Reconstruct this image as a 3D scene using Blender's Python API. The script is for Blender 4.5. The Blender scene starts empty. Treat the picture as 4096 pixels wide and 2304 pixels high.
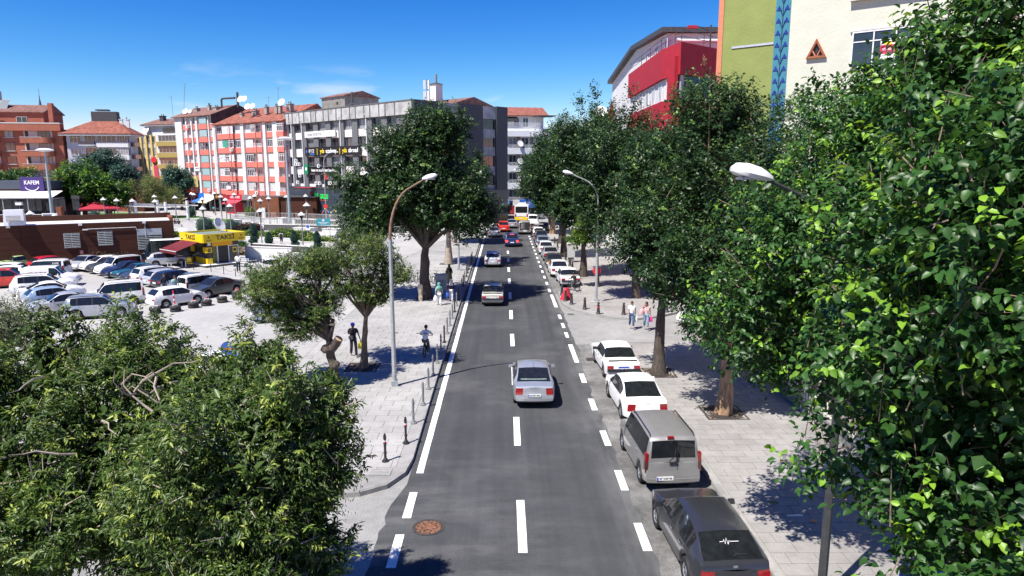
import bpy, math, random
import numpy as np
from mathutils import Vector, Matrix, Euler
random.seed(7); RNG = np.random.default_rng(11)
SC = bpy.context.scene; COL = SC.collection
R = math.radians; PI = math.pi
# ------------------------------------------------------------ camera
cd = bpy.data.cameras.new('camera'); cam = bpy.data.objects.new('camera', cd); COL.objects.link(cam)
cam.location = (0, 0, 10); cam.rotation_euler = (R(80.0), 0, R(-0.69))
cd.lens = 24; cd.sensor_width = 36; cd.clip_start = 0.1; cd.clip_end = 3000
SC.camera = cam
# ------------------------------------------------------------ sky, sun, exposure
SUN = Vector((-0.44, -0.41, 1.0)).normalized()
world = bpy.data.worlds.new('World'); SC.world = world; world.use_nodes = True
nt = world.node_tree; nt.nodes.clear()
out = nt.nodes.new('ShaderNodeOutputWorld'); bg = nt.nodes.new('ShaderNodeBackground')
sky = nt.nodes.new('ShaderNodeTexSky'); sky.sky_type = 'NISHITA'; sky.sun_disc = False
sky.sun_elevation = math.asin(SUN.z); sky.sun_rotation = math.atan2(SUN.x, SUN.y)
sky.altitude = 1000; sky.air_density = 1.0; sky.dust_density = 0.25; sky.ozone_density = 4.0
# deepen the blue of the clear air: one power curve per channel over the whole sky
sp = nt.nodes.new('ShaderNodeSeparateColor'); cb = nt.nodes.new('ShaderNodeCombineColor'); nt.links.new(sky.outputs[0], sp.inputs[0])
for ch, (pw, k) in enumerate(((2.98, 5.2), (1.81, 1.455), (0.95, 0.965))):
    a = nt.nodes.new('ShaderNodeMath'); a.operation = 'MULTIPLY'; a.inputs[1].default_value = 0.095; nt.links.new(sp.outputs[ch], a.inputs[0])
    mn = nt.nodes.new('ShaderNodeMath'); mn.operation = 'MINIMUM'; mn.inputs[1].default_value = 0.8; nt.links.new(a.outputs[0], mn.inputs[0])
    p = nt.nodes.new('ShaderNodeMath'); p.operation = 'POWER'; p.inputs[1].default_value = pw; nt.links.new(mn.outputs[0], p.inputs[0])
    q = nt.nodes.new('ShaderNodeMath'); q.operation = 'MULTIPLY'; q.inputs[1].default_value = k / 0.095; nt.links.new(p.outputs[0], q.inputs[0]); nt.links.new(q.outputs[0], cb.inputs[ch])
# a few small fair-weather clouds low over the roofs
tc = nt.nodes.new('ShaderNodeTexCoord'); mp = nt.nodes.new('ShaderNodeMapping'); mp.inputs['Scale'].default_value = (5.5, 5.5, 22)
mp.inputs['Location'].default_value = (0.35, 0.2, 0.0)
nz = nt.nodes.new('ShaderNodeTexNoise'); nz.inputs['Scale'].default_value = 1.0; nz.inputs['Detail'].default_value = 6
nt.links.new(tc.outputs['Generated'], mp.inputs[0]); nt.links.new(mp.outputs[0], nz.inputs['Vector'])
cr = nt.nodes.new('ShaderNodeValToRGB'); cr.color_ramp.elements[0].position = 0.60; cr.color_ramp.elements[1].position = 0.80
nt.links.new(nz.outputs[0], cr.inputs[0])
sx = nt.nodes.new('ShaderNodeSeparateXYZ'); nt.links.new(tc.outputs['Generated'], sx.inputs[0])
cr2 = nt.nodes.new('ShaderNodeValToRGB'); cr2.color_ramp.elements[0].position = 0.02; cr2.color_ramp.elements[1].position = 0.05
e = cr2.color_ramp.elements.new(0.095); e.color = (1, 1, 1, 1); e = cr2.color_ramp.elements.new(0.14); e.color = (0, 0, 0, 1)
cr2.color_ramp.elements[0].color = (0, 0, 0, 1); cr2.color_ramp.elements[1].color = (1, 1, 1, 1)
nt.links.new(sx.outputs['Z'], cr2.inputs[0])
mm = nt.nodes.new('ShaderNodeMath'); mm.operation = 'MULTIPLY'; nt.links.new(cr.outputs[0], mm.inputs[0]); nt.links.new(cr2.outputs[0], mm.inputs[1])
mx = nt.nodes.new('ShaderNodeMix'); mx.data_type = 'RGBA'; mx.inputs['B'].default_value = (5.6, 6.0, 6.4, 1)
nt.links.new(mm.outputs[0], mx.inputs['Factor']); nt.links.new(cb.outputs[0], mx.inputs['A'])
nt.links.new(mx.outputs['Result'], bg.inputs[0]); bg.inputs[1].default_value = 0.088
nt.links.new(bg.outputs[0], out.inputs[0])
sl = bpy.data.lights.new('sun', 'SUN'); sl.energy = 5.0; sl.angle = R(0.53); sl.color = (1.0, 0.945, 0.86)
sun = bpy.data.objects.new('sun', sl); COL.objects.link(sun); sun.location = (-60, -60, 120)
sun.rotation_euler = (-SUN).to_track_quat('-Z', 'Y').to_euler()
vs = SC.view_settings; SC.display_settings.display_device = 'sRGB'
vs.view_transform = 'Standard'; vs.look = 'None'; vs.exposure = 0.85; vs.gamma = 1.0; vs.use_curve_mapping = False
SC.render.engine = 'CYCLES'; SC.cycles.max_bounces = 6; SC.cycles.transparent_max_bounces = 8
# ------------------------------------------------------------ materials
MATS = {}
def pm(name, col, rough=0.6, metal=0.0, var=0.12, scale=6.0, bump=0.0, bscale=40.0, spec=0.5, coat=0.0, emit=None, obr=0.0, stretch=None):
    """procedural principled: colour noise, optional bump, optional per-object tone"""
    if name in MATS: return MATS[name]
    m = bpy.data.materials.new(name); m.use_nodes = True; t = m.node_tree; b = t.nodes['Principled BSDF']
    b.inputs['Roughness'].default_value = rough; b.inputs['Metallic'].default_value = metal
    b.inputs['Specular IOR Level'].default_value = spec; b.inputs['Coat Weight'].default_value = coat; b.inputs['Coat Roughness'].default_value = 0.06
    c = t.nodes.new('ShaderNodeTexCoord'); n = t.nodes.new('ShaderNodeTexNoise'); n.inputs['Scale'].default_value = scale; n.inputs['Detail'].default_value = 5
    src = c.outputs['Object']
    if stretch:
        mpn = t.nodes.new('ShaderNodeMapping'); mpn.inputs['Scale'].default_value = stretch; t.links.new(src, mpn.inputs[0]); src = mpn.outputs[0]
    t.links.new(src, n.inputs['Vector'])
    r = t.nodes.new('ShaderNodeValToRGB'); r.color_ramp.elements[0].position = 0.3; r.color_ramp.elements[1].position = 0.7
    lo = [max(0, x * (1 - var)) for x in col]; hi = [min(1, x * (1 + var)) for x in col]
    r.color_ramp.elements[0].color = (*lo, 1); r.color_ramp.elements[1].color = (*hi, 1)
    t.links.new(n.outputs[0], r.inputs[0]); o = r.outputs[0]
    if obr:
        oi = t.nodes.new('ShaderNodeObjectInfo'); mr = t.nodes.new('ShaderNodeMapRange'); mr.inputs['To Min'].default_value = 1 - obr; mr.inputs['To Max'].default_value = 1 + obr
        t.links.new(oi.outputs['Random'], mr.inputs['Value'])
        mc = t.nodes.new('ShaderNodeMix'); mc.data_type = 'RGBA'; mc.blend_type = 'MULTIPLY'; mc.inputs['Factor'].default_value = 1
        t.links.new(o, mc.inputs['A']); t.links.new(mr.outputs[0], mc.inputs['B']); o = mc.outputs['Result']
    t.links.new(o, b.inputs['Base Color'])
    if bump:
        n2 = t.nodes.new('ShaderNodeTexNoise'); n2.inputs['Scale'].default_value = bscale; n2.inputs['Detail'].default_value = 4
        t.links.new(c.outputs['Object'], n2.inputs['Vector'])
        bp = t.nodes.new('ShaderNodeBump'); bp.inputs['Strength'].default_value = bump; bp.inputs['Distance'].default_value = 0.02
        t.links.new(n2.outputs[0], bp.inputs['Height']); t.links.new(bp.outputs[0], b.inputs['Normal'])
    if emit: b.inputs['Emission Color'].default_value = (*emit[:3], 1); b.inputs['Emission Strength'].default_value = emit[3]
    MATS[name] = m; return m
def paint(name, col, metal=0.0, rough=0.35):
    return pm('paint_' + name, col, rough=rough, metal=metal, var=0.05, scale=3, coat=0.6)
GLASS = pm('dark_glass', (0.012, 0.014, 0.016), rough=0.04, var=0.3, spec=0.6)
GLASSB = pm('window_glass', (0.03, 0.036, 0.045), rough=0.05, var=0.5, scale=0.8, spec=0.7, obr=0.5)
CURTW = pm('net_curtain', (0.55, 0.55, 0.54), rough=0.3, var=0.4, scale=3, stretch=(6, 1, 0.2), obr=0.25, coat=.5)
CURT = pm('window_curtain', (0.2, 0.21, 0.22), rough=0.25, var=0.35, scale=3, stretch=(6, 1, 0.2), obr=0.3, coat=.5)
BLACK = pm('black_rubber', (0.012, 0.012, 0.013), rough=0.75)
PLAST = pm('black_plastic', (0.02, 0.02, 0.022), rough=0.45)
CHROME = pm('bright_metal', (0.55, 0.56, 0.58), rough=0.25, metal=0.9, var=0.05)
RIM = pm('wheel_alloy', (0.45, 0.46, 0.48), rough=0.35, metal=0.7, var=0.1)
WHITE = pm('white_paint', (0.78, 0.78, 0.77), rough=0.5, var=0.05)
WHITEM = pm('white_metal', (0.72, 0.73, 0.74), rough=0.35, var=0.05)
GREYM = pm('grey_metal', (0.22, 0.23, 0.24), rough=0.45, metal=0.3, var=0.15)
GALV = pm('galvanised_steel', (0.36, 0.38, 0.39), rough=0.5, metal=0.25, var=0.18, scale=3)
REDL = pm('red_lamp', (0.26, 0.008, 0.010), rough=0.15, coat=0.8, var=0.25, scale=20)
CLEARL = pm('clear_lamp', (0.5, 0.52, 0.55), rough=0.1, coat=0.8, var=0.3, scale=20)
ORANGE = pm('orange_lamp', (0.7, 0.18, 0.02), rough=0.2, coat=.5)
SKIN = pm('skin', (0.42, 0.24, 0.16), rough=0.55, var=0.08)
SKIND = pm('skin_tanned', (0.2, 0.1, 0.06), rough=0.55, var=0.08)
HAIR = pm('dark_hair', (0.012, 0.009, 0.008), rough=0.5)
BARK = pm('bark', (0.16, 0.12, 0.09), rough=0.9, var=0.45, scale=7, bump=0.9, bscale=22, stretch=(2, 2, .5))
BARKD = pm('bark_dark', (0.07, 0.055, 0.045), rough=0.9, var=0.5, scale=7, bump=0.9, bscale=18, stretch=(2, 2, .5))
TWIG = pm('pale_twig', (0.3, 0.25, 0.2), rough=0.8, var=0.2)
# ------------------------------------------------------------ mesh builder
class MB:
    def __init__(s): s.v = []; s.f = []; s.m = []; s.mats = []
    def mi(s, mat):
        if mat not in s.mats: s.mats.append(mat)
        return s.mats.index(mat)
    def add(s, vs, fs, mat, M=None):
        o = len(s.v); k = s.mi(mat)
        s.v += [tuple(M @ Vector(v)) for v in vs] if M is not None else [tuple(v) for v in vs]
        for f in fs: s.f.append([i + o for i in f]); s.m.append(k)
        return s
    def box(s, c, d, mat, rz=0.0, M=None, top=None):
        x, y, z = [a / 2 for a in d]; tx, ty = (x, y) if top is None else (x * top[0], y * top[1])
        vs = [(-x, -y, -z), (x, -y, -z), (x, y, -z), (-x, y, -z), (-tx, -ty, z), (tx, -ty, z), (tx, ty, z), (-tx, ty, z)]
        T = Matrix.Translation(c) @ Matrix.Rotation(rz, 4, 'Z')
        return s.add(vs, [(3, 2, 1, 0), (4, 5, 6, 7), (0, 1, 5, 4), (1, 2, 6, 5), (2, 3, 7, 6), (3, 0, 4, 7)], mat, M @ T if M is not None else T)
    def bx(s, x0, x1, y0, y1, z0, z1, mat, M=None):
        return s.box(((x0 + x1) / 2, (y0 + y1) / 2, (z0 + z1) / 2), (x1 - x0, y1 - y0, z1 - z0), mat, M=M)
    def tube(s, pts, r, mat, n=6, cap=True, M=None):
        pts = [Vector(p) for p in pts]; rs = r if isinstance(r, (list, tuple)) else [r] * len(pts)
        vs = []; fs = []; ref = None
        for i, p in enumerate(pts):
            d = (pts[min(i + 1, len(pts) - 1)] - pts[max(i - 1, 0)])
            d = d.normalized() if d.length > 1e-9 else Vector((0, 0, 1))
            if ref is None: ref = Vector((1, 0, 0)) if abs(d.x) < 0.8 else Vector((0, 1, 0))
            a = (ref - d * ref.dot(d)).normalized(); b = d.cross(a); ref = a
            vs += [p + (a * math.cos(2 * PI * k / n) + b * math.sin(2 * PI * k / n)) * rs[i] for k in range(n)]
        for i in range(len(pts) - 1):
            for k in range(n):
                k2 = (k + 1) % n; fs.append((i * n + k, i * n + k2, (i + 1) * n + k2, (i + 1) * n + k))
        if cap: fs.append(tuple(range(n))[::-1]); fs.append(tuple(range((len(pts) - 1) * n, len(pts) * n)))
        return s.add(vs, fs, mat, M)
    def lathe(s, prof, mat, n=12, M=None, sq=(1, 1), cap=True):
        vs = []; fs = []
        for r, z in prof: vs += [(r * sq[0] * math.cos(2 * PI * k / n), r * sq[1] * math.sin(2 * PI * k / n), z) for k in range(n)]
        for i in range(len(prof) - 1):
            for k in range(n):
                k2 = (k + 1) % n; fs.append((i * n + k, i * n + k2, (i + 1) * n + k2, (i + 1) * n + k))
        if cap: fs.append(tuple(range(n))[::-1]); fs.append(tuple(range((len(prof) - 1) * n, len(prof) * n)))
        return s.add(vs, fs, mat, M)
    def prism(s, poly, z0, z1, mat, M=None):
        n = len(poly); vs = [(x, y, z0) for x, y in poly] + [(x, y, z1) for x, y in poly]
        fs = [tuple(range(n))[::-1], tuple(range(n, 2 * n))] + [(i, (i + 1) % n, n + (i + 1) % n, n + i) for i in range(n)]
        return s.add(vs, fs, mat, M)
    def quad(s, a, b, c, d, mat): return s.add([a, b, c, d], [(0, 1, 2, 3)], mat)
    def mesh(s, name, smooth=None):
        me = bpy.data.meshes.new(name); me.from_pydata(s.v, [], s.f)
        for m in s.mats: me.materials.append(m)
        if len(s.mats) > 1: me.polygons.foreach_set('material_index', s.m)
        if smooth is not None:
            me.polygons.foreach_set('use_smooth', [True] * len(me.polygons)); me.set_sharp_from_angle(angle=R(smooth))
        me.update(); return me
    def obj(s, name, parent=None, loc=(0, 0, 0), rz=0.0, smooth=None, **kw): return put(s.mesh(name, smooth), name, parent, loc, rz, **kw)
def put(me, name, parent=None, loc=(0, 0, 0), rz=0.0, sc=None, paint=None, label=None, kind=None):
    o = bpy.data.objects.new(name, me); COL.objects.link(o); o.location = loc
    if hasattr(rz, '__len__'): o.rotation_euler = rz
    elif rz: o.rotation_euler = (0, 0, rz)
    if sc is not None: o.scale = sc if hasattr(sc, '__len__') else (sc,) * 3
    if parent is not None: o.parent = parent
    if paint is not None:
        o.material_slots[0].link = 'OBJECT'; o.material_slots[0].material = paint
    if label: o['label'] = label
    if kind: o['kind'] = kind
    return o
def thing(name, label, cat, loc=(0, 0, 0), rz=0.0, group=None):
    o = bpy.data.objects.new(name, None); COL.objects.link(o); o.location = loc; o.rotation_euler = (0, 0, rz); o.empty_display_size = 0.3
    o['label'] = label; o['category'] = cat
    if group: o['group'] = group
    return o
def tag(o, label, cat, group=None):
    o['label'] = label; o['category'] = cat
    if group: o['group'] = group
    return o
KIDS = {}
def copy_thing(src, loc, rz, label, group=None):
    c = src.copy(); COL.objects.link(c); c.location = loc; c.rotation_euler = (0, 0, rz); c['label'] = label
    if group: c['group'] = group
    for k in src.children:
        d = k.copy(); COL.objects.link(d); d.parent = c
        for g in k.children:
            h = g.copy(); COL.objects.link(h); h.parent = d
    return c
def structure(mb_or_mesh, name, smooth=None, **kw):
    o = mb_or_mesh.obj(name, smooth=smooth, **kw) if isinstance(mb_or_mesh, MB) else put(mb_or_mesh, name, **kw)
    o['kind'] = 'structure'; return o
_dg = None
FONTS = {}
def text_mesh(s, size, mat, depth=0.01, bold=False, align='CENTER'):
    key = (s, size, mat.name, align)
    if key in FONTS: return FONTS[key]
    cu = bpy.data.curves.new('lettering', 'FONT'); cu.body = s; cu.size = size; cu.extrude = depth; cu.align_x = align; cu.align_y = 'CENTER'; cu.resolution_u = 2
    if bold: cu.offset = size * 0.018
    o = bpy.data.objects.new('lettering', cu); COL.objects.link(o)
    bpy.context.view_layer.update()
    me = bpy.data.meshes.new_from_object(o.evaluated_get(bpy.context.evaluated_depsgraph_get())); me.materials.clear(); me.materials.append(mat)
    bpy.data.objects.remove(o); bpy.data.curves.remove(cu); FONTS[key] = me; return me
def text(s, size, mat, parent, loc, rz=0.0, bold=False, depth=0.01, sx=1.0, name='lettering', align='CENTER', tilt=PI / 2):
    """lettering standing upright (readable from -Y when rz = 0)"""
    return put(text_mesh(s, size, mat, depth, bold, align), name, parent, loc, (tilt, 0, rz), (sx, 1, 1))
# ================================================================ ground surfaces
def ground_mat(name, col, stain=0.18, dust=0.0, streak=None, speck=0.15, rough=0.85, obr=0.0, fine=55, sscale=0.35, tone=False, road=False):
    m = bpy.data.materials.new(name); m.use_nodes = True; t = m.node_tree; b = t.nodes['Principled BSDF']; b.inputs['Roughness'].default_value = rough
    b.inputs['Specular IOR Level'].default_value = 0.3
    c = t.nodes.new('ShaderNodeNewGeometry')
    def noise(sc, det, vec=None, stretch=None):
        n = t.nodes.new('ShaderNodeTexNoise'); n.inputs['Scale'].default_value = sc; n.inputs['Detail'].default_value = det; n.inputs['Roughness'].default_value = 0.62
        s = c.outputs['Position']
        if stretch:
            mp = t.nodes.new('ShaderNodeMapping'); mp.inputs['Scale'].default_value = stretch; t.links.new(s, mp.inputs[0]); s = mp.outputs[0]
        t.links.new(s, n.inputs['Vector']); return n.outputs[0]
    def rng(x, a, b_, lo, hi):
        r = t.nodes.new('ShaderNodeMapRange'); r.inputs['From Min'].default_value = a; r.inputs['From Max'].default_value = b_
        r.inputs['To Min'].default_value = lo; r.inputs['To Max'].default_value = hi; t.links.new(x, r.inputs['Value']); return r.outputs[0]
    def mul(x, y):
        k = t.nodes.new('ShaderNodeMath'); k.operation = 'MULTIPLY'; t.links.new(x, k.inputs[0]); t.links.new(y, k.inputs[1]); return k.outputs[0]
    f = rng(noise(sscale, 8), 0.3, 0.7, 1 - stain, 1 + stain)
    f = mul(f, rng(noise(fine, 3), 0.3, 0.7, 1 - speck, 1 + speck))
    f = mul(f, rng(noise(2.6, 6), 0.32, 0.68, 1 - stain * .5, 1 + stain * .5))
    if streak: f = mul(f, rng(noise(1.0, 5, stretch=streak), 0.3, 0.7, 1 - 0.2, 1 + 0.2))
    if obr:
        oi = t.nodes.new('ShaderNodeObjectInfo'); f = mul(f, rng(oi.outputs['Random'], 0, 1, 1 - obr, 1 + obr))
    if tone:
        g = t.nodes.new('ShaderNodeAttribute'); g.attribute_name = 'tone'; f = mul(f, rng(g.outputs['Fac'], 0, 1, 1 - .05, 1 + .05))
    mx = t.nodes.new('ShaderNodeMix'); mx.data_type = 'RGBA'; mx.blend_type = 'MULTIPLY'; mx.inputs['Factor'].default_value = 1
    mx.inputs['A'].default_value = (*col, 1); t.links.new(f, mx.inputs['B']); o = mx.outputs['Result']
    if dust:
        d = rng(noise(0.22, 9), 0.52, 0.72, 0, dust); d = mul(d, rng(noise(30, 2), 0.35, 0.6, 0.2, 1))
        if road:                                     # grit dragged out of the side street and a paler band along the parking side
            sx_ = t.nodes.new('ShaderNodeSeparateXYZ'); t.links.new(c.outputs['Position'], sx_.inputs[0])
            g1 = mul(rng(sx_.outputs['Y'], 16, 25, 1, 0), rng(sx_.outputs['X'], -3.4, 3.0, 1, .1)); g1 = mul(g1, rng(noise(.7, 8, stretch=(.5, 1.6, 1)), .45, .7, 0, .42)); g1 = mul(g1, rng(noise(24, 3), .35, .6, .3, 1))
            g2 = mul(rng(sx_.outputs['X'], 2.9, 4.1, 0, 1), rng(noise(.9, 7, stretch=(1, .25, 1)), .4, .65, 0, .35))
            for g in (g1, g2):
                k = t.nodes.new('ShaderNodeMath'); k.operation = 'ADD'; k.use_clamp = True; t.links.new(d, k.inputs[0]); t.links.new(g, k.inputs[1]); d = k.outputs[0]
        m2 = t.nodes.new('ShaderNodeMix'); m2.data_type = 'RGBA'; m2.inputs['B'].default_value = (0.30, 0.297, 0.29, 1)
        t.links.new(d, m2.inputs['Factor']); t.links.new(o, m2.inputs['A']); o = m2.outputs['Result']
    t.links.new(o, b.inputs['Base Color'])
    bp = t.nodes.new('ShaderNodeBump'); bp.inputs['Strength'].default_value = 0.35; bp.inputs['Distance'].default_value = 0.01
    t.links.new(noise(fine * 1.5, 3), bp.inputs['Height']); t.links.new(bp.outputs[0], b.inputs['Normal'])
    return m
G_ASPH = ground_mat('asphalt', (0.050, 0.0525, 0.056), road=True, stain=0.14, dust=0.22, streak=(1.6, 0.03, 1), speck=0.3, fine=30)
G_STRIP = ground_mat('old_concrete', (0.15, 0.147, 0.142), stain=0.5, dust=0.55, speck=0.3, fine=30)
G_SIDE = ground_mat('dusty_concrete', (0.25, 0.248, 0.243), stain=0.2, dust=0.7, speck=0.25, fine=25)
G_PLAZA = ground_mat('car_park_concrete', (0.33, 0.325, 0.316), stain=0.16, speck=0.1, fine=20, sscale=.12)
G_PAVE = ground_mat('pavement_slab', (0.31, 0.305, 0.297), stain=0.16, speck=0.14, obr=0.05, fine=30)
G_PAVET = ground_mat('pavement_slab_far', (0.31, 0.305, 0.297), stain=0.16, speck=0.14, fine=30, tone=True)
G_JOINT = ground_mat('pavement_bed', (0.27, 0.265, 0.258), stain=0.2)
G_PAVR = ground_mat('pavement_slab_pinkish', (0.262, 0.252, 0.244), stain=0.18, speck=0.14, obr=0.05, fine=30)
G_PAVRT = ground_mat('pavement_slab_pinkish_far', (0.262, 0.252, 0.244), stain=0.18, speck=0.14, fine=30, tone=True)
G_KERB = ground_mat('kerb_concrete', (0.26, 0.257, 0.25), stain=0.3, speck=0.2, obr=0.12)
G_KERBD = ground_mat('kerb_asphalt_stained', (0.06, 0.06, 0.06), stain=0.4, speck=0.2, obr=0.2)
G_GRASS = ground_mat('lawn', (0.07, 0.17, 0.025), stain=0.3, speck=0.5, fine=12)
G_SOIL = ground_mat('soil', (0.16, 0.12, 0.09), stain=0.4, speck=0.4, fine=8)
G_PAINT = ground_mat('road_paint', (0.70, 0.70, 0.69), stain=0.03, speck=0.05)

def sheet(name, poly, z, mat, parent=None, kind=True):
    mb = MB(); mb.add([(x, y, z) for x, y in poly], [tuple(range(len(poly)))], mat)
    o = mb.obj(name, parent)
    if kind: o['kind'] = 'structure'
    return o
sheet('ground', [(-1500, -200), (1500, -200), (1500, 2500), (-1500, 2500)], -0.02, ground_mat('town_ground', (0.22, 0.217, 0.21), stain=.2, sscale=.02))
# asphalt carriageway with a slightly ragged right edge
edge = [(3.95 + random.uniform(-.09, .09), y) for y in np.arange(4, 36, .45)] + [(4.15 + random.uniform(-.06, .06), y) for y in np.arange(36, 47, .7)] + [(4.1, 48), (4.05, 56), (4.1, 90), (4.2, 126), (9, 138), (40, 152)]
le = [(-3.35 - .4 * max(0, (19.2 - y) / 8) + random.uniform(-.1, .1), y) for y in np.arange(4, 19.6, .4)]
road = sheet('road', edge + [(40, 164), (8, 150), (-1.5, 141), (-3.12, 128), (-3.12, 20.5)] + le[::-1], 0.0, G_ASPH)
def mark(name, x0, x1, y0, y1, s=0.0):
    mb = MB(); n = max(1, int((y1 - y0) / 0.8)); ys = np.linspace(y0, y1, n + 1)
    vs = []
    for y in ys: vs += [(x0 + random.uniform(-.006, .006) + s * (y - y0), y, 0.004), (x1 + random.uniform(-.006, .006) + s * (y - y0), y, 0.004)]
    mb.add(vs, [(2 * i, 2 * i + 1, 2 * i + 3, 2 * i + 2) for i in range(n)], G_PAINT); return mb.obj(name, road)
mark('edge_line', -2.92, -2.69, 21.3, 91)
for y in (18.35, 15.85): mark('lane_dash', -2.93 - (20 - y) * .02, -2.68 - (20 - y) * .02, y, y + 1.6)
for y in np.arange(93, 118, 3.2): mark('lane_dash', -2.92, -2.7, y, y + 1.5)
mark('lane_dash', -2.5, -2.3, 119, 127, .12)
for k in range(15):
    y = 16.5 + 7.05 * k
    if y < 118: mark('lane_dash', 0.37, 0.61, y, y + 2.9)
for y in (16.55, 20.0, 23.5, 27.2, 30.9): mark('lane_dash', 3.68, 3.92, y, y + 1.45)
mark('lane_dash', 3.68, 3.92, 34.3, 38.0)
for y in (39.6, 42.1, 44.7): mark('lane_dash', 3.7, 3.9, y, y + 1.35)
mark('lane_dash', 3.68, 3.92, 48.6, 53.6)
for k in range(17): mark('lane_dash', 3.66, 3.86, 54.8 + 3.45 * k, 56.3 + 3.45 * k)
# left side-street mouth, right side street and the old parking strip
sheet('side_street', [(-60, 4), (-3.4, 4), (-3.3, 19.3), (-3.1, 20.6), (-3.0, 21.3), (-6, 19.9), (-60, 18.2)], -0.006, G_SIDE)
sheet('side_street', [(3.9, 38.02), (40, 38.02), (40, 56), (17, 49.5), (10, 45), (7, 44), (5, 46.5), (4.0, 48)], -0.006, G_SIDE)
sheet('parking_strip', [(3.8, 4), (6.75, 4), (6.75, 34), (4.8, 38.02), (3.8, 38.02)], -0.010, G_STRIP)
sheet('parking_strip', [(3.9, 54), (6.7, 54), (6.7, 131), (3.9, 131)], -0.010, G_STRIP)
# pavements
LP = [(-3.35, 128), (-3.35, 60), (-3.30, 30), (-3.24, 22.2), (-3.35, 21.2), (-3.8, 20.3), (-4.5, 19.85), (-5.6, 19.65), (-12, 19.2), (-120, 17.0), (-120, 330), (-3.35, 330)]
mb = MB(); mb.prism(LP[::-1], -0.02, 0.122, G_JOINT); pavL = structure(mb, 'pavement')
sheet('car_park', [(-10.6, 20.0), (-10.6, 78), (-20, 78), (-26.2, 71), (-28, 73.5), (-38, 76), (-62, 62), (-80, 50), (-80, 18.6)], 0.131, G_PLAZA)
sheet('plaza', [(-10.7, 78.1), (-3.4, 124), (-18, 114), (-46, 141), (-80, 168), (-120, 190), (-120, 62), (-62, 62.1), (-38, 76.1), (-28, 73.6), (-26, 71.4), (-20, 78.1)], 0.135, ground_mat('plaza_paving', (0.34, 0.336, 0.328), stain=0.12, sscale=.2, speck=.08, fine=6))
RP = [(6.62, 3), (6.62, 33.2), (6.3, 34.4), (5.2, 35.4), (4.86, 36.3), (4.86, 38.0), (12.3, 38.0), (40, 38), (40, 3)]
mb = MB(); mb.prism(RP, -0.02, 0.115, G_JOINT); pavR = structure(mb, 'pavement')
RF = [(4.35, 54.2), (4.3, 49.5), (4.75, 47.6), (5.8, 45.9), (7.2, 44.7), (8.8, 44.2), (10.4, 44.9), (14, 47.8), (17, 49.4), (40, 56), (40, 190), (6.5, 132), (6.5, 56)]
mb = MB(); mb.prism(RF, -0.02, 0.115, G_JOINT); pavF = structure(mb, 'pavement')
def inside(poly, x, y):
    c = False; n = len(poly)
    for i in range(n):
        x1, y1 = poly[i]; x2, y2 = poly[(i + 1) % n]
        if (y1 > y) != (y2 > y) and x < (x2 - x1) * (y - y1) / (y2 - y1) + x1: c = not c
    return c
def slab_field(parent, poly, x0, x1, y0, y1, sx, sy, mat, matf, limit=300, holes=(), shrink=0.3):
    cells = []
    for j in range(int((y1 - y0) / sy)):
        off = (j % 2) * sx / 2
        for i in range(-1, int((x1 - x0) / sx) + 1):
            a, b = x0 + i * sx + off, x0 + (i + 1) * sx + off; c, d = y0 + j * sy, y0 + (j + 1) * sy
            a, b = max(a, x0), min(b, x1)
            if b - a < 0.12: continue
            cx, cy = (a + b) / 2, (c + d) / 2
            if not all(inside(poly, px, py) for px, py in ((a - .0, c), (b + shrink, c), (a, d), (b + shrink, d))): continue
            if any(h[0] < cx < h[1] and h[2] < cy < h[3] for h in holes): continue
            cells.append((cy, cx, b - a))
    cells.sort(); shared = {}
    far = MB(); tone = []
    for k, (cy, cx, w) in enumerate(cells):
        if k < limit:
            kk = round(w, 2)
            if kk not in shared:
                m = MB(); m.box((0, 0, 0.0), (w - 0.010, sy - 0.010, 0.03), mat, top=(1 - .01 / w, 1 - .01 / sy)); shared[kk] = m.mesh('paving_slab')
            put(shared[kk], 'paving_slab', parent, (cx, cy, 0.122 + random.uniform(0, .004)))
        else:
            far.box((cx, cy, 0.122 + random.uniform(0, .003)), (w - 0.012, sy - 0.012, 0.03), matf); tone += [random.random()] * 8
    if far.v:
        me = far.mesh('paving_slabs'); at = me.attributes.new('tone', 'FLOAT', 'POINT'); at.data.foreach_set('value', tone)
        put(me, 'paving_slabs', parent, kind='stuff')
slab_field(pavR, RP, 6.9, 12.3, 14.2, 38.0, 0.75, 0.5, G_PAVR, G_PAVRT, holes=((8.1, 9.8, 25.65, 27.35), (6.65, 8.35, 31.15, 32.85)))
slab_field(pavL, LP, -10.55, -3.62, 19.7, 78, 0.9, 0.6, G_PAVE, G_PAVET, holes=((-7.9, -6.3, 32.2, 33.95), (-8.6, -6.8, 28.9, 30.6)))
slab_field(pavF, RF, 4.6, 13.4, 44.3, 96, 1.05, 0.85, G_PAVR, G_PAVRT, limit=220)
def kerb_run(parent, pts, mat, w=0.16, step=0.95, h=0.135, side=1, limit=150):
    pts = [Vector((x, y, 0)) for x, y in pts]; seg = []
    acc = 0
    for a, b in zip(pts[:-1], pts[1:]):
        L = (b - a).length; n = max(1, round(L / step))
        for i in range(n): seg.append((a.lerp(b, i / n), a.lerp(b, (i + 1) / n)))
    cache = {}
    for k, (a, b) in enumerate(seg[:limit]):
        d = b - a; L = round(d.length, 1) if d.length > .3 else round(d.length, 2); kk = L
        if kk not in cache:
            m = MB(); m.box((0, 0, 0), (d.length - 0.012, w, h + .03), mat, top=(1, .86)); cache[kk] = m.mesh('kerbstone')
        nrm = Vector((-d.y, d.x, 0)).normalized() * (w / 2 * side)
        put(cache[kk], 'kerbstone', parent, tuple((a + b) / 2 + nrm + Vector((0, 0, h / 2 - .008 + random.uniform(-.003, .003)))), math.atan2(d.y, d.x))
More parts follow.
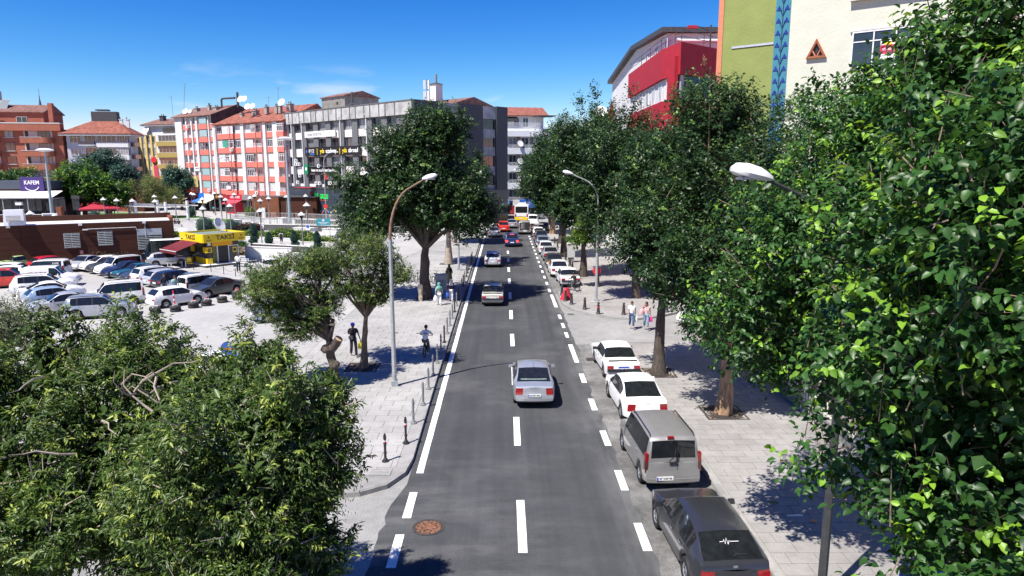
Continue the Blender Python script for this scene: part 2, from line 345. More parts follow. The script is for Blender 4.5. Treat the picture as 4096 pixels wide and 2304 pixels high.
kerb_run(pavL, [(-12, 19.05), (-5.6, 19.5), (-4.45, 19.7), (-3.7, 20.2), (-3.25, 21.1), (-3.14, 22.2), (-3.19, 30), (-3.25, 60), (-3.25, 100)], G_KERB, side=1, w=.11)
kerb_run(pavR, [(6.62, 13.5), (6.62, 33.2), (6.3, 34.4), (5.2, 35.4), (4.86, 36.3), (4.86, 38.0)], G_KERB, side=-1, w=.22)
kerb_run(pavR, [(4.9, 38.0), (12.3, 38.0)], G_KERB, side=-1, w=.2)
kerb_run(pavF, [(6.45, 90), (6.45, 56), (4.35, 54.2), (4.3, 49.5), (4.75, 47.6), (5.8, 45.9), (7.2, 44.7), (8.8, 44.2), (10.4, 44.9), (14, 47.8), (17, 49.4)], G_KERB, side=1, w=.2)
# manhole, drains, utility cover, tree grates
IRON = pm('cast_iron', (0.07, 0.06, 0.055), rough=0.7, metal=.4, var=.4, scale=20)
RUST = pm('rusty_iron', (0.17, 0.075, 0.04), rough=0.85, var=.6, scale=9, bump=.5)
t = thing('manhole_cover', 'round rusty orange manhole cover in the asphalt lane', 'manhole', (-2.15, 17.82, 0.004))
m = MB(); m.lathe([(0.45, 0), (0.45, 0.012), (0.36, 0.012), (0.36, 0.004)], IRON, n=28); m.obj('rim', t)
m = MB(); m.lathe([(0.355, 0), (0.355, 0.009), (0.15, .009), (.15, .014), (0.0, 0.014)], RUST, n=24)
m.obj('lid', t)
for k in range(26):
    a = k * 2.4; r = .06 + .28 * math.sqrt((k + .5) / 26)
    mm_ = MB(); mm_.box((0, 0, 0), (.062, .045, .012), IRON if k % 3 else RUST); mm_.obj('stud', t, (r * math.cos(a), r * math.sin(a), .014), a)
def grate(x, y, w, label, ring=(.24, .36, .48, .6, .72)):
    t = thing('tree_grate', label, 'tree grate', (x, y, 0.118))
    m = MB(); q = w / 2
    for a, b, c, d in ((-q, q, -q, -q + .07), (-q, q, q - .07, q), (-q, -q + .07, -q + .07, q - .07), (q - .07, q, -q + .07, q - .07)): m.bx(a, b, c, d, 0, .035, IRON)
    m.obj('border_frame', t)
    m = MB(); m.add([(-q, -q, .006), (q, -q, .006), (q, q, .006), (-q, q, .006)], [(0, 1, 2, 3)], G_SOIL); m.obj('soil_bed', t)
    for r in ring:
        if r > q - .09: continue
        m = MB(); n = 28; vs = []; fs = []
        for k in range(n):
            a = 2 * PI * k / n
            for rr, z in ((r, .006), (r, .03), (r + .06, .03), (r + .06, .006)): vs.append((rr * math.cos(a), rr * math.sin(a), z))
        for k in range(n):
            k2 = (k + 1) % n
            for j in range(3): fs.append((k * 4 + j, k2 * 4 + j, k2 * 4 + j + 1, k * 4 + j + 1))
        m.add(vs, fs, IRON); m.obj('grate_ring', t)
    m = MB()
    for k in range(4):
        a = PI / 4 + k * PI / 2; m.box((math.cos(a) * q * .78, math.sin(a) * q * .78, .02), (q * .7, .05, .022), IRON, rz=a)
    m.obj('corner_bars', t, kind='stuff')
grate(-7.1, 33.1, 1.6, 'square iron grate round the forked ash trunk beside the lamp post')
grate(7.5, 32.0, 1.6, 'shaded square iron grate round the trunk beside the old white saloon')
grate(8.95, 26.5, 1.65, 'square iron grate round the sunlit brown trunk behind the white sedan')
grate(-5.95, 70.4, 1.4, 'square iron grate at the trunk beyond the bicycle rack')
def cover(x, y, sx_, sy_, label, name='utility_cover', mat=G_PAVE, z=.14, n=4):
    t = thing(name, label, 'cover' if n == 4 else 'drain', (x, y, z)); m = MB(); m.bx(-sx_ / 2, sx_ / 2, -sy_ / 2, sy_ / 2, -.004, .006, mat); m.obj('plate', t)
    for k in range(n):
        m = MB(); yy = -sy_ / 2 + sy_ * (k + .5) / n; m.bx(-sx_ * .42, sx_ * .42, yy - .02, yy + .02, .006, .012, IRON if n != 4 else G_KERB); m.obj('bar', t)
cover(-4.1, 21.1, .75, .5, 'pale square utility cover in the paving by the front banded bollard')
cover(4.55, 34.9, .4, .55, 'small iron drain grating at the road edge beside the old white saloon', 'drain_grating', IRON, .0, 5)
cover(4.62, 46.2, .5, .5, 'small drain grating at the foot of the far street corner kerb', 'drain_grating', G_KERB, .0, 5)
# bits of litter on the right pavement
PAPER = pm('paper', (0.7, 0.7, 0.68)); LEAFG = pm('cut_leaf', (0.08, 0.16, 0.03))
m = MB(); m.box((0, 0, 0), (.45, .08, .02), PAPER); tag(m.obj('paper_strip', None, (8.35, 18.1, .15), .05), 'white strip of paper lying on the right pavement', 'litter')
m = MB(); m.lathe([(0.02, 0), (.09, .01), (.07, .035), (.0, .04)], pm('orange_peel', (.45, .17, .07)), n=8); tag(m.obj('orange_peel', None, (8.75, 17.75, .138)), 'orange and white food scrap lying on the right pavement', 'litter')
m = MB()
for k in range(7):
    a = k * .9; m.box((.08 * math.cos(a), .06 * math.sin(a), .008), (.14, .03, .012), LEAFG, rz=a)
tag(m.obj('leaf_sprig', None, (8.05, 18.9, .14)), 'small green sprig of leaves fallen on the right pavement', 'litter')
for x, y, s in ((-6.6, 40.3, 1), (-5.15, 40.2, .9)):
    m = MB(); m.box((0, 0, .01), (.33 * s, .1, .03), PLAST, rz=.1); m.box((.1, .05, .014), (.12, .09, .02), PLAST, rz=.7)
    tag(m.obj('rubber_scrap', None, (x, y, .135), .1 * s), 'dark scrap of rubber on the paving %s' % ('nearer the lamp post' if s == 1 else 'nearer the bollard row'), 'litter')
# ================================================================ vehicles
def pchip(xs, ys, q):
    xs = np.array(xs, float); ys = np.array(ys, float); h = np.diff(xs); d = np.diff(ys) / h; m = np.zeros_like(ys)
    for i in range(1, len(xs) - 1):
        if d[i - 1] * d[i] > 0: w1 = 2 * h[i] + h[i - 1]; w2 = h[i] + 2 * h[i - 1]; m[i] = (w1 + w2) / (w1 / d[i - 1] + w2 / d[i])
    m[0] = d[0]; m[-1] = d[-1]; q = np.clip(q, xs[0], xs[-1]); i = np.clip(np.searchsorted(xs, q) - 1, 0, len(h) - 1); t = (q - xs[i]) / h[i]
    return (2 * t**3 - 3 * t**2 + 1) * ys[i] + (t**3 - 2 * t**2 + t) * h[i] * m[i] + (-2 * t**3 + 3 * t**2) * ys[i + 1] + (t**3 - t**2) * h[i] * m[i + 1]
PAINT0 = pm('paint_default', (0.5, 0.5, 0.5), coat=.6)
# key points, y from rear (-) to front (+): rg = rear glass base, rr = roof rear end, rf = roof front end, ws = windscreen base
TYPES = dict(
    sedan=dict(L=4.5, W=1.77, H=1.46, top=[(-1, .92), (-.985, .97), (-.80, 1.0), (-.72, 1.02), (-.36, 1.38), (-.1, 1.46), (.12, 1.42), (.47, 1.0), (.8, .86), (.95, .74), (1, .60)], belt=.93, rg=-.74, rr=-.36, rf=.14, ws=.47, roofw=.76, wf=.60, wr=-.60, r=.32, pillars=(-.50, -.12), soft=1, lamp='row'),
    saloon=dict(L=4.2, W=1.62, H=1.40, top=[(-1, .86), (-.97, .93), (-.62, .95), (-.60, .96), (-.40, 1.36), (-.1, 1.40), (.12, 1.38), (.36, .95), (.40, .93), (.96, .82), (1, .72)], belt=.9, rg=-.61, rr=-.41, rf=.12, ws=.37, roofw=.80, wf=.60, wr=-.58, r=.29, pillars=(-.36, -.08), soft=0, lamp='row', blackbump=1),
    hatch=dict(L=4.0, W=1.73, H=1.50, g0=-.68, top=[(-1, .80), (-.985, .93), (-.95, 1.03), (-.74, 1.38), (-.35, 1.49), (.05, 1.47), (.48, 1.03), (.8, .90), (.95, .76), (1, .62)], belt=.95, rg=-.955, rr=-.745, rf=.12, ws=.49, roofw=.74, wf=.61, wr=-.60, r=.32, pillars=(-.56, -.14), soft=1, lamp='row'),
    coupe=dict(g0=-.66, L=4.3, W=1.80, H=1.45, top=[(-1, .84), (-.985, .94), (-.94, 1.0), (-.86, 1.07), (-.60, 1.34), (-.2, 1.45), (.06, 1.43), (.46, 1.0), (.8, .88), (.95, .74), (1, .6)], belt=.94, rg=-.935, rr=-.605, rf=.1, ws=.47, roofw=.70, wf=.61, wr=-.60, r=.33, pillars=(-.56, -.14), soft=1, lamp='row'),
    suv=dict(g0=-.74, L=4.6, W=1.88, H=1.68, top=[(-1, .90), (-.99, 1.05), (-.95, 1.13), (-.84, 1.58), (-.35, 1.68), (.12, 1.64), (.46, 1.14), (.85, 1.02), (.96, .88), (1, .7)], belt=1.06, rg=-.95, rr=-.83, rf=.14, ws=.47, roofw=.78, wf=.60, wr=-.60, r=.37, pillars=(-.55, -.14), soft=1, lamp='row', clad=1, rails=1),
    mpv=dict(g0=-.9, L=4.2, W=1.76, H=1.82, top=[(-1, 1.0), (-.995, 1.12), (-.97, 1.70), (-.90, 1.79), (-.3, 1.82), (.22, 1.76), (.50, 1.16), (.82, .98), (.95, .84), (1, .62)], belt=1.06, rg=-.9945, rr=-.972, rf=.24, ws=.50, roofw=.84, wf=.62, wr=-.62, r=.32, pillars=(-.46, -.02), soft=1, lamp='tall', rails=1, van=1),
    panel=dict(L=4.3, W=1.78, H=1.84, top=[(-1, 1.0), (-.995, 1.14), (-.97, 1.72), (-.90, 1.80), (-.3, 1.84), (.22, 1.78), (.50, 1.16), (.82, .98), (.95, .84), (1, .62)], belt=1.08, rg=-.9945, rr=-.972, rf=.24, ws=.50, roofw=.86, wf=.62, wr=-.62, r=.32, pillars=(.0,), soft=1, lamp='tall', van=1, g0=.03),
    minibus=dict(L=6.9, W=2.05, H=2.75, top=[(-1, 1.2), (-.995, 1.5), (-.98, 2.6), (-.95, 2.72), (0, 2.75), (.60, 2.70), (.70, 2.45), (.83, 1.35), (.95, 1.08), (1, .75)], belt=1.3, rg=-.994, rr=-.981, rf=.66, ws=.83, roofw=.86, wf=.68, wr=-.52, r=.36, pillars=(-.62, -.3, .02, .34, .56), soft=1, lamp='tall', van=1),
)
LEV = 11
CARM = {}
def car_meshes(ty):
    if ty in CARM: return CARM[ty]
    T = TYPES[ty]; L, W, H = T['L'], T['W'], T['H']; hl = L / 2; belt = T['belt']
    kx = [a * hl for a, _ in T['top']]; kz = [b for _, b in T['top']]
    K = {k: T[k] * hl for k in ('rg', 'rr', 'rf', 'ws', 'wf', 'wr')}; r = T['r']; ra = r + .07
    ys = set(np.round(np.linspace(-hl, hl, 26), 3))
    for k in ('rg', 'rr', 'rf', 'ws'): ys.add(round(K[k], 3))
    pil = [p * hl for p in T['pillars']]; pw = .05
    for p in pil: ys |= {round(p - pw, 3), round(p + pw, 3)}
    for w in (K['wf'], K['wr']):
        for a in np.linspace(0, PI, 9): ys.add(round(w + ra * math.cos(a), 3))
    for a in (.03, .09, .2, .36): ys |= {round(-hl + a, 3), round(hl - a, 3)}
    ys = sorted(ys); ys = [y for i, y in enumerate(ys) if i == 0 or y - ys[i - 1] > .012]
    zt = pchip(kx, kz, np.array(ys)) if T['soft'] else np.interp(ys, kx, kz)
    N = len(ys); V = np.zeros((N, 2 * LEV - 1, 3))
    for i, y in enumerate(ys):
        e = max(0, (abs(y) - (hl - .75)) / .75); f = max(0, (y - (hl - .95)) / .95)
        hw = W / 2 * (1 - .10 * e ** 2.2 - .06 * f ** 2) if T['soft'] else W / 2 * (1 - .05 * e ** 3)
        if T.get('van') and y < 0: hw = W / 2 * (1 - .04 * e ** 3)
        zb = .22 + .1 * e ** 2
        for w in (K['wf'], K['wr']):
            d = abs(y - w)
            if d < ra: zb = max(zb, r + math.sqrt(max(0, ra * ra - d * d)) * .98)
        zbe = min(belt + (.04 * (-y / hl) if T['soft'] else 0), zt[i] - .012); k = min(1, max(0, (zt[i] - zbe - .03) / (H - belt - .05)))
        k2 = k ** .8; htr = hw * (.9 * (1 - k2) + T['roofw'] * k2) if T['soft'] else hw * (.94 * (1 - k2) + T['roofw'] * k2)
        ze = zt[i] - .055 * k2 - .006
        z = [zb, zb, zb + .06, max(.50, zb + .10), max(.64, zb + .13), max(.78, zb + .16), zbe, ze, zt[i] - .014 * k2 - .003, zt[i], zt[i] + .012]
        for j in range(5, 1, -1): z[j] = min(z[j], z[j + 1] - .012)
        z[1] = z[0] = min(z[0], z[2] - .02)
        w = [0, .84 * hw, .975 * hw, hw, hw, .99 * hw, .962 * hw, max(htr, .3), max(htr, .3) * .92, max(htr, .3) * .5, 0]
        for j in range(LEV):
            yy = y
            if i in (0, N - 1):
                s = -1 if i == 0 else 1; yy += s * (.05 if j in (2, 3) else (.03 if j == 4 else 0)) - s * (.06 if j < 1 else 0)
            V[i, LEV - 1 + j] = (w[j], yy, z[j]) if j < LEV else 0
            V[i, LEV - 1 - j] = (-w[j], yy, z[j])
    # vertex layout per station: index LEV-1+j right side, LEV-1-j left side (j = 0 bottom centre, LEV-1 = top centre twice)
    flat = V.reshape(-1, 3); W2 = 2 * LEV - 1; vid = lambda i, j, s: i * W2 + LEV - 1 + s * j
    parts = {}
    def emit(name, quad):
        parts.setdefault(name, []).append(quad)
    g0 = T.get('g0', None); yr = (K['rr'] + K['rg']) / 2 + (.0 if not T.get('van') else .12); g0 = yr if g0 is None else g0 * hl
    yf = K['ws'] - (.16 if T['soft'] else .05)
    def win_idx(y):
        for k, p in enumerate(pil):
            if abs(y - p) < pw - .004: return -1
        return sum(1 for p in pil if y > p)
    for i in range(N - 1):
        ym = (ys[i] + ys[i + 1]) / 2
        for s in (1, -1):
            for j in range(LEV - 1):
                q = (vid(i, j, s), vid(i + 1, j, s), vid(i + 1, j + 1, s), vid(i, j + 1, s))
                if s > 0: q = q[::-1]
                nm = 'body'
                if j == 6 and g0 < ym < yf:
                    w = win_idx(ym); nm = ('pillar_%d_%d' % (s, sum(1 for p in pil if ym > p - pw))) if w < 0 else ('side_window_%d_%d' % (w, s))
                elif j in (8, 9) and K['rf'] < ym < K['ws']: nm = 'windscreen'
                elif j in (8, 9) and K['rg'] < ym < K['rr']: nm = 'rear_window'
                elif j == 7 and K['rg'] + .03 < ym < K['rr'] - .03 and ty in ('saloon',): nm = 'rear_window'
                emit(nm, q)
    cols = [-1, -.62, -.2, .2, .62, 1]; capv = {}
    vl = [tuple(v) for v in flat]
    def capvert(i, j, c):
        k = (i, j, c)
        if k not in capv:
            if abs(cols[c]) == 1: capv[k] = vid(i, j, int(cols[c]))
            else:
                p = V[i, LEV - 1 + j]; s = -1 if i == 0 else 1
                vl.append((p[0] * cols[c], p[1] + s * .05 * (1 - cols[c] ** 2) * (1 if T['soft'] else .2), p[2] + (0.006 if j > 6 else 0))); capv[k] = len(vl) - 1
        return capv[k]
    for i in (0, N - 1):
        for j in range(1, 9):
            for c in range(5):
                q = (capvert(i, j, c), capvert(i, j, c + 1), capvert(i, j + 1, c + 1), capvert(i, j + 1, c))
                if i: q = q[::-1]
                nm = 'body'
                emit(nm, q)
    mats = dict(body=PAINT0, pillar=PLAST, windscreen=GLASS, rear_window=GLASS)
    res = []
    def compact(name, quads, mat, off=0.0, smooth=38):
        idx = {}; vs = []; fs = []
        for q in quads:
            f = []
            for v in q:
                if v not in idx: idx[v] = len(vs); vs.append(Vector(vl[v]))
                f.append(idx[v])
            f2 = [a for k, a in enumerate(f) if a != f[k - 1]]
            if len(set(f2)) >= 3: fs.append(f2)
        if off:
            nr = [Vector() for _ in vs]
            for f in fs:
                n = (vs[f[1]] - vs[f[0]]).cross(vs[f[2]] - vs[f[0]])
                for a in f: nr[a] += n
            base = len(vs); vs2 = [v + n.normalized() * off if n.length > 1e-9 else v for v, n in zip(vs, nr)]
            from collections import Counter
            ed = Counter()
            for f in fs:
                for k in range(len(f)): ed[(f[k], f[(k + 1) % len(f)])] += 1
            rim = [(a, b, b + base, a + base) for (a, b) in ed if (b, a) not in ed]
            fs = [[a + base for a in f] for f in fs] + [list(x) for x in rim]; vs = vs + vs2
        m = MB(); m.add(vs, fs, mat); return m.mesh(name, smooth)
    for nm, qs in parts.items():
        base = 'side_window' if nm.startswith('side_window') else 'pillar' if nm.startswith('pillar') else nm
        res.append((base, compact(base, qs, mats.get(base, GLASS)), nm == 'body'))
    # doors, bumpers and lamps as raised panels that follow the body
    def faces(cond, jr, sides=(1, -1)):
        o = []
        for i in range(N - 1):
            if cond((ys[i] + ys[i + 1]) / 2):
                for s in sides:
                    for j in jr:
                        q = (vid(i, j, s), vid(i + 1, j, s), vid(i + 1, j + 1, s), vid(i, j + 1, s)); o.append(q[::-1] if s > 0 else q)
        return o
    def capf(i, jr, cr):
        o = []
        for j in jr:
            for c in cr:
                q = (capvert(i, j, c), capvert(i, j, c + 1), capvert(i, j + 1, c + 1), capvert(i, j + 1, c)); o.append(q[::-1] if i else q)
        return o
    dspan = [(pil[-1] + .0, min(K['ws'] - .12, K['wf'] - ra - .03))]
    if len(pil) > 1: dspan.append((max(pil[0] - .12, K['wr'] + ra * .75), pil[-1] - .015))
    DOOR = []
    for a, b in dspan:
        for s in (1, -1):
            fq = faces(lambda y: a < y < b, (2, 3, 4, 5), (s,))
            if fq: DOOR.append((compact('door', fq, PAINT0, .006), (s * W / 2 * .985, a + .14, belt - .12)))
    bump = PLAST if T.get('blackbump') else PAINT0
    for i, c in ((0, lambda y: y < -hl + .36), (N - 1, lambda y: y > hl - .36)):
        q = faces(c, (2,) if T['soft'] else (3,)) + capf(i, (2,) if T['soft'] else (3,), range(5))
        res.append(('bumper', compact('bumper', q, bump, .022 if T['soft'] else .05), not T.get('blackbump')))
    if T.get('clad'):
        q = faces(lambda y: True, (1,)) + capf(0, (1,), range(5)) + capf(N - 1, (1,), range(5)); res.append(('sill_cladding', compact('sill_cladding', q, PLAST, .015), False))
    for s in (1, -1):
        cc = (4,) if s > 0 else (0,)
        if T['lamp'] == 'row': q = faces(lambda y: y < -hl + .21, (4, 5), (s,)) + capf(0, (4, 5), cc)
        else: q = faces(lambda y: y < -hl + .1, (4, 5, 6), (s,))
        if not T['soft']: q = capf(0, (4,), cc)
        res.append(('taillight', compact('taillight', q, REDL, .012), False))
        q = faces(lambda y: y > hl - .34, (4,), (s,)) + capf(N - 1, (4,), cc) if T['soft'] else capf(N - 1, (4,), cc)
        res.append(('headlight', compact('headlight', q, CLEARL, .012), False))
    res.append(('grille', compact('grille', capf(N - 1, (3,), (1, 2, 3)), PLAST, .012), False))
    if T['lamp'] == 'tall':
        for s in (1, -1):
            m = MB(); m.box((s * (W / 2 - .05), -hl + .075, belt + .10), (.10, .15, .26), REDL); m.box((s * (W / 2 - .045), -hl + .07, belt - .2), (.11, .15, .33), pm('smoked_lamp', (.09, .03, .03), rough=.2, coat=.5)); res.append(('tall_lamp', m.mesh('tall_lamp'), False))
    if not T['soft']:
        q = faces(lambda y: abs(y) < hl * .93, (3,)); res.append(('side_moulding', compact('side_moulding', q, PLAST, .012), False))
    m = MB(); m.bx(-W / 2 * .82, W / 2 * .82, -hl + .3, hl - .3, .17, .40, PLAST)
    res.append(('underbody', m.mesh('underbody'), False))
    # mirrors, plates, wheels, handle
    mir = []
    for s in (1, -1):
        m = MB(); m.box((s * (W / 2 + .09), K['ws'] - .30, belt + .07), (.19, .09, .13), PAINT0 if T['soft'] else PLAST, top=(.8, .8)); m.box((s * (W / 2 - .01), K['ws'] - .28, belt + .03), (.08, .05, .05), PLAST)
        mir.append(m.mesh('wing_mirror'))
    for x in mir: res.append(('wing_mirror', x, T['soft']))
    if T.get('rails'):
        for s in (1, -1):
            m = MB(); x = s * W / 2 * T['roofw'] * .93; z0 = H - .03; m.tube([(x, K['rr'] + .15, z0 - .02), (x, K['rr'] + .28, z0 + .05), (x, K['rf'] - .35, z0 + .05), (x, K['rf'] - .2, z0 - .03)], .022, PLAST, 6); res.append(('roof_rail', m.mesh('roof_rail'), False))
    if not T['soft']:
        m = MB(); m.box((0, -hl + .22, .96), (W * .82, .12, .03), PLAST); res.append(('tail_spoiler', m.mesh('tail_spoiler'), False))
    m = MB(); m.box((0, 0, 0), (.52, .02, .115), WHITE); plate = m.mesh('number_plate')
    zp = .62 if T['lamp'] == 'row' else .52
    pr = min(v[1] for v in vl if abs(v[0]) < .3 and zp - .14 < v[2] < zp + .14) - .02
    wheel = []
    ww = .2
    m = MB(); m.lathe([(r * .62, -ww / 2), (r * .93, -ww / 2), (r, -ww * .32), (r, ww * .32), (r * .93, ww / 2), (r * .62, ww / 2), (r * .6, 0), (r * .62, -ww / 2)], BLACK, n=22, cap=False); tyre = m.mesh('tyre', 40)
    m = MB(); m.lathe([(.0, -ww * .36), (r * .63, -ww * .36), (r * .66, ww * .30), (r * .58, ww * .40), (r * .52, ww * .30), (r * .16, ww * .34), (0, ww * .40)], RIM if T['soft'] else GREYM, n=20)
    for k in range(6):
        a = k * PI / 3 + .5; m.box((math.cos(a) * r * .36, math.sin(a) * r * .36, ww * .312), (.05, .055, .02), BLACK, rz=a)
    rim = m.mesh('rim', 40)
    m = MB(); m.box((0, 0, 0), (.03, .17, .03), PAINT0 if T['soft'] else PLAST); hnd = m.mesh('handle')
    CARM[ty] = dict(parts=res, doors=DOOR, tyre=tyre, rim=rim, hnd=hnd, plate=plate, pp=(0, pr, zp), K=K, W=W, L=L, r=r, H=H, belt=belt, vl=vl)
    return CARM[ty]
def car(ty, name, label, cat, x, y, deg, pt, group=None, full=True, sc=1.0, z=0.0, plate=None, swap=None, skip=()):
    """deg: heading of the nose, anticlockwise from +x"""
    D = car_meshes(ty); t = thing(name, label, cat, (x, y, z), R(deg - 90), group); t.scale = (sc,) * 3
    for nm, me, painted in D['parts']:
        if nm in skip: continue
        if nm == 'pillar' and False: continue
        if not full and nm in ('grille', 'underbody', 'roof_rail'): continue
        p = pt if painted else (swap.get(nm) if swap else None)
        if not me.materials or me.materials[0] is not PAINT0: p = swap.get(nm) if swap and nm in swap else None
        put(me, nm, t, paint=p)
    for s in (1, -1):
        for w in ('wf', 'wr'):
            ty_ = put(D['tyre'], 'wheel', t, (s * (D['W'] / 2 - .11), D['K'][w], D['r']), (0, s * PI / 2, 0)); put(D['rim'], 'rim', ty_, (0, 0, 0))
    if full:
        for me, h in D['doors']:
            d = put(me, 'door', t, paint=pt); put(D['hnd'], 'handle', d, h, paint=pt if D['hnd'].materials[0] is PAINT0 else None)
    pl = put(D['plate'], 'number_plate', t, D['pp'])
    m = MB(); m.box((0, 0, 0), (.045, .004, .105), pm('plate_blue', (.02, .06, .45)))
    put(m.mesh('band'), 'country_band', pl, (-.235, -.0125, 0))
    if plate: text(plate, .1, PLAST, pl, (.02, -.0115, 0), bold=True, depth=.002, sx=.93)
    return t
P_WHITE = paint('white', (.80, .80, .79)); P_SILVER = paint('silver', (.43, .46, .49), .55, .32); P_LSILV = paint('light_silver', (.55, .56, .57), .45)
P_DGREY = paint('dark_grey', (.035, .037, .045), .3, .28); P_GREY = paint('gunmetal', (.06, .068, .075), .35, .3); P_BLACK = paint('black', (.010, .010, .013), .1, .22); P_NAVY = paint('navy', (.012, .016, .045), .2)
P_TEAL = paint('teal', (.012, .1, .15), .2); P_LGREEN = paint('pale_green', (.36, .5, .22)); P_RED = paint('red', (.45, .012, .03)); P_REDSUV = paint('bright_red', (.55, .035, .02)); P_BLUE = paint('deep_blue', (.012, .035, .13), .3)
P_LBLUE = paint('light_blue', (.36, .47, .6), .4); P_BGREY = paint('blue_grey', (.19, .25, .34), .4); P_BEIGE = paint('pale_beige', (.5, .49, .43), .2); P_VANG = paint('dusty_silver', (.30, .295, .285), .45, .42); P_OLIVE = paint('old_brown_grey', (.07, .068, .062), .2)
# ---- moving traffic (everything drives away from the camera)
c = car('sedan', 'silver_sedan', 'silver sedan with curved rear window driving up the middle of the street', 'car', 1.27, 29.65, 90, P_SILVER, plate='08 ED 098', sc=1.0)
m = MB(); m.tube([(0, -.75, 1.40), (0, -.92, 1.62)], .008, PLAST, 5); m.obj('aerial', c)
m = MB(); m.lathe([(0, 0), (.045, .01), (.05, .02), (.0, .03)], CHROME, n=4); m.obj('boot_emblem', c, (0, -2.24, .90), (PI / 2, 0, 0))
m = MB(); m.box((0, -1.33, 1.085), (1.1, .22, .02), pm('parcel_cloth', (.22, .30, .27), var=.4, scale=20)); m.obj('parcel_shelf_cloth', c, (0, -.1, -.02))
car('saloon', 'old_saloon', 'old pale beige boxy saloon driving through the shade of the big tree', 'car', -.83, 50.95, 90, P_BEIGE, plate='42')
car('hatch', 'silver_hatchback', 'small silver hatchback driving ahead of the old beige saloon', 'car', -1.15, 70.6, 90, P_LSILV)
c = car('suv', 'blue_suv', 'dark blue SUV with red brake lights lit ahead of the silver hatchback', 'car', 1.05, 89.0, 90, P_BLUE, swap={'taillight': pm('lit_brake_lamp', (.5, .02, .02), emit=(1, .05, .03, 1.6))})
m = MB(); m.box((0, -1.98, 1.60), (.5, .06, .06), MATS['lit_brake_lamp']); m.obj('high_brake_light', c)
car('sedan', 'silver_coupe', 'low silver coupe at the left edge line passing the blue SUV', 'car', -1.4, 101.0, 90, P_LSILV)
car('suv', 'red_suv', 'bright red SUV in the queue beyond the silver coupe', 'car', -.1, 109.2, 92, P_REDSUV)
car('sedan', 'grey_sedan', 'grey silver sedan waiting just beyond the red SUV', 'car', 1.35, 116.0, 90, P_SILVER)
c = car('mpv', 'cargo_van', 'grey cargo van with open black back doors standing on the street', 'van', 3.15, 105.4, 90, P_VANG, sc=1.12)
m = MB(); m.bx(-.62, .62, -2.17, -2.1, .55, 1.62, PLAST); m.obj('open_cargo_bay', c)
m = MB(); m.bx(-.03, .03, -2.19, -2.17, .5, 1.6, GREYM); m.obj('door_post', c)
m = MB(); m.bx(-.5, -.15, -2.2, -2.18, .8, 1.55, GREYM); m.obj('hanging_sack', c)
car('mpv', 'white_van', 'white van with black rear window next to the city bus', 'van', 5.15, 121.6, 88, P_WHITE, sc=1.05)
# ---- parked row, far part (beyond the side street)
car('saloon', 'white_saloon', 'boxy white saloon parked first beyond the corner behind the cyclist', 'car', 5.55, 58.9, 92.5, P_WHITE, sc=1.02)
c = car('sedan', 'white_sedan', 'white sedan with red corner lamps and headrests behind the boxy white saloon', 'car', 5.15, 64.2, 91, P_WHITE, sc=.98)
car('saloon', 'brown_saloon', 'old dark brown-grey saloon parked beyond the white sedan with headrests', 'car', 5.1, 69.7, 91, P_OLIVE, swap={'taillight': ORANGE})
car('sedan', 'silver_parked_sedan', 'silver grey sedan parked between the brown saloon and a white sedan', 'car', 5.1, 75.4, 91, P_LSILV)
car('sedan', 'white_far_sedan', 'white sedan parked in front of the small blue car', 'car', 4.95, 80.8, 90, P_WHITE)
car('hatch', 'blue_hatchback', 'blue hatchback parked between the white sedan and dark crossover', 'car', 4.95, 87.6, 90, P_BGREY)
car('suv', 'dark_crossover', 'dark grey crossover parked just beyond the blue hatchback', 'car', 5.0, 93.2, 90, P_DGREY, sc=.97)
c = car('hatch', 'open_hatchback', 'white hatchback with its tailgate raised past the dark crossover', 'car', 5.0, 99.8, 90, P_WHITE)
m = MB(); m.box((0, -2.15, 1.78), (1.3, .75, .05), P_WHITE, M=Matrix.Rotation(-.12, 4, 'X')); m.obj('raised_tailgate', c)
car('sedan', 'dark_red_sedan', 'dark car with red lamps parked half behind a brown trunk', 'car', 6.3, 109.5, 90, P_OLIVE)
# ---- parked row, near part
c = car('saloon', 'old_white_saloon', 'old white saloon with dark spoiler and plate 42 AKD 592', 'car', 5.55, 33.15, 92.5, P_WHITE, plate='42 AKD 592', sc=1.02)
m = MB(); m.box((0, 0, 0), (.5, .012, .1), pm('plate_blue', (.02, .06, .45))); m.obj('plate_backing', c, (0, -2.165, .70))
c = car('sedan', 'white_fastback_sedan', 'white modern sedan with black rear glass and plate 42 ALB 026', 'car', 5.5, 27.65, 92.5, P_WHITE, plate='42 ALB 026')
m = MB(); m.tube([(0, -.62, 1.43), (0, -.70, 1.55)], .012, PLAST, 5); m.obj('aerial', c)
c = car('mpv', 'grey_van', 'dusty grey van with twin back doors and plate 07 YAP 90', 'van', 5.15, 21.95, 92.5, P_VANG, plate=None, skip=('number_plate',))
pl = [k for k in c.children if k.name.startswith('number_plate')][0]; pl.location.x = -.27
text('07 YAP 90', .1, PLAST, pl, (.02, -.0115, 0), bold=True, depth=.002, sx=.93)
m = MB(); m.box((.12, -2.135, 1.0), (.018, .03, 1.35), PLAST); m.obj('door_gap', c)
m = MB(); m.tube([(.05, -2.15, 1.45), (.02, -2.17, 1.2), (-.14, -2.16, 1.06)], .018, PLAST, 5); m.obj('rear_wiper', c)
m = MB(); m.box((.0, -2.15, .98), (.26, .05, .07), PLAST); m.obj('door_handle', c)
m = MB(); m.box((-.1, -2.03, 1.79), (.2, .05, .07), REDL); m.obj('high_brake_light', c)
m = MB(); m.bx(-.42, -.12, -2.15, -2.1, .64, .69, PLAST); m.obj('plate_lamp', c)
c = car('coupe', 'dark_grey_hatchback', 'dark grey hatchback nearest the camera with a heartbeat sticker on its rear glass', 'car', 5.22, 16.5, 93.0, P_DGREY, sc=1.02)
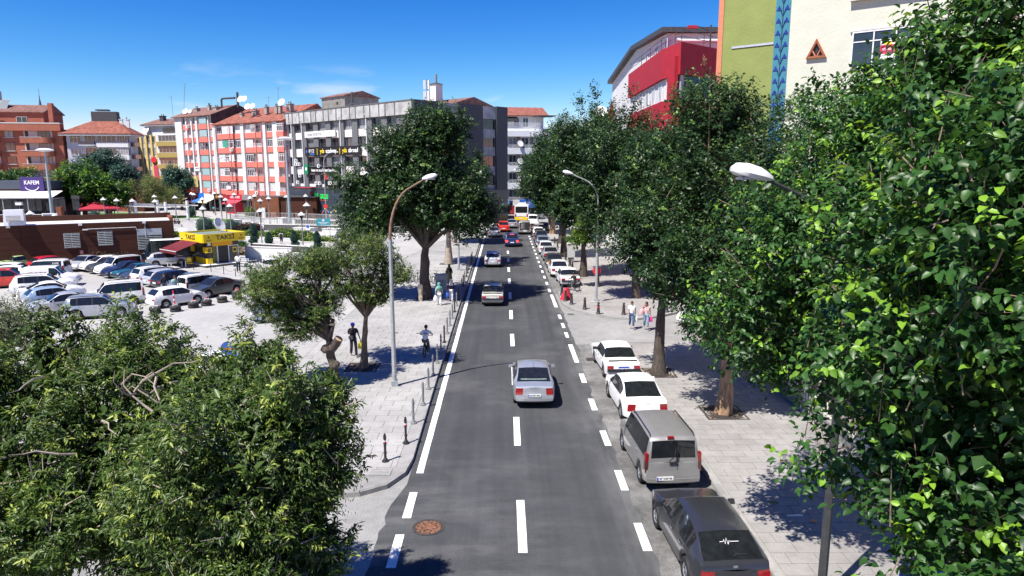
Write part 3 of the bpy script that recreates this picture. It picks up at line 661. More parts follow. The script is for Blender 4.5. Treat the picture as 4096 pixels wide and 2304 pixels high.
m = MB(); hb = [(-.2, 0), (-.12, 0), (-.1, .05), (-.07, -.05), (-.04, .08), (0, -.06), (.03, .02), (.06, 0), (.25, 0)]
m.tube([(x, 0, z) for x, z in hb], .009, WHITE, 4); m.obj('heartbeat_sticker', c, (.0, -1.62, 1.235), (-.5, 0, 0))
m = MB(); m.tube([(.34, -1.9, 1.07), (.1, -1.9, 1.08), (.02, -1.94, 1.05)], .016, PLAST, 5); m.obj('rear_wiper', c)
m = MB(); m.box((0, -2.13, .9), (.1, .02, .08), CHROME); m.obj('tailgate_emblem', c)
car('hatch', 'white_side_street_car', 'white hatchback half hidden by leaves in the side street', 'car', 13.2, 43.4, 215, P_WHITE, plate=None)
# ---- city bus
t = thing('city_bus', 'white city bus with a yellow rear skirt at the end of the street', 'bus', (3.7, 133.6, 0), R(-4))
BW = pm('bus_white', (.78, .78, .77), rough=.3, coat=.5, var=.04); BY = pm('bus_yellow', (.85, .55, .01), rough=.3, coat=.5, var=.04)
m = MB(); m.bx(-1.27, 1.27, -6, 6, .95, 3.0, BW); m.box((0, 0, 3.06), (2.54, 12, .12), BW, top=(.9, .99)); m.obj('body', t, smooth=30)
m = MB(); m.bx(-1.28, 1.28, -6.02, 6.02, .35, .949, BY); m.obj('skirt', t)
m = MB(); m.bx(-1.1, 1.1, -6.04, -6.0, 1.75, 2.88, GLASS); m.obj('rear_window', t)
for s in (1, -1):
    for k in range(6): m = MB(); m.bx(min(s * 1.27, s * 1.29), max(s * 1.27, s * 1.29), -5.6 + k * 1.9, -3.85 + k * 1.9, 1.5, 2.7, GLASS); m.obj('side_window', t)
    m = MB(); m.bx(s * 1.08 - .11, s * 1.08 + .11, -6.05, -6.02, 1.0, 1.5, REDL); m.obj('taillight', t)
    for y in (-3.3, 3.6):
        m = MB(); m.lathe([(.3, -.14), (.48, -.14), (.48, .14), (.3, .14)], BLACK, n=18); w = m.obj('wheel', t, (s * 1.14, y, .48), (0, PI / 2, 0))
        m = MB(); m.lathe([(0, -.12), (.3, -.12), (.3, .1), (0, .1)], GREYM, n=12); m.obj('rim', w)
m = MB(); m.box((0, -3.6, 3.28), (1.7, 2.4, .36), BW, top=(.85, .9)); m.obj('roof_unit', t)
m = MB(); m.bx(-.3, .3, -6.06, -6.03, .62, .74, WHITE); m.obj('number_plate', t)
m = MB(); m.bx(-1.0, .9, -6.055, -6.03, 1.1, 1.14, GREYM); m.obj('engine_vent', t)
m = MB(); m.box((-1.33, 5.5, 2.4), (.12, .2, .4), PLAST); m.obj('wing_mirror', t)
# ---- car park: right-hand rank (noses up-left) from the brown wall towards the tyres
A = 128
PK = 'cars in the open car park'
def pc(ty, name, label, x, y, deg, pt, **k):
    k['sc'] = k.get('sc', 1.0) * .94
    return car(ty, name, label, 'van' if ty in ('mpv', 'panel', 'minibus') else 'car', x, y, deg, pt, group=PK, z=.13, **k)
def rank(i): return (-36.4 + 1.52 * i, 64.3 - 1.235 * i)
pc('hatch', 'white_car', 'white hatchback at the far end of the rank near the louvred brown wall', *rank(-1.9), 235, P_WHITE)
pc('hatch', 'grey_car', 'small grey car squeezed between two white cars of the rank', *rank(-1), 235, P_GREY)
pc('mpv', 'white_mpv', 'white high-roofed MPV facing out of the rank, grey bumper, beside the grey car', *rank(0), 235, P_WHITE, swap={'bumper': PLAST}, sc=.97)
pc('sedan', 'navy_sedan', 'very dark navy sedan facing out between white MPV and teal car', *rank(1), 235, P_NAVY)
pc('saloon', 'teal_saloon', 'old teal saloon facing out with square headlamps', *rank(2), 235, P_TEAL)
pc('sedan', 'dark_blue_estate', 'dark slate blue car facing out between teal saloon and white hatchback', *rank(3.05), 235, P_GREY)
pc('suv', 'white_hatchback', 'white tall hatchback parked nose-in with dark rear glass', *rank(4), 55, P_WHITE, sc=.92)
pc('hatch', 'pale_silver_hatchback', 'pale silver hatchback parked nose-in behind the black hatchback', *rank(5), 55, P_LSILV)
pc('hatch', 'black_hatchback', 'black rounded hatchback parked nose-in with alloy wheels', *rank(6), 55, P_BLACK, sc=1.06)
pc('sedan', 'blue_grey_sedan', 'light blue-grey sedan facing out behind two standing men', *rank(7), 235, P_BGREY)
c = pc('mpv', 'small_white_mpv', 'small white car with tall red lamps next to the dark grey sedan', *rank(8), 55, P_WHITE, sc=.88)
pc('sedan', 'dark_grey_sedan', 'dark grey sedan with alloy wheels beside the orange cone', *rank(9.05), 240, P_GREY, sc=1.02)
pc('hatch', 'white_city_car', 'white hatchback parked alone beside the row of tyre stacks', -23.9, 49.3, 50, P_WHITE)
pc('hatch', 'silver_hatchback', 'silver hatchback parked under the red awning of the taxi kiosk', -34.4, 69.7, 30, P_LSILV)
c = pc('minibus', 'black_minibus', 'long black minibus with white roof standing along the brown wall', -35.3, 72.4, 209, P_BLACK, sc=.93)
m = MB(); m.box((0, -.55, 2.78), (1.75, 5.4, .06), P_WHITE, top=(.93, .98)); m.obj('roof_panel', c)
pc('saloon', 'white_old_saloon', 'old white saloon parked by the bench and bicycle beyond the bushy ash', -22.4, 65.4, 115, P_WHITE)
pc('saloon', 'green_saloon', 'pale green old saloon parked against the brown wall', -48.2, 68.2, 60, P_LGREEN)
pc('hatch', 'red_hatchback', 'red hatchback parked between the pale green saloon and silver sedan', -44.4, 67.0, 62, P_RED)
pc('sedan', 'silver_parked_sedan', 'silver sedan facing out alone in front of the brown wall', -41.3, 67.3, 262, P_LSILV)
c = pc('mpv', 'white_trade_van', 'white trade van with lettering on its dark side window and black roof rails', -41.6, 61.6, 190, P_WHITE)
text('ZAFER', .2, WHITE, c, (-.835, -1.42, 1.52), -PI / 2, bold=True); text('ELEKTRİK', .16, WHITE, c, (-.86, -1.42, 1.32), -PI / 2, bold=True)
pc('hatch', 'white_left_car', 'white hatchback just beyond the trade van with black roof rails', -45.4, 61.8, 190, P_WHITE)
pc('hatch', 'white_edge_car', 'white car at the far end of the left rank beside the red SUV', -43.9, 59.8, 200, P_WHITE)
pc('suv', 'red_crossover', 'red crossover half hidden between white cars of the left rank', -41.6, 57.0, 25, P_REDSUV)
c = pc('panel', 'white_panel_van', 'white panel van with the word CAN in red on its side', -38.2, 57.4, 18, P_WHITE)
text('CAN', .52, pm('van_lettering', (.35, .02, .06)), c, (.915, -.85, 1.22), PI / 2, bold=True, sx=1.35)
pc('suv', 'white_crossover', 'white crossover parked nose-in beside the lettered panel van', -36.6, 54.0, 28, P_WHITE)
pc('sedan', 'white_rank_sedan', 'white sedan parked between white crossover and light blue hatchback', -34.5, 51.7, 35, P_WHITE)
pc('hatch', 'light_blue_hatchback', 'light blue hatchback parked nose-in with tall rear lamps', -32.7, 49.3, 45, P_LBLUE)
pc('sedan', 'silver_facing_sedan', 'silver sedan facing out next to the light blue hatchback', -30.6, 46.9, 222, P_LSILV)
pc('mpv', 'white_rank_mpv', 'white MPV with black roof rails and dark side windows behind the silver wagon', -28.5, 49.3, 212, P_WHITE)
pc('suv', 'silver_wagon', 'silver grey wagon nearest the leaves at the end of the left rank', -27.1, 45.2, 22, P_SILVER, sc=.97)
pc('hatch', 'pale_blue_car', 'pale blue car half hidden behind the pollarded ash', -14.6, 44.3, 30, P_LBLUE)
pc('sedan', 'white_taxi_rank_car', 'white car with orange-red lamp glimpsed through the near ash leaves', -13.6, 31.3, 160, P_WHITE)
# ================================================================ street furniture
def ring_tube(m, r, R_, mat, n=18, k=5, M=None):
    vs = []; fs = []
    for i in range(n):
        a = 2 * PI * i / n
        for j in range(k):
            b = 2 * PI * j / k; vs.append(((R_ + r * math.cos(b)) * math.cos(a), (R_ + r * math.cos(b)) * math.sin(a), r * math.sin(b)))
    for i in range(n):
        for j in range(k): fs.append((i * k + j, ((i + 1) % n) * k + j, ((i + 1) % n) * k + (j + 1) % k, i * k + (j + 1) % k))
    m.add(vs, fs, mat, M)
def street_lamp(x, y, h, arm, deg, label, rusty=True, z=.12, base=False, head=1.0, bow=1.7, GALV=GALV):
    t = thing('street_lamp', label, 'street lamp', (x, y, z), R(deg), 'curved-arm street lamps along the street')
    m = MB(); m.tube([(0, 0, 0), (0, 0, h - bow - .3)], [.105, .078], GALV, 8); m.box((0, 0, .14), (.3, .3, .28), GALV); m.obj('pole', t, smooth=40)
    m = MB(); pts = [(0, 0, h - bow - .32)] + [((1 - math.cos(a)) * arm * .75, 0, h - bow - .3 + math.sin(a) * bow) for a in np.linspace(.05, 1.25, 8)] + [(arm, 0, h + .02)]
    m.tube(pts, [.07, .068, .066, .064, .06, .056, .052, .05, .045, .04], pm('arm_rust', (.20, .115, .075), rough=.7, var=.4, scale=5) if rusty else GALV, 8); m.obj('arm', t, smooth=40)
    m = MB(); rr = [(0.0, .07), (.08, .12), (.2, .17), (.4, .19), (.56, .16), (.66, .06)]
    vs = []; n = 10
    for d, w in rr:
        for k in range(n):
            a = 2 * PI * k / n; vs.append((arm - .08 + d * head, w * head * math.cos(a) * 1.05, h + .03 + (d * .22) * head + w * head * .85 * max(math.sin(a), -.4)))
    fs = [(i * n + k, i * n + (k + 1) % n, (i + 1) * n + (k + 1) % n, (i + 1) * n + k) for i in range(len(rr) - 1) for k in range(n)] + [tuple(range(n))[::-1], tuple(range((len(rr) - 1) * n, len(rr) * n))]
    m.add(vs, fs, WHITEM); hd = m.obj('lamp_head', t, smooth=45)
    m = MB(); m.box((arm + .28 * head, 0, h - .03 + .06 * head), (.38 * head, .22 * head, .05), CLEARL); m.obj('lens', hd)
    if base: m = MB(); m.box((0, 0, .05), (1.0, .75, .14), G_KERB, top=(.92, .92)); m.obj('base_block', t)
    return t
L1 = street_lamp(-5.02, 30.13, 9.35, 1.55, 12, 'street lamp with rust-brown curved arm at the kerbside cyclist', True, bow=2.3)
m = MB()
for k in range(5): m.tube([(.09 * math.cos(k * 2), .09 * math.sin(k * 2), 4.4 - .03 * k), (.16 * math.cos(k * 2 + 1), .16 * math.sin(k * 2 + 1), 4.35 - .12 * k)], .012, pm('green_string', (.12, .2, .16)), 4)
m.obj('tied_string', L1, kind='stuff')
t = street_lamp(6.85, 49.75, 9.4, 1.95, 180, 'street lamp with a round no-parking sign on its pole at the far corner', False, base=True, head=1.1)
m = MB(); m.lathe([(.0, -.012), (.3, -.012), (.3, .012), (0, .012)], pm('sign_red', (.6, .02, .03)), n=24); s_ = m.obj('no_parking_sign', t, (-.03, -.14, 2.35), (PI / 2, 0, 0))
m = MB(); m.lathe([(0, .012), (.22, .012), (.22, .02), (0, .02)], pm('sign_blue', (.02, .08, .4)), n=24); m.obj('sign_face', s_)
for a in (.78, -.78): m = MB(); m.box((0, 0, .022), (.44, .05, .012), MATS['sign_red'], rz=a); m.obj('sign_bar', s_)
m = MB(); m.tube([(-.03, -.115, .8), (.03, -.115, .68), (-.02, -.115, .55)], .014, pm('blue_spray', (.05, .25, .6)), 4); m.obj('spray_mark', t)
street_lamp(7.25, 14.1, 9.62, 1.95, 187, 'street lamp at the near right with its white head among elm leaves', False, head=1.3, GALV=pm('shaded_steel', (.06, .064, .066), rough=.5, metal=.3, var=.2))  # pole steel coloured darker to stand in for the leaf shade on it
street_lamp(-4.4, 66.0, 9.3, 1.75, 8, 'street lamp standing behind the big dark tree on the left pavement', True)
street_lamp(.35, 141.5, 9.5, 1.8, 12, 'street lamp at the street end before the white balcony building', False, z=.0)
# tall plaza masts
def mast(x, y, h, label):
    t = thing('light_mast', label, 'light mast', (x, y, .13), 0, 'tall plaza light masts'); B = pm('mast_blue_grey', (.30, .37, .40), rough=.4, metal=.2)
    m = MB(); m.tube([(0, 0, 0), (0, 0, h)], [.27, .13], B, 12); m.obj('pole', t, smooth=40)
    m = MB(); m.lathe([(.3, h), (1.15, h + .12), (1.2, h + .25), (.75, h + .45), (.0, h + .52)], WHITEM, n=20); m.obj('lamp_disc', t, smooth=40)
mast(-33.97, 109.11, 14.1, 'tall light mast with white disc in front of the red and white apartments')
mast(-68, 104, 12.2, 'tall light mast with white disc in front of the leafy park trees')
# left kerb bollards
BOLD = [(-4.05, 21.95), (-3.57, 23.5), (-3.56, 25.5)] + [(-3.42, 27.6 + 2.09 * k) for k in range(16)]
def bollard_l(x, y, dark, band, label):
    t = thing('bollard', label, 'bollard', (x, y, .135), 0, 'thin metal bollards along the left kerb'); mt = PLAST if dark else GREYM
    m = MB(); m.lathe([(.13, 0), (.13, .03), (.085, .05), (.075, .1), (.045, .12), (.042, .86), (.052, .88), (.05, .93), (.03, .96), (.035, 1.0), (.0, 1.01)], mt, n=10); m.obj('post', t, smooth=40)
    for z in (.28, .62, .80):
        m = MB(); m.lathe([(.05, z), (.056, z + .01), (.056, z + .05), (.05, z + .06)], mt, n=10); m.obj('collar', t)
    if band:
        for z in (.34, .68):
            for q, mm_ in ((0, pm('sign_red', (.6, .02, .03))), (.045, WHITE)):
                m = MB(); m.lathe([(.0435, z + q), (.0435, z + q + .04)], mm_, n=10); m.obj('reflective_band', t)
bl = ['black bollard with red and white bands at the rounded corner', 'black bollard with red and white bands second from the rounded corner', 'dull grey bollard third from the rounded corner kerb']
for k, (x, y) in enumerate(BOLD):
    lab = bl[k] if k < 3 else ('%s bollard %s of the kerb row' % ('black' if k in (8, 12, 14, 17) else 'grey', ['fourth', 'fifth', 'sixth', 'seventh', 'eighth', 'ninth', 'tenth', 'eleventh', 'twelfth', 'thirteenth', 'fourteenth', 'fifteenth', 'sixteenth', 'seventeenth', 'eighteenth', 'nineteenth'][k - 3] + ' from the rounded corner'))
    bollard_l(x, y, k in (0, 1, 8, 12, 14, 17), k < 2, lab)
for k in range(6): bollard_l(-3.42, 62 + 2.2 * k, 1, 0, 'dark bollard of the kerb row level with the silver hatchback, %s of six' % ['first', 'second', 'third', 'fourth', 'fifth', 'sixth'][k])
# chess-pawn bollards on the right
def pawn(x, y, label, band=False):
    t = thing('pawn_bollard', label, 'bollard', (x, y, .135), 0, 'stout pawn-shaped bollards on the right pavements')
    IR = pm('dark_cast_iron', (.045, .046, .048), rough=.5, metal=.3, var=.3)
    m = MB(); m.lathe([(.17, 0), (.17, .05), (.13, .09), (.115, .2), (.085, .52), (.08, .56), (.105, .58), (.105, .63), (.06, .65), (.06, .68)], IR, n=12); m.obj('post', t, smooth=40)
    m = MB(); m.lathe([(.03, .67), (.075, .71), (.09, .76), (.075, .82), (.03, .85), (0, .855)], IR, n=12); m.obj('ball_top', t, smooth=50)
    if band: m = MB(); m.lathe([(.096, .46), (.092, .53)], MATS['sign_red'], n=12); m.obj('reflective_band', t)
for x, y, l, b in ((4.55, 52.6, 'pawn bollard at the kerb just behind the boy on a bicycle', 0), (4.62, 50.3, 'pawn bollard at the kerb beyond the draped red cloth', 0), (4.95, 49.0, 'pawn bollard standing against the draped red cloth', 0),
                   (5.72, 47.3, 'pawn bollard on the rounded corner next past the red cloth', 0), (6.45, 45.6, 'pawn bollard with a red band on the rounded corner', 1), (8.15, 45.4, 'pawn bollard at the apex of the corner left of the two women', 0), (11.3, 46.3, 'pawn bollard in the shade right of the two women', 0),
                   (6.75, 60.5, 'pawn bollard beside the boxy white saloon parked at the corner', 0), (6.7, 66.0, 'pawn bollard beside the white sedan with headrests', 0), (6.75, 69.0, 'pawn bollard in front of the grey street cabinet', 0), (6.7, 73.4, 'pawn bollard behind the grey street cabinet', 0), (6.7, 79.0, 'pawn bollard level with the far white sedan', 0), (6.72, 85.0, 'pawn bollard level with the blue hatchback', 0), (6.72, 90.0, 'pawn bollard level with the dark crossover', 0)):
    pawn(x, y, l, b)
# red cloth draped over a stool-like stand
m = MB(); RC = pm('red_cloth', (.42, .015, .035), rough=.9, var=.15)
prof = [(.0, .0, 1.0), (.16, .02, .97), (.26, .1, .72), (.36, .2, .4), (.46, .3, .1), (.5, .34, .02)]
n = 26; vs = [(0, 0, .92)]; fs = []
for j, (r, _, z) in enumerate(prof[1:]):
    for k in range(n):
        a = 2 * PI * k / n; f = 1 + (.16 * j / 4) * math.sin(a * 5 + j * .2) + .1 * math.sin(a * 2); vs.append((r * f * math.cos(a), r * f * math.sin(a) * .8, z * .92 + .04 * math.sin(a * 3)))
for k in range(n): fs.append((0, 1 + k, 1 + (k + 1) % n))
for j in range(4):
    for k in range(n): fs.append((1 + j * n + k, 1 + (j + 1) * n + k, 1 + (j + 1) * n + (k + 1) % n, 1 + j * n + (k + 1) % n))
m.add(vs, fs, RC); tag(m.obj('draped_cloth', None, (4.75, 50.85, .13), .3, smooth=60), 'bright red cloth draped over something at the street corner', 'cloth')
# street cabinet, post, cone, bucket, tyres
t = thing('street_cabinet', 'pale grey utility cabinet on a dark plinth by the parked cars', 'utility cabinet', (7.1, 71.6, .13))
LG = pm('cabinet_grey', (.45, .46, .46), rough=.5, var=.08)
m = MB(); m.bx(-.38, .38, -.3, .3, .55, 2.0, LG); m.obj('box', t); m = MB(); m.box((0, 0, 2.07), (.9, .75, .14), LG, top=(.8, .8)); m.obj('lid', t); m = MB(); m.bx(-.3, .3, -.22, .22, 0, .55, GREYM); m.obj('plinth', t)
t = thing('street_cabinet', 'grey graffitied utility cabinet behind the big dark trunk', 'utility cabinet', (-5.1, 54.9, .13))
m = MB(); m.bx(-.45, .45, -.3, .3, 0, 1.25, LG); m.obj('box', t); m = MB(); m.box((0, 0, 1.3), (1.0, .7, .1), LG, top=(.9, .8)); m.obj('lid', t)
text('ЗUL', .3, PLAST, t, (.05, -.305, .8), sx=1.1); text('ИF', .25, PLAST, t, (.0, -.305, .42), sx=1.1)
m = MB(); m.bx(-.14, .14, -.05, .05, 0, 1.3, pm('raw_board', (.45, .38, .28), var=.2)); m.box((0, 0, 1.0), (.36, .06, .5), MATS['raw_board']); tag(m.obj('wooden_post', None, (-6.25, 50.3, .13)), 'short pale board post in front of the big dark trunk', 'post')
t = thing('traffic_cone', 'tall faded orange traffic cone behind the dark grey sedan', 'cone', (-20.7, 56.0, .13)); OC = pm('cone_orange', (.5, .15, .06), var=.25)
m = MB(); m.bx(-.25, .25, -.25, .25, 0, .05, OC); m.obj('base', t); m = MB(); m.lathe([(.2, .05), (.03, 1.15), (0, 1.16)], OC, n=14); m.obj('cone', t, smooth=50)
m = MB(); m.lathe([(.142, .42), (.105, .62)], WHITE, n=14); m.obj('reflective_band', t)
t = thing('bucket', 'white paint bucket holding a black post at the car park edge', 'bucket', (-19.9, 55.2, .13)); m = MB(); m.lathe([(.15, 0), (.19, .36), (.2, .37), (.17, .36), (.0, .3)], WHITE, n=14); m.obj('pail', t, smooth=40)
m = MB(); m.tube([(0, 0, .2), (0, 0, 1.25)], .035, PLAST, 6); m.obj('post', t)
CH = [(-19.9, 55.2), (-20.95, 57.6), (-23.2, 61.2), (-24.7, 62.4), (-26.3, 63.7), (-28.2, 65.4), (-30.4, 66.6)]
for k, (x, y) in enumerate(CH[1:]):
    t = thing('chain_post', 'thin black chain post %s' % ['behind the orange cone', 'behind the dark grey sedan', 'behind the small white car with red lamps', 'in front of the man in the white shirt', 'at the kiosk kerb near the black hatchback', 'at the kiosk kerb under the awning'][k], 'post', (x, y, .13), 0, 'chain posts between car park and kiosk')
    m = MB(); m.tube([(0, 0, 0), (0, 0, .75)], .035, PLAST, 6); m.obj('post', t)
    m = MB(); p0 = Vector((CH[k][0] - x, CH[k][1] - y, .7)); m.tube([p0 * (1 - s) + Vector((0, 0, .7)) * s - Vector((0, 0, .7 * .5 * 4 * s * (1 - s))) for s in np.linspace(0, 1, 7)], .012, PLAST, 4); m.obj('chain', t)
tw = {}
def tyre_mesh():
    if 't' not in tw:
        m = MB(); m.lathe([(.19, 0), (.33, 0), (.37, .05), (.37, .16), (.33, .21), (.19, .21), (.17, .1)], pm('old_tyre', (.035, .035, .036), rough=.9, var=.4, scale=5), n=20); tw['t'] = m.mesh('tyre', 40)
    return tw['t']
STK = [(-24.6, 44.9, 1, 'lone tyre with red scrap nearest the silver wagon'), (-24.0, 46.3, 2, 'tyre stack half behind leaves next to the white hatchback'), (-22.9, 46.85, 2, 'tyre stack carrying the tall red and white stake'), (-22.2, 48.1, 2, 'tyre stack just right of the red stake, red tip in its rubble'),
       (-21.6, 48.9, 2, 'tyre stack by the front wheel of the white hatchback'), (-20.95, 50.1, 2, 'tyre stack with a pale board lying across it'), (-20.3, 51.3, 3, 'tallest tyre stack with pink rubble on top'), (-19.5, 52.6, 1, 'low tyre with a red stub beside the leaves of the ash')]
CONC = pm('rubble', (.5, .45, .42), var=.3, scale=4); PINK = pm('pink_rubble', (.55, .25, .22), var=.3)
for k, (x, y, n, l) in enumerate(STK):
    t = thing('tyre_stack', l, 'tyre stack', (x, y, .13), 0, 'stacks of old tyres along the car park edge')
    for j in range(n): put(tyre_mesh(), 'tyre', t, (random.uniform(-.04, .04), random.uniform(-.04, .04), j * .215), (random.uniform(-.04, .04), random.uniform(-.04, .04), j))
    h = n * .215; m = MB(); m.lathe([(.18, h - .05), (.16, h + .02), (.0, h + .05)], CONC, n=9); m.obj('filling', t)
    m = MB(); m.box((.06, -.04, h + .06), (.3, .2, .1), PINK if k == 6 else CONC, rz=.5); m.obj('rubble_piece', t)
    if k == 2:
        m = MB(); m.tube([(0, 0, h), (-.04, 0, h + 1.05)], .05, pm('sign_red', (.6, .02, .03)), 8); s_ = m.obj('stake', t)
        for zz in (.35, .7): m = MB(); m.lathe([(.053, h + zz), (.053, h + zz + .12)], WHITE, n=8, M=Matrix.Translation((-.04 * zz, 0, 0))); m.obj('band', s_)
    elif k in (3, 4, 6, 7): m = MB(); m.tube([(0, 0, h), (0, 0, h + .2)], .05, MATS['sign_red'], 7); m.obj('stub', t)
    elif k == 5: m = MB(); m.box((.15, 0, h + .1), (.7, .22, .03), CONC, rz=-.2); m.obj('board', t)
# ---- blue street signs
BLUE = pm('sign_blue', (.02, .08, .4), rough=.4)
t = thing('taxi_rank_sign', 'blue TAKSİ board on a pole among the near ash leaves', 'sign', (-11.6, 29.8, .13)); m = MB(); m.tube([(0, 0, 0), (0, 0, 2.1)], .04, GALV, 7); m.obj('pole', t)
m = MB(); m.bx(-.5, .5, -.05, -.02, 1.0, 1.75, BLUE); m.obj('board', t); text('TAKSİ', .26, WHITE, t, (0, -.052, 1.2), bold=True, depth=.003); m = MB(); m.lathe([(0, 0), (.32, 0), (.32, .02), (0, .02)], BLUE, n=20); m.obj('round_sign', t, (-.75, -.05, 1.9), (PI / 2, 0, 0))
m = MB(); m.box((-.75, -.08, 1.9), (.5, .02, .06), MATS['sign_red']); m.obj('sign_bar', t)
t = thing('parking_sign', 'corner of a blue sign beside the near street lamp pole', 'sign', (8.1, 12.0, .13)); m = MB(); m.tube([(0, 0, 0), (0, 0, 2.1)], .035, GALV, 7); m.obj('pole', t); m = MB(); m.bx(-.45, .45, -.05, -.02, 1.4, 2.25, BLUE); m.obj('board', t)
m = MB(); m.lathe([(.0, 0), (.25, 0), (.25, .01), (0, .01)], WHITE, n=18); m.obj('sign_face', t, (0, -.052, 1.85), (PI / 2, 0, 0))
# ---- bicycles
def bike(label, x, y, deg, col=PLAST, z=.13, lean=0.0, group=None):
    t = thing('bicycle', label, 'bicycle', (x, y, z), R(deg - 90), group); fr = pm('bike_frame_' + col.name, (.03, .03, .035), rough=.3) if col is PLAST else col
    for yy in (-.52, .52):
        m = MB(); ring_tube(m, .028, .31, BLACK, 22, 5); w = m.obj('wheel', t, (0, yy, .34), (0, PI / 2, 0), smooth=50)
        m = MB()
        for k in range(8): m.tube([(0, 0, 0), (.3 * math.cos(k * PI / 4), .3 * math.sin(k * PI / 4), 0)], .004, CHROME, 3)
        m.obj('spokes', w, kind='stuff')
    m = MB(); A_, B_, C_, D_ = (0, -.52, .34), (0, -.06, .30), (0, -.18, .78), (0, .38, .82)
    for a, b in ((A_, B_), (B_, C_), (A_, C_), (B_, D_), (C_, D_), (D_, (0, .52, .34)), (D_, (0, .34, .98))): m.tube([a, b], .02, fr, 6)
    m.obj('frame', t)
    m = MB(); m.tube([(-.28, .28, 1.02), (0, .35, .99), (.28, .28, 1.02)], .016, PLAST, 6); m.obj('handlebar', t)
    m = MB(); m.box((0, -.2, .86), (.16, .26, .06), BLACK, top=(.6, .8)); m.tube([(0, -.18, .76), (0, -.2, .85)], .016, CHROME, 5); m.obj('saddle', t)
    m = MB(); m.lathe([(.0, -.01), (.09, -.01), (.09, .01), (0, .01)], GREYM, n=12); cr_ = m.obj('crank', t, (0.04, -.06, .3), (0, PI / 2, 0))
    for s in (1, -1): m = MB(); m.box((s * .1, -.06 + s * .02, .30 - s * .15), (.1, .08, .03), PLAST); m.obj('pedal', t)
    return t
BIKE1 = bike('black bicycle ridden along the left kerb by the boy in a white t-shirt', -4.15, 35.4, 86)
BIKE2 = bike('bicycle ridden by the boy in black behind the boxy white saloon', 5.65, 54.5, 118)
bike('dark bicycle parked beside the pale bench by the taxi kiosk', -25.3, 69.4, 20)
for k in range(5): bike('bicycle in the rack behind the big dark trunk, %s from the cabinet' % ['first', 'second', 'third', 'fourth', 'fifth'][k], -5.2 - .75 * k, 58.6 + .1 * k, 75, group='bicycles in the rack')
t = thing('bicycle_rack', 'row of metal hoops holding bicycles behind the big dark trunk', 'bicycle rack', (-6.7, 59.4, .13))
for k in range(6): m = MB(); m.tube([(-1.9 + .75 * k, -.3, 0), (-1.9 + .75 * k, -.3, .55), (-1.9 + .75 * k, -.15, .75), (-1.9 + .75 * k, .15, .75), (-1.9 + .75 * k, .3, .55), (-1.9 + .75 * k, .3, 0)], .025, GALV, 6); m.obj('hoop', t)
m = MB(); m.bx(-2.1, 2.1, -.35, -.3, .02, .07, GALV); m.obj('rail', t)
# ---- benches
def bench(x, y, deg, label, mat=None, legm=None, L=1.7, group='benches'):
    t = thing('bench', label, 'bench', (x, y, .13), R(deg), group); mat = mat or pm('bench_pale', (.55, .56, .53)); legm = legm or GREYM
    for k in range(3): m = MB(); m.bx(-L / 2, L / 2, -.22 + k * .15, -.1 + k * .15, .42, .46, mat); m.obj('seat_slat', t)
    for k in range(2): m = MB(); m.bx(-L / 2, L / 2, .25, .28, .56 + k * .17, .68 + k * .17, mat); m.obj('back_slat', t)
    for s in (-1, 1): m = MB(); m.bx(s * L * .4 - .03, s * L * .4 + .03, -.2, .22, 0, .42, legm); m.bx(s * L * .4 - .03, s * L * .4 + .03, .2, .26, .3, .85, legm); m.obj('leg', t)
bench(-26.6, 68.6, -20, 'pale slatted bench with teal legs by the taxi kiosk', None, P_TEAL)
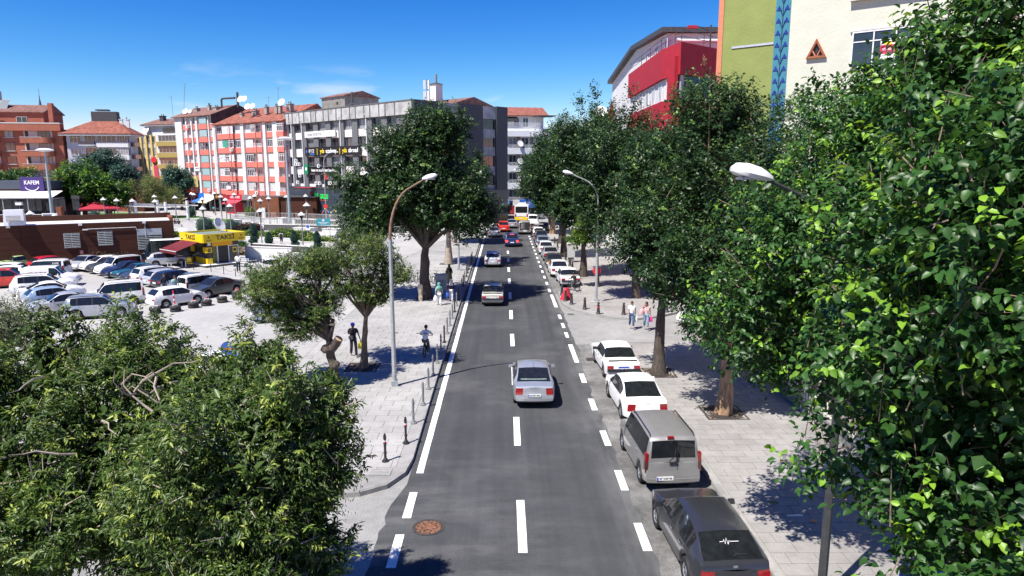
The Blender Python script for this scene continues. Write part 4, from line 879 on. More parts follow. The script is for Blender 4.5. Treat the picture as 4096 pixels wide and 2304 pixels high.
# ================================================================ people
def cloth(name, col, **k): return pm('cloth_' + name, col, rough=.9, var=.18, scale=9, **k)
def skinned(name, verts, edges, mat, parent, root=0, sub=1, roots=()):
    me = bpy.data.meshes.new(name); me.from_pydata([v[:3] for v in verts], edges, []); me.materials.append(mat)
    o = bpy.data.objects.new(name, me); COL.objects.link(o); o.parent = parent
    md = o.modifiers.new('Skin', 'SKIN'); md.use_smooth_shade = True
    for i, v in enumerate(verts):
        s = me.skin_vertices[0].data[i]; r = v[3]; s.radius = r if isinstance(r, tuple) else (r, r); s.use_root = (i == root or i in roots)
    if sub: sd = o.modifiers.new('Subdivision', 'SUBSURF'); sd.levels = sub; sd.render_levels = sub
    return o
def person(label, x, y, deg, pose='walk', top=None, legs=None, hair=HAIR, skin=SKIN, h=1.72, z=.13, scarf=None, long_top=False, sleeves='short', hat=None, shorts=False, face=False, group=None, shoes=None, detail=True, arms=None, cap=None):
    t = thing('person', label, 'person', (x, y, z), R(deg - 90), group); t.scale = (h / 1.75,) * 3
    top = top or cloth('white', (.75, .75, .75)); legs = legs or cloth('jeans', (.05, .09, .19)); shoes = shoes or WHITE
    J = dict(pel=(0, 0, .94), wai=(0, .005, 1.10), che=(0, .01, 1.30), nec=(0, 0, 1.47), hd0=(0, .015, 1.55), hd1=(0, .02, 1.635), hd2=(0, .01, 1.72))
    S = {}
    for s, n in ((-1, 'L'), (1, 'R')):
        S.update({'hip' + n: (s * .09, 0, .90), 'kne' + n: (s * .1, .03, .5), 'ank' + n: (s * .1, 0, .09), 'toe' + n: (s * .11, .15, .04), 'sho' + n: (s * .175, 0, 1.41), 'elb' + n: (s * .235, -.03, 1.14), 'wri' + n: (s * .25, .06, .90)})
    if pose == 'walk':
        S.update(kneL=(-.1, .20, .53), ankL=(-.1, .22, .11), toeL=(-.11, .37, .08), kneR=(.1, .02, .50), ankR=(.1, -.24, .13), toeR=(.11, -.12, .05), elbL=(-.235, -.12, 1.15), wriL=(-.25, -.08, .91), elbR=(.235, .05, 1.14), wriR=(.25, .18, .93))
    if pose == 'ride':
        J.update(pel=(0, -.26, .90), wai=(0, -.2, 1.05), che=(0, -.08, 1.24), nec=(0, 0, 1.39), hd0=(0, .04, 1.46), hd1=(0, .06, 1.545), hd2=(0, .06, 1.63))
        for s, n in ((-1, 'L'), (1, 'R')):
            S.update({'hip' + n: (s * .09, -.22, .88), 'sho' + n: (s * .175, -.05, 1.33), 'elb' + n: (s * .26, .12, 1.14), 'wri' + n: (s * .27, .33, 1.05)})
        S.update(kneL=(-.11, .2, .72), ankL=(-.11, .02, .33), toeL=(-.11, .15, .27), kneR=(.11, .12, .52), ankR=(.11, -.1, .16), toeR=(.11, .03, .1))
    if pose == 'sit':
        for k in J: J[k] = (J[k][0], J[k][1] - .1, J[k][2] - .44)
        for s, n in ((-1, 'L'), (1, 'R')):
            S.update({'hip' + n: (s * .09, -.06, .5), 'kne' + n: (s * .12, .36, .5), 'ank' + n: (s * .12, .36, .1), 'toe' + n: (s * .12, .5, .05), 'sho' + n: (s * .175, -.08, .97), 'elb' + n: (s * .23, .0, .74), 'wri' + n: (s * .15, .22, .62)})
    if arms: S.update(arms)
    P_ = {**J, **S}
    RAD = dict(pel=(.125, .095), wai=(.115, .085), che=(.145, .095), nec=.055, hd0=.075, hd1=(.082, .1), hd2=(.055, .07), hipL=.08, hipR=.08, kneL=.055, kneR=.055, ankL=.038, ankR=.038, toeL=.035, toeR=.035, shoL=.055, shoR=.055, elbL=.04, elbR=.04, wriL=.028, wriR=.028)
    def build(name, keys, edges, mat, grow=0.0, over=None, sub=1):
        vs = []
        for k in keys:
            r = (over or {}).get(k, RAD[k]); r = tuple(a + grow for a in r) if isinstance(r, tuple) else r + grow; vs.append((*P_[k], r))
        return skinned(name, vs, [(keys.index(a), keys.index(b)) for a, b in edges], mat, t, sub=sub)
    K = ['pel', 'wai', 'che', 'nec', 'hd0', 'hd1', 'hd2'] + [a + n for n in 'LR' for a in ('hip', 'kne', 'ank', 'toe', 'sho', 'elb', 'wri')]
    E_ = [('pel', 'wai'), ('wai', 'che'), ('che', 'nec'), ('nec', 'hd0'), ('hd0', 'hd1'), ('hd1', 'hd2')] + [e for n in 'LR' for e in (('pel', 'hip' + n), ('hip' + n, 'kne' + n), ('kne' + n, 'ank' + n), ('ank' + n, 'toe' + n), ('che', 'sho' + n), ('sho' + n, 'elb' + n), ('elb' + n, 'wri' + n))]
    thin = dict(pel=(.10, .075), wai=(.085, .06), che=(.095, .06), shoL=.045, shoR=.045, hipL=.065, hipR=.065)
    vs = [(*P_[k], thin.get(k, RAD[k])) for k in K]; ed = [(K.index(a), K.index(b)) for a, b in E_]; roots = []
    if detail:                                       # palm and five unequal fingers on each hand
        for n, s in (('L', -1), ('R', 1)):
            w = Vector(P_['wri' + n]); d = (w - Vector(P_['elb' + n])).normalized(); side = d.cross(Vector((s, 0, .2))).normalized()
            pi_ = len(vs); vs.append((*(w + d * .07), (.04, .02))); ed.append((K.index('wri' + n), pi_))
            for f, (o, l) in enumerate(((-.032, .075), (-.011, .09), (.011, .085), (.03, .065), (.045, .055))):
                b = w + d * (.075 if f < 4 else .03) + side * o; a0 = len(vs); bend = Vector((-s * .02, 0, 0)) if f < 4 else side * .03
                vs += [(*b, .011), (*(b + d * l * .55 + bend * .3), .0095), (*(b + d * l + bend), .007)]; ed += [(a0, a0 + 1), (a0 + 1, a0 + 2)]; roots.append(a0)
    skinned('body', vs, ed, skin, t, roots=roots, sub=1 if detail else 0)
    kt = ['wai', 'pel', 'che', 'nec', 'shoL', 'shoR']; et = [('pel', 'wai'), ('wai', 'che'), ('che', 'nec'), ('che', 'shoL'), ('che', 'shoR')]
    for n in 'LR':
        if sleeves == 'long': kt += ['elb' + n, 'wri' + n]; et += [('sho' + n, 'elb' + n), ('elb' + n, 'wri' + n)]
        else:
            q = 'slv' + n; P_[q] = tuple(Vector(P_['sho' + n]).lerp(Vector(P_['elb' + n]), .75)); RAD[q] = .058; kt.append(q); et.append(('sho' + n, q))
    build('shirt', kt, et, top, .022, {'nec': .04, 'shoL': .06, 'shoR': .06})
    kl = ['pel'] + [a + n for n in 'LR' for a in (('hip', 'kne') if shorts else ('hip', 'kne', 'ank'))]
    el = [e for n in 'LR' for e in ([('pel', 'hip' + n), ('hip' + n, 'kne' + n)] + ([] if shorts else [('kne' + n, 'ank' + n)]))]
    if not long_top: build('trousers', kl, el, legs, .02, {'pel': (.125, .09), 'kneL': .062, 'kneR': .062, 'ankL': .055, 'ankR': .055})
    for n in 'LR':
        a, b = Vector(P_['ank' + n]), Vector(P_['toe' + n]); skinned('shoe', [(*(a + Vector((0, -.03, -.04))), .045), (*(a.lerp(b, .5) + Vector((0, 0, -.02))), (.045, .04)), (*b, .035)], [(0, 1), (1, 2)], shoes, t)
    hc = Vector(P_['hd1']); up = (Vector(P_['hd2']) - Vector(P_['hd0'])).normalized()
    if scarf:
        m = MB(); m.lathe([(.0, .16), (.09, .14), (.125, .06), (.12, -.03), (.11, -.1), (.19, -.2), (.23, -.3), (.2, -.36), (.0, -.34)], scarf, n=14, sq=(1, .85)); m.obj('headscarf', t, tuple(hc + Vector((0, -.025, 0))), smooth=60)
    elif hair:
        m = MB(); m.lathe([(.0, .115), (.06, .105), (.1, .06), (.108, .0), (.095, -.05), (.07, -.07), (.0, -.06)] if hair is not None else [], hair, n=12, sq=(.92, 1.05)); m.obj('hair', t, tuple(hc + Vector((0, -.022, .02))), smooth=60)
    if cap:
        m = MB(); m.lathe([(.112, .0), (.112, .05), (.09, .1), (.0, .125)], cap, n=14, sq=(.95, 1.08)); m.box((0, .14, .015), (.15, .12, .015), cap); m.obj('cap', t, tuple(hc + Vector((0, 0, .025))), smooth=50)
    if face:
        f = hc + Vector((0, .098, 0)); m = MB()
        for s in (-1, 1): m.box((s * .034, 0, .005), (.026, .012, .012), PLAST)
        m.obj('eyes', t, tuple(f)); m = MB(); m.box((0, .012, -.025), (.025, .035, .045), skin, top=(.5, .4)); m.obj('nose', t, tuple(f)); m = MB(); m.box((0, 0, -.062), (.045, .012, .012), pm('lips', (.25, .08, .07))); m.obj('mouth', t, tuple(f))
        for s in (-1, 1): m = MB(); m.box((s * .09, -.09, -.005), (.02, .04, .06), skin); m.obj('ear', t, tuple(f))
    if long_top:
        z0 = P_['pel'][2]; m = MB(); m.lathe([(.15, 1.42), (.2, 1.3), (.19, 1.1), (.22, .9), (.27, .5), (.31, .1), (.30, .06), (.0, .06)], top, n=16, sq=(1, .75)); m.obj('long_coat', t, smooth=60)
    t['_j'] = [list(P_['wriL']), list(P_['wriR'])]; return t
def bag(label, who, side, mat, name='shopping_bag', cat='bag', s=1.0, drop=.12, wide=.3):
    bpy.context.view_layer.update(); j = Vector(who['_j'][0 if side < 0 else 1]); p = who.matrix_world @ (j + Vector((side * .03, .02, -drop)))
    t = thing(name, label, cat, tuple(p), who.rotation_euler.z); m = MB()
    prof = [(.0, -.42), (.13, -.42), (.16, -.34), (.15, -.2), (.08, -.05), (.03, 0)] if wide > .26 else [(.0, -.42), (.12, -.42), (.13, -.2), (.12, -.08), (.11, -.06)]
    m.lathe([(r * s, zz * s) for r, zz in prof], mat, n=12, sq=(1, .6)); m.obj('sack', t, smooth=60)
    m = MB(); m.tube([(-.05 * s, 0, -.06 * s), (-.02, 0, .06), (.02, 0, .06), (.05 * s, 0, -.06 * s)], .012, mat, 5); m.obj('handle', t); return t
NAVYC = cloth('navy', (.012, .014, .03)); BLK = cloth('black', (.010, .010, .011)); WHC = cloth('white', (.75, .75, .75)); JEAN = cloth('jeans', (.05, .09, .19)); LJEAN = cloth('light_jeans', (.17, .25, .36)); DK = cloth('charcoal', (.03, .03, .035))
PINK2 = cloth('pink', (.62, .38, .40)); MAG = cloth('magenta', (.65, .03, .25)); YEL = pm('yellow_plastic', (.75, .68, .02), rough=.4, var=.2, scale=12); WBAG = pm('white_plastic', (.7, .7, .68), rough=.4, var=.2)
w = person('man in a dark polo and blue cap walking with a yellow bag', -7.97, 35.15, -70, 'walk', NAVYC, DK, skin=SKIND, h=1.82, cap=cloth('royal_blue', (.03, .05, .45)), face=True, shoes=cloth('sand', (.5, .42, .34)), arms=dict(elbR=(.24, .1, 1.2), wriR=(.06, .2, 1.5), elbL=(-.27, -.02, 1.15), wriL=(-.33, .1, .93)))
bag('bright yellow plastic bag carried by the man in the blue cap', w, -1, YEL)
m = MB(); m.box((.13, .15, 1.08), (.24, .08, .17), cloth('grey_sling', (.16, .16, .17)), rz=-.3); m.tube([(.16, .12, 1.12), (-.02, .13, 1.3), (-.12, .02, 1.45), (-.05, -.12, 1.35), (.14, -.1, 1.15), (.2, .05, 1.08)], .014, PLAST, 4); tag(m.obj('sling_bag', None, tuple(w.location), w.rotation_euler.z), 'small grey sling bag on the chest of the man in the blue cap', 'bag')
w = person('boy in a white t-shirt and dark trousers riding along the kerb', -4.15, 35.4, 86, 'ride', WHC, cloth('grey_trousers', (.1, .1, .11)), h=1.72, arms=dict(elbR=(.33, .1, 1.14), wriR=(.29, .34, 1.06), elbL=(-.33, .1, 1.14), wriL=(-.29, .34, 1.06)))
m = MB(); m.box((0, -.235, 1.25), (.26, .02, .035), PLAST, M=Matrix.Rotation(0, 4, 'X')); m.box((0, -.25, 1.18), (.15, .02, .03), pm('faded_print', (.35, .36, .38))); m.obj('shirt_print', w, (0, .02, 0))
person('boy in black t-shirt and grey trousers riding a bicycle at the corner', 5.65, 54.5, 118, 'ride', BLK, cloth('grey_trousers', (.1, .1, .11)), h=1.6)
person('stout man in a white shirt and navy trousers standing before the taxi kiosk', -25.4, 65.0, -80, 'stand', WHC, NAVYC, h=1.8, face=True, shoes=PLAST, arms=dict(elbR=(.27, .0, 1.16), wriR=(.1, .2, 1.1)))
person('man in a dark navy top standing behind the white hatchback by the tyres', -26.5, 52.9, -60, 'stand', NAVYC, DK, h=1.78, face=True, sleeves='long')
person('man in a mint green polo standing behind the white hatchback by the tyres', -25.15, 51.8, -40, 'stand', cloth('mint', (.33, .5, .42)), DK, h=1.76, face=True)
person('woman in a long black coat and black scarf on the left pavement', -4.7, 58.1, 90, 'walk', BLK, BLK, scarf=BLK, long_top=True, sleeves='long', h=1.7)
w = person('woman with a green headscarf, sage tunic and white trousers walking with bags', -4.7, 48.8, 88, 'walk', cloth('sage', (.32, .36, .3)), WHC, scarf=cloth('sea_green', (.1, .3, .25)), sleeves='long', h=1.66)
bag('white and red shopping bag carried by the woman in the green headscarf', w, -1, WBAG)
w = person('woman in a dark flowered blouse, pale scarf and white trousers by the kerb', -3.95, 50.3, 88, 'walk', cloth('dark_floral', (.03, .02, .04)), WHC, scarf=cloth('pale_lilac', (.45, .4, .45)), sleeves='long', h=1.66)
bag('blue shopping bag carried by the woman in the dark flowered blouse', w, -1, cloth('bag_blue', (.03, .1, .4)))
w = person('woman with auburn hair in a white t-shirt and blue jeans crossing the side street', 8.0, 41.7, -95, 'walk', WHC, JEAN, hair=pm('auburn_hair', (.07, .025, .012), rough=.5), face=True, h=1.66)
bag('white carrier bag held by the woman in the white t-shirt', w, -1, WBAG, wide=.25)
w = person('woman with long black hair in a pink top and wide light jeans', 8.85, 41.4, -100, 'walk', cloth('rose_top', (.6, .42, .4)), LJEAN, face=True, h=1.68, arms=dict(elbR=(.3, .05, 1.25), wriR=(.13, .12, 1.55)))
m = MB(); m.lathe([(.07, .1), (.11, .0), (.12, -.15), (.1, -.3), (.0, -.32)], HAIR, n=12, sq=(1, .5)); m.obj('long_hair', w, (0, -.07, 1.6), smooth=60)
bag('magenta shopping bag held by the woman in wide light jeans', w, -1, MAG, s=.8)
m = MB(); m.lathe([(.0, -.28), (.14, -.27), (.18, -.1), (.12, .05), (.04, .12)], PINK2, n=12, sq=(1, .5)); m.tube([(-.08, 0, .08), (-.02, 0, .42), (.03, 0, .42), (.08, 0, .08)], .014, PINK2, 5)
tag(m.obj('shoulder_bag', None, (w.location.x - .3, w.location.y - .06, 1.16 + .13), .2, smooth=50), 'pale pink shoulder bag on the woman in wide light jeans', 'bag')
w = person('young man in a grey shirt and black shorts walking across the plaza', -28.6, 87.9, 100, 'walk', cloth('light_grey', (.4, .41, .44)), BLK, shorts=True, h=1.84)
m = MB(); m.box((0, 0, 0), (.3, .18, .45), NAVYC, top=(.8, .6)); m.tube([(-.1, .05, .2), (-.12, .22, .2), (-.12, .25, -.05)], .02, NAVYC, 5); tag(m.obj('backpack', None, (-28.58, 87.72, 1.42), R(10)), 'navy backpack on the young man crossing the plaza', 'backpack')
person('person in white trousers half behind the rusty armed lamp post', -8.6, 50.4, 60, 'walk', DK, WHC, h=1.7, detail=False)
person('person in black bending at the open hatchback', 4.0, 97.2, 20, 'stand', BLK, BLK, h=1.7, detail=False)
person('dark clothed person on the right pavement beyond the grey cabinet', 8.3, 83.5, 90, 'walk', BLK, DK, h=1.72, detail=False)
person('person in a dark red top by the brown trunk of the far row', 7.9, 107, 90, 'walk', cloth('dark_red', (.25, .02, .02)), DK, h=1.72, detail=False)
person('man in a pale shirt standing at the shop fronts beside the blue awning', -66.4, 152.0, 200, 'stand', cloth('off_white', (.55, .55, .5)), cloth('grey_trousers', (.1, .1, .11)), h=1.78, detail=False)
person('boy in a teal t-shirt standing in front of the cream kiosk awning', -63.3, 150.5, 100, 'stand', cloth('teal_shirt', (.06, .3, .33)), DK, h=1.65, detail=False)
person('man in a blue shirt standing beside the pergola near the red parasols', -64.5, 103, 60, 'stand', cloth('mid_blue', (.04, .09, .3)), DK, h=1.75, detail=False)
SEATS = [(-63.2, 113.2, 'dark clothed woman seated at the end of the plaza seat by the pergola'), (-61.8, 112.4, 'person in white seated in the plaza next to the woman in dark'), (-58.3, 111.2, 'man in black seated alone under the second pergola column'), (-56.0, 117.2, 'man in black seated with his back to the hedge planter'), (-55.1, 116.6, 'person in charcoal seated beside the man at the planter'), (-51.6, 116.0, 'person in black seated under the third pergola column'), (-50.4, 115.4, 'person in dark blue seated near the clipped bush')]
for k, (x, y, l) in enumerate(SEATS):
    person(l, x, y, 90 + 20 * (k % 3), 'sit', [BLK, WHC, BLK, BLK, DK, BLK, NAVYC][k], [BLK, DK, BLK, DK, BLK, DK, BLK][k], h=1.72, detail=False, sleeves='long')
    m = MB(); m.bx(-.5, .5, -.3, .15, 0, .43, pm('seat_stone', (.45, .44, .42))); tag(m.obj('stone_seat', None, (x, y - .05, .135)), 'stone seat of the ' + l.split(' seated')[0] + ' ' + ['by the pergola', 'next to the woman in dark', 'under the second column', 'by the hedge planter', 'beside the planter man', 'under the third column', 'by the clipped bush'][k], 'seat')
# ================================================================ buildings
WMC = {}
def win_mesh(w, h, nx, ny, fm, d=.06, bar=.06, cm=CURT):
    k = (round(w, 2), round(h, 2), nx, ny, fm.name, bar, cm.name)
    if k not in WMC:
        m = MB(); b = bar
        m.bx(-w / 2, w / 2, -d, 0, -h / 2, -h / 2 + b, fm); m.bx(-w / 2, w / 2, -d, 0, h / 2 - b, h / 2, fm)
        m.bx(-w / 2, -w / 2 + b, -d, 0, -h / 2 + b, h / 2 - b, fm); m.bx(w / 2 - b, w / 2, -d, 0, -h / 2 + b, h / 2 - b, fm)
        for i in range(1, nx): x = -w / 2 + w * i / nx; m.bx(x - b * .45, x + b * .45, -d * .9, -.002, -h / 2 + b, h / 2 - b, fm)
        if ny > 1: m.bx(-w / 2 + b, w / 2 - b, -d * .8, -.004, h * .2, h * .2 + b * .8, fm)
        f = m.mesh('window'); g = MB(); g.bx(-w / 2 + b * .5, w / 2 - b * .5, -.025, 0, -h / 2 + b * .5, h / 2 - b * .5, GLASSB); p = g.mesh('pane')
        g = MB(); g.bx(-w / 2 + b * .5, w / 2 - b * .5, -.025, 0, -h / 2 + b * .5, h / 2 - b * .5, cm); WMC[k] = (f, p, g.mesh('pane'))
    return WMC[k]
def window(b, x, y, z, w, h, nx=2, ny=1, fm=WHITEM, curtain=.0, rz=0.0, sill=None, bar=.06, cm=None):
    f, p, c = win_mesh(w, h, nx, ny, fm, bar=bar, cm=cm or CURT); o = put(f, 'window', b, (x, y, z), rz); put(c if random.random() < curtain else p, 'pane', o, (0, .0, 0))
    if sill: m = MB(); m.bx(-w / 2 - .08, w / 2 + .08, -.18, 0, -h / 2 - .1, -h / 2, sill); m.obj('sill', o)
    return o
RAILM = {}
def railing(b, x0, x1, y, z, h, mat, name='balcony_railing', step=.16, side=0.0):
    k = (round(x1 - x0, 2), h, mat.name, step, side)
    if k not in RAILM:
        m = MB(); L = x1 - x0; m.bx(0, L, -.03, .03, h - .05, h, mat); m.bx(0, L, -.025, .025, .05, .09, mat)
        for i in range(int(L / step) + 1): x = .02 + i * (L - .04) / max(1, int(L / step)); m.bx(x - .018, x + .018, -.018, .018, .09, h - .05, mat)
        if side:
            for xx in (0, L): m.bx(xx - .03, xx + .03, .03, side, h - .05, h, mat)
        RAILM[k] = m.mesh(name)
    return put(RAILM[k], name, b, (x0, y, z))
def boxpart(b, name, x0, x1, y0, y1, z0, z1, mat, **kw):
    m = MB(); m.bx(x0, x1, y0, y1, z0, z1, mat); return m.obj(name, b, **kw)
def gable_roof(b, x0, x1, y0, y1, z, h, mat, over=.5, hip=0.0, yr=None, name='roof'):
    yr = (y0 + y1) / 2 if yr is None else yr; m = MB(); x0 -= over; x1 += over; y0 -= over; y1 += over
    v = [(x0, y0, z), (x1, y0, z), (x1, y1, z), (x0, y1, z), (x0 + hip, yr, z + h), (x1 - hip, yr, z + h), (x0, y0, z - .15), (x1, y0, z - .15), (x1, y1, z - .15), (x0, y1, z - .15)]
    m.add(v, [(0, 1, 5, 4), (2, 3, 4, 5), (1, 2, 5), (3, 0, 4), (6, 7, 1, 0), (7, 8, 2, 1), (8, 9, 3, 2), (9, 6, 0, 3), (9, 8, 7, 6)], mat); return m.obj(name, b)
def tile_mat(name, col):
    m = pm(name, col, rough=.85, var=.45, scale=1.3, bump=.0)
    t = m.node_tree; b = t.nodes['Principled BSDF']; c = t.nodes.new('ShaderNodeTexCoord'); w = t.nodes.new('ShaderNodeTexWave'); w.inputs['Scale'].default_value = 1.6; w.bands_direction = 'X'
    t.links.new(c.outputs['Object'], w.inputs[0]); bp = t.nodes.new('ShaderNodeBump'); bp.inputs['Distance'].default_value = .08; bp.inputs['Strength'].default_value = .8
    t.links.new(w.outputs[1], bp.inputs['Height']); t.links.new(bp.outputs[0], b.inputs['Normal']); return m
TILE = tile_mat('red_roof_tile', (.26, .085, .055)); TILE2 = tile_mat('weathered_roof_tile', (.20, .10, .08))
CHIM = pm('chimney_render', (.3, .27, .24), var=.3); DARKR = pm('dark_sheet_metal', (.05, .05, .055), rough=.6, var=.3); DISH = pm('dish_white', (.7, .7, .7), rough=.4)
def chimney(b, x, y, z, w=.8, h=1.6, mat=None, pots=2):
    m = MB(); m.bx(x - w / 2, x + w / 2, y - w * .35, y + w * .35, z, z + h, mat or CHIM); m.bx(x - w * .6, x + w * .6, y - w * .45, y + w * .45, z + h, z + h + .15, mat or CHIM)
    o = m.obj('chimney', b)
    for k in range(pots): m = MB(); m.tube([(x - w * .25 + k * w * .5 / max(1, pots - 1), y, z + h + .15), (x - w * .25 + k * w * .5 / max(1, pots - 1), y, z + h + .6)], .1, DARKR, 7); m.obj('chimney_pot', o)
def dish(b, x, y, z, r=.5, rz=0.0, name='satellite_dish'):
    m = MB(); m.lathe([(0, 0), (r * .5, .05 * r), (r, .25 * r), (r * .98, .28 * r), (0.0, .06 * r)], DISH, n=16, M=Matrix.Translation((0, 0, r)) @ Matrix.Rotation(R(65), 4, 'X')); m.tube([(0, .05, 0), (0, .05, r)], .03, GREYM, 5); m.tube([(0, 0, r), (0, -r * .7, r * 1.1)], .02, GREYM, 4)
    m.obj(name, b, (x, y, z), rz, smooth=50)
def antenna(b, x, y, z, h=3, n=4, tilt=0.0):
    m = MB(); tip = (tilt * h, 0, h); m.tube([(0, 0, 0), tip], .04, GREYM, 5)
    for k in range(n): zz = h * (1 - .07 * k); L = .9 - .12 * k; m.tube([(tilt * zz - L, 0, zz), (tilt * zz + L, 0, zz)], .02, GREYM, 4)
    m.obj('antenna', b, (x, y, z))
def aircon(b, x, y, z): 
    m = MB(); m.bx(-.42, .42, -.35, 0, -.3, .3, WHITE); o = m.obj('air_conditioner', b, (x, y, z)); m = MB(); m.lathe([(0, 0), (.22, 0), (.22, .02), (0, .02)], DARKR, n=14); m.obj('fan_grille', o, (.1, -.352, 0), (PI / 2, 0, 0))
# ---------------------------------------------------------------- red and white apartments
SAL = pm('salmon_red_render', (.56, .16, .125), rough=.8, var=.1, scale=1.2); WR = pm('white_render', (.62, .615, .60), rough=.8, var=.06, scale=.8); DIMW = pm('balcony_inner_wall', (.55, .52, .5), var=.1)
AQ = pm('aqua_curtain', (.3, .45, .46), rough=.2, var=.15, stretch=(7, 1, .3), coat=.5); GRC = pm('green_curtain', (.05, .3, .22), rough=.3, stretch=(7, 1, .3))
b = thing('apartment_block', 'red and white apartment block with many white windows and balconies over shops', 'apartment building', (-77.5, 166.4, 0), math.atan2(142.2 - 166.4, -44.2 + 77.5))
LB = 41.1; XS = 15.4
boxpart(b, 'wall', 0, XS, .5, 13, 4.2, 21.6, WR); boxpart(b, 'wall', XS, LB, .5, 13, 4.2, 19.4, DIMW); boxpart(b, 'wall', 0.01, LB - .01, 1.6, 12.9, 0, 4.19, DIMW)
gable_roof(b, 0, XS, 0, 13, 21.62, 2.6, TILE2, over=.7, yr=6); gable_roof(b, XS + .72, LB - .6, .1, 13, 19.45, 3.9, TILE, over=.6, yr=8.5)
m = MB(); m.add([(XS + .72, -.7, 21.4), (XS + .72, 6, 24.3), (XS + .72, 13, 21.6), (XS + .72, 13, 19.2), (XS + .72, -.7, 19.7)], [(0, 1, 2, 3, 4)], DARKR); m.add([(XS + .8, -.7, 21.4), (XS + .8, 6, 24.3), (XS + .8, 13, 21.6), (XS + .8, 13, 19.2), (XS + .8, -.7, 19.7)], [(4, 3, 2, 1, 0)], pm('tarred_gable', (.06, .05, .045), rough=.9, var=.4, scale=1)); m.obj('gable_wall', b)
for x, z, w in ((4.6, 22.5, 1.2), (9.8, 22.9, .8), (12.6, 22.8, 1.5), (21.5, 20.6, .9), (26.5, 21.4, 1.4), (30.5, 21.6, .9), (34.0, 21.6, .8), (35.2, 21.6, .8), (38.5, 21.8, 1.3)): chimney(b, x, 3.5 if x > 16 else 3, z - .3, w, 1.4 if w < 1.4 else 1.0)
for x, y, z, r in ((2.8, 1.2, 22.2, .75), (4.0, 1.6, 22.4, .5), (26.3, 1.8, 22.2, .7), (28.2, 1.8, 22.3, .65), (37.9, 2, 22.4, .8), (20.0, 4.5, 24.2, .8), (21.6, 4.4, 24.3, .7)): dish(b, x, y, z, r, .3)
antenna(b, 2.2, 1.0, 22.2, 7, 9, .22); antenna(b, 34.8, 3.5, 22.6, 4, 3); antenna(b, 31.4, 3.5, 22.3, 2.5, 2)
m = MB(); m.tube([(13.2, 4, 23.2), (13.2, 4, 25.2), (13.6, 4, 25.5), (18.5, 4, 25.4)], .22, DARKR, 8); m.tube([(18.9, 4.4, 23.4), (18.9, 4.4, 26.6)], .26, DARKR, 8); m.obj('flue_pipe', b)
# (x0, x1, type): P pier, W window, N narrow window with balcony door, B balcony, G glazed balcony
LBAY = [(0, 2.9, 'P'), (2.9, 4.5, 'W'), (4.5, 5.0, 'P'), (5.0, 6.7, 'N'), (6.7, 7.2, 'P'), (7.2, 8.6, 'W'), (8.6, 9.4, 'P'), (9.4, 10.5, 'W'), (10.5, 13.6, 'G'), (13.6, 14.0, 'P'), (14.0, 15.4, 'W')]
RBAY = [(15.4, 16.6, 'P'), (16.6, 19.2, 'W'), (19.2, 21.3, 'B'), (21.3, 23.4, 'B'), (23.4, 25.9, 'W'), (25.9, 27.0, 'P'), (27.0, 29.7, 'W'), (29.7, 31.6, 'B'), (31.6, 33.6, 'B'), (33.6, 34.7, 'P'), (34.7, 37.1, 'W'), (37.1, 38.6, 'P'), (38.6, 41.1, 'B')]
rr = random.Random(5)
def block_bays(bays, z0, n, fh, ztop):
    for x0, x1, ty in bays:
        if ty == 'P': boxpart(b, 'pier', x0, x1, -.15, .5, 4.2, ztop, WR); continue
        xm, w = (x0 + x1) / 2, x1 - x0
        for k in range(n):
            z = z0 + k * fh; out = .1 if ty == 'W' else -.35
            boxpart(b, 'spandrel_panel', x0 + .003, x1 - .003, out, .495, z, z + 1.15, SAL)
            if ty in 'WN':
                window(b, xm, .3, z + 1.95, w - .1, 1.58, 4 if w > 2 else 2, 1, WHITEM, .6, bar=.1, cm=CURTW)
            elif ty == 'B':
                v = rr.random()
                if v < .35: window(b, xm, -.2, z + 1.95, w - .08, 1.6, 4, 2, WHITEM, .4, bar=.1, cm=CURTW)
                elif v < .5: boxpart(b, 'balcony_blind', x0 + .1, x1 - .1, -.3, -.26, z + 1.3, z + 2.7, WR if v < .45 else GRC)
                else:
                    railing(b, x0 + .05, x1 - .05, -.3, z + 1.15, .75, WHITEM if rr.random() < .6 else GREYM); window(b, xm + .2, .49, z + 1.9, 1.1, 1.6, 2, 1, WHITEM, .1)
            else:
                v = rr.random()
                if v < .7: o = window(b, xm, -.25, z + 1.95, w - .1, 1.6, 4, 1, GREYM, 0); m = MB(); m.bx(-w / 2 + .15, w / 2 - .15, -.09, -.065, -.72, .72, AQ); m.obj('drawn_curtain', o)
                else: railing(b, x0 + .05, x1 - .05, -.3, z + 1.15, .75, GREYM); window(b, xm, .49, z + 1.9, 1.6, 1.6, 2, 1, WHITEM, .1)
            if rr.random() < .13 and ty != 'W': aircon(b, x1 - .5, out - .02, z + .7)
        boxpart(b, 'eaves_panel', x0 + .003, x1 - .003, .12, .49, z0 + n * fh, ztop - .02, SAL if bays is RBAY else WR)
block_bays(LBAY, 4.25, 6, 2.86, 21.6); block_bays(RBAY, 4.0, 5, 3.04, 19.4)
for x in (16.5, 22.3, 31.6, 33.7, 41.0): m = MB(); m.tube([(x, -.42, 4.3), (x, -.42, 19.0)], .07, SAL if x > 20 else WR, 6); m.obj('downpipe', b)
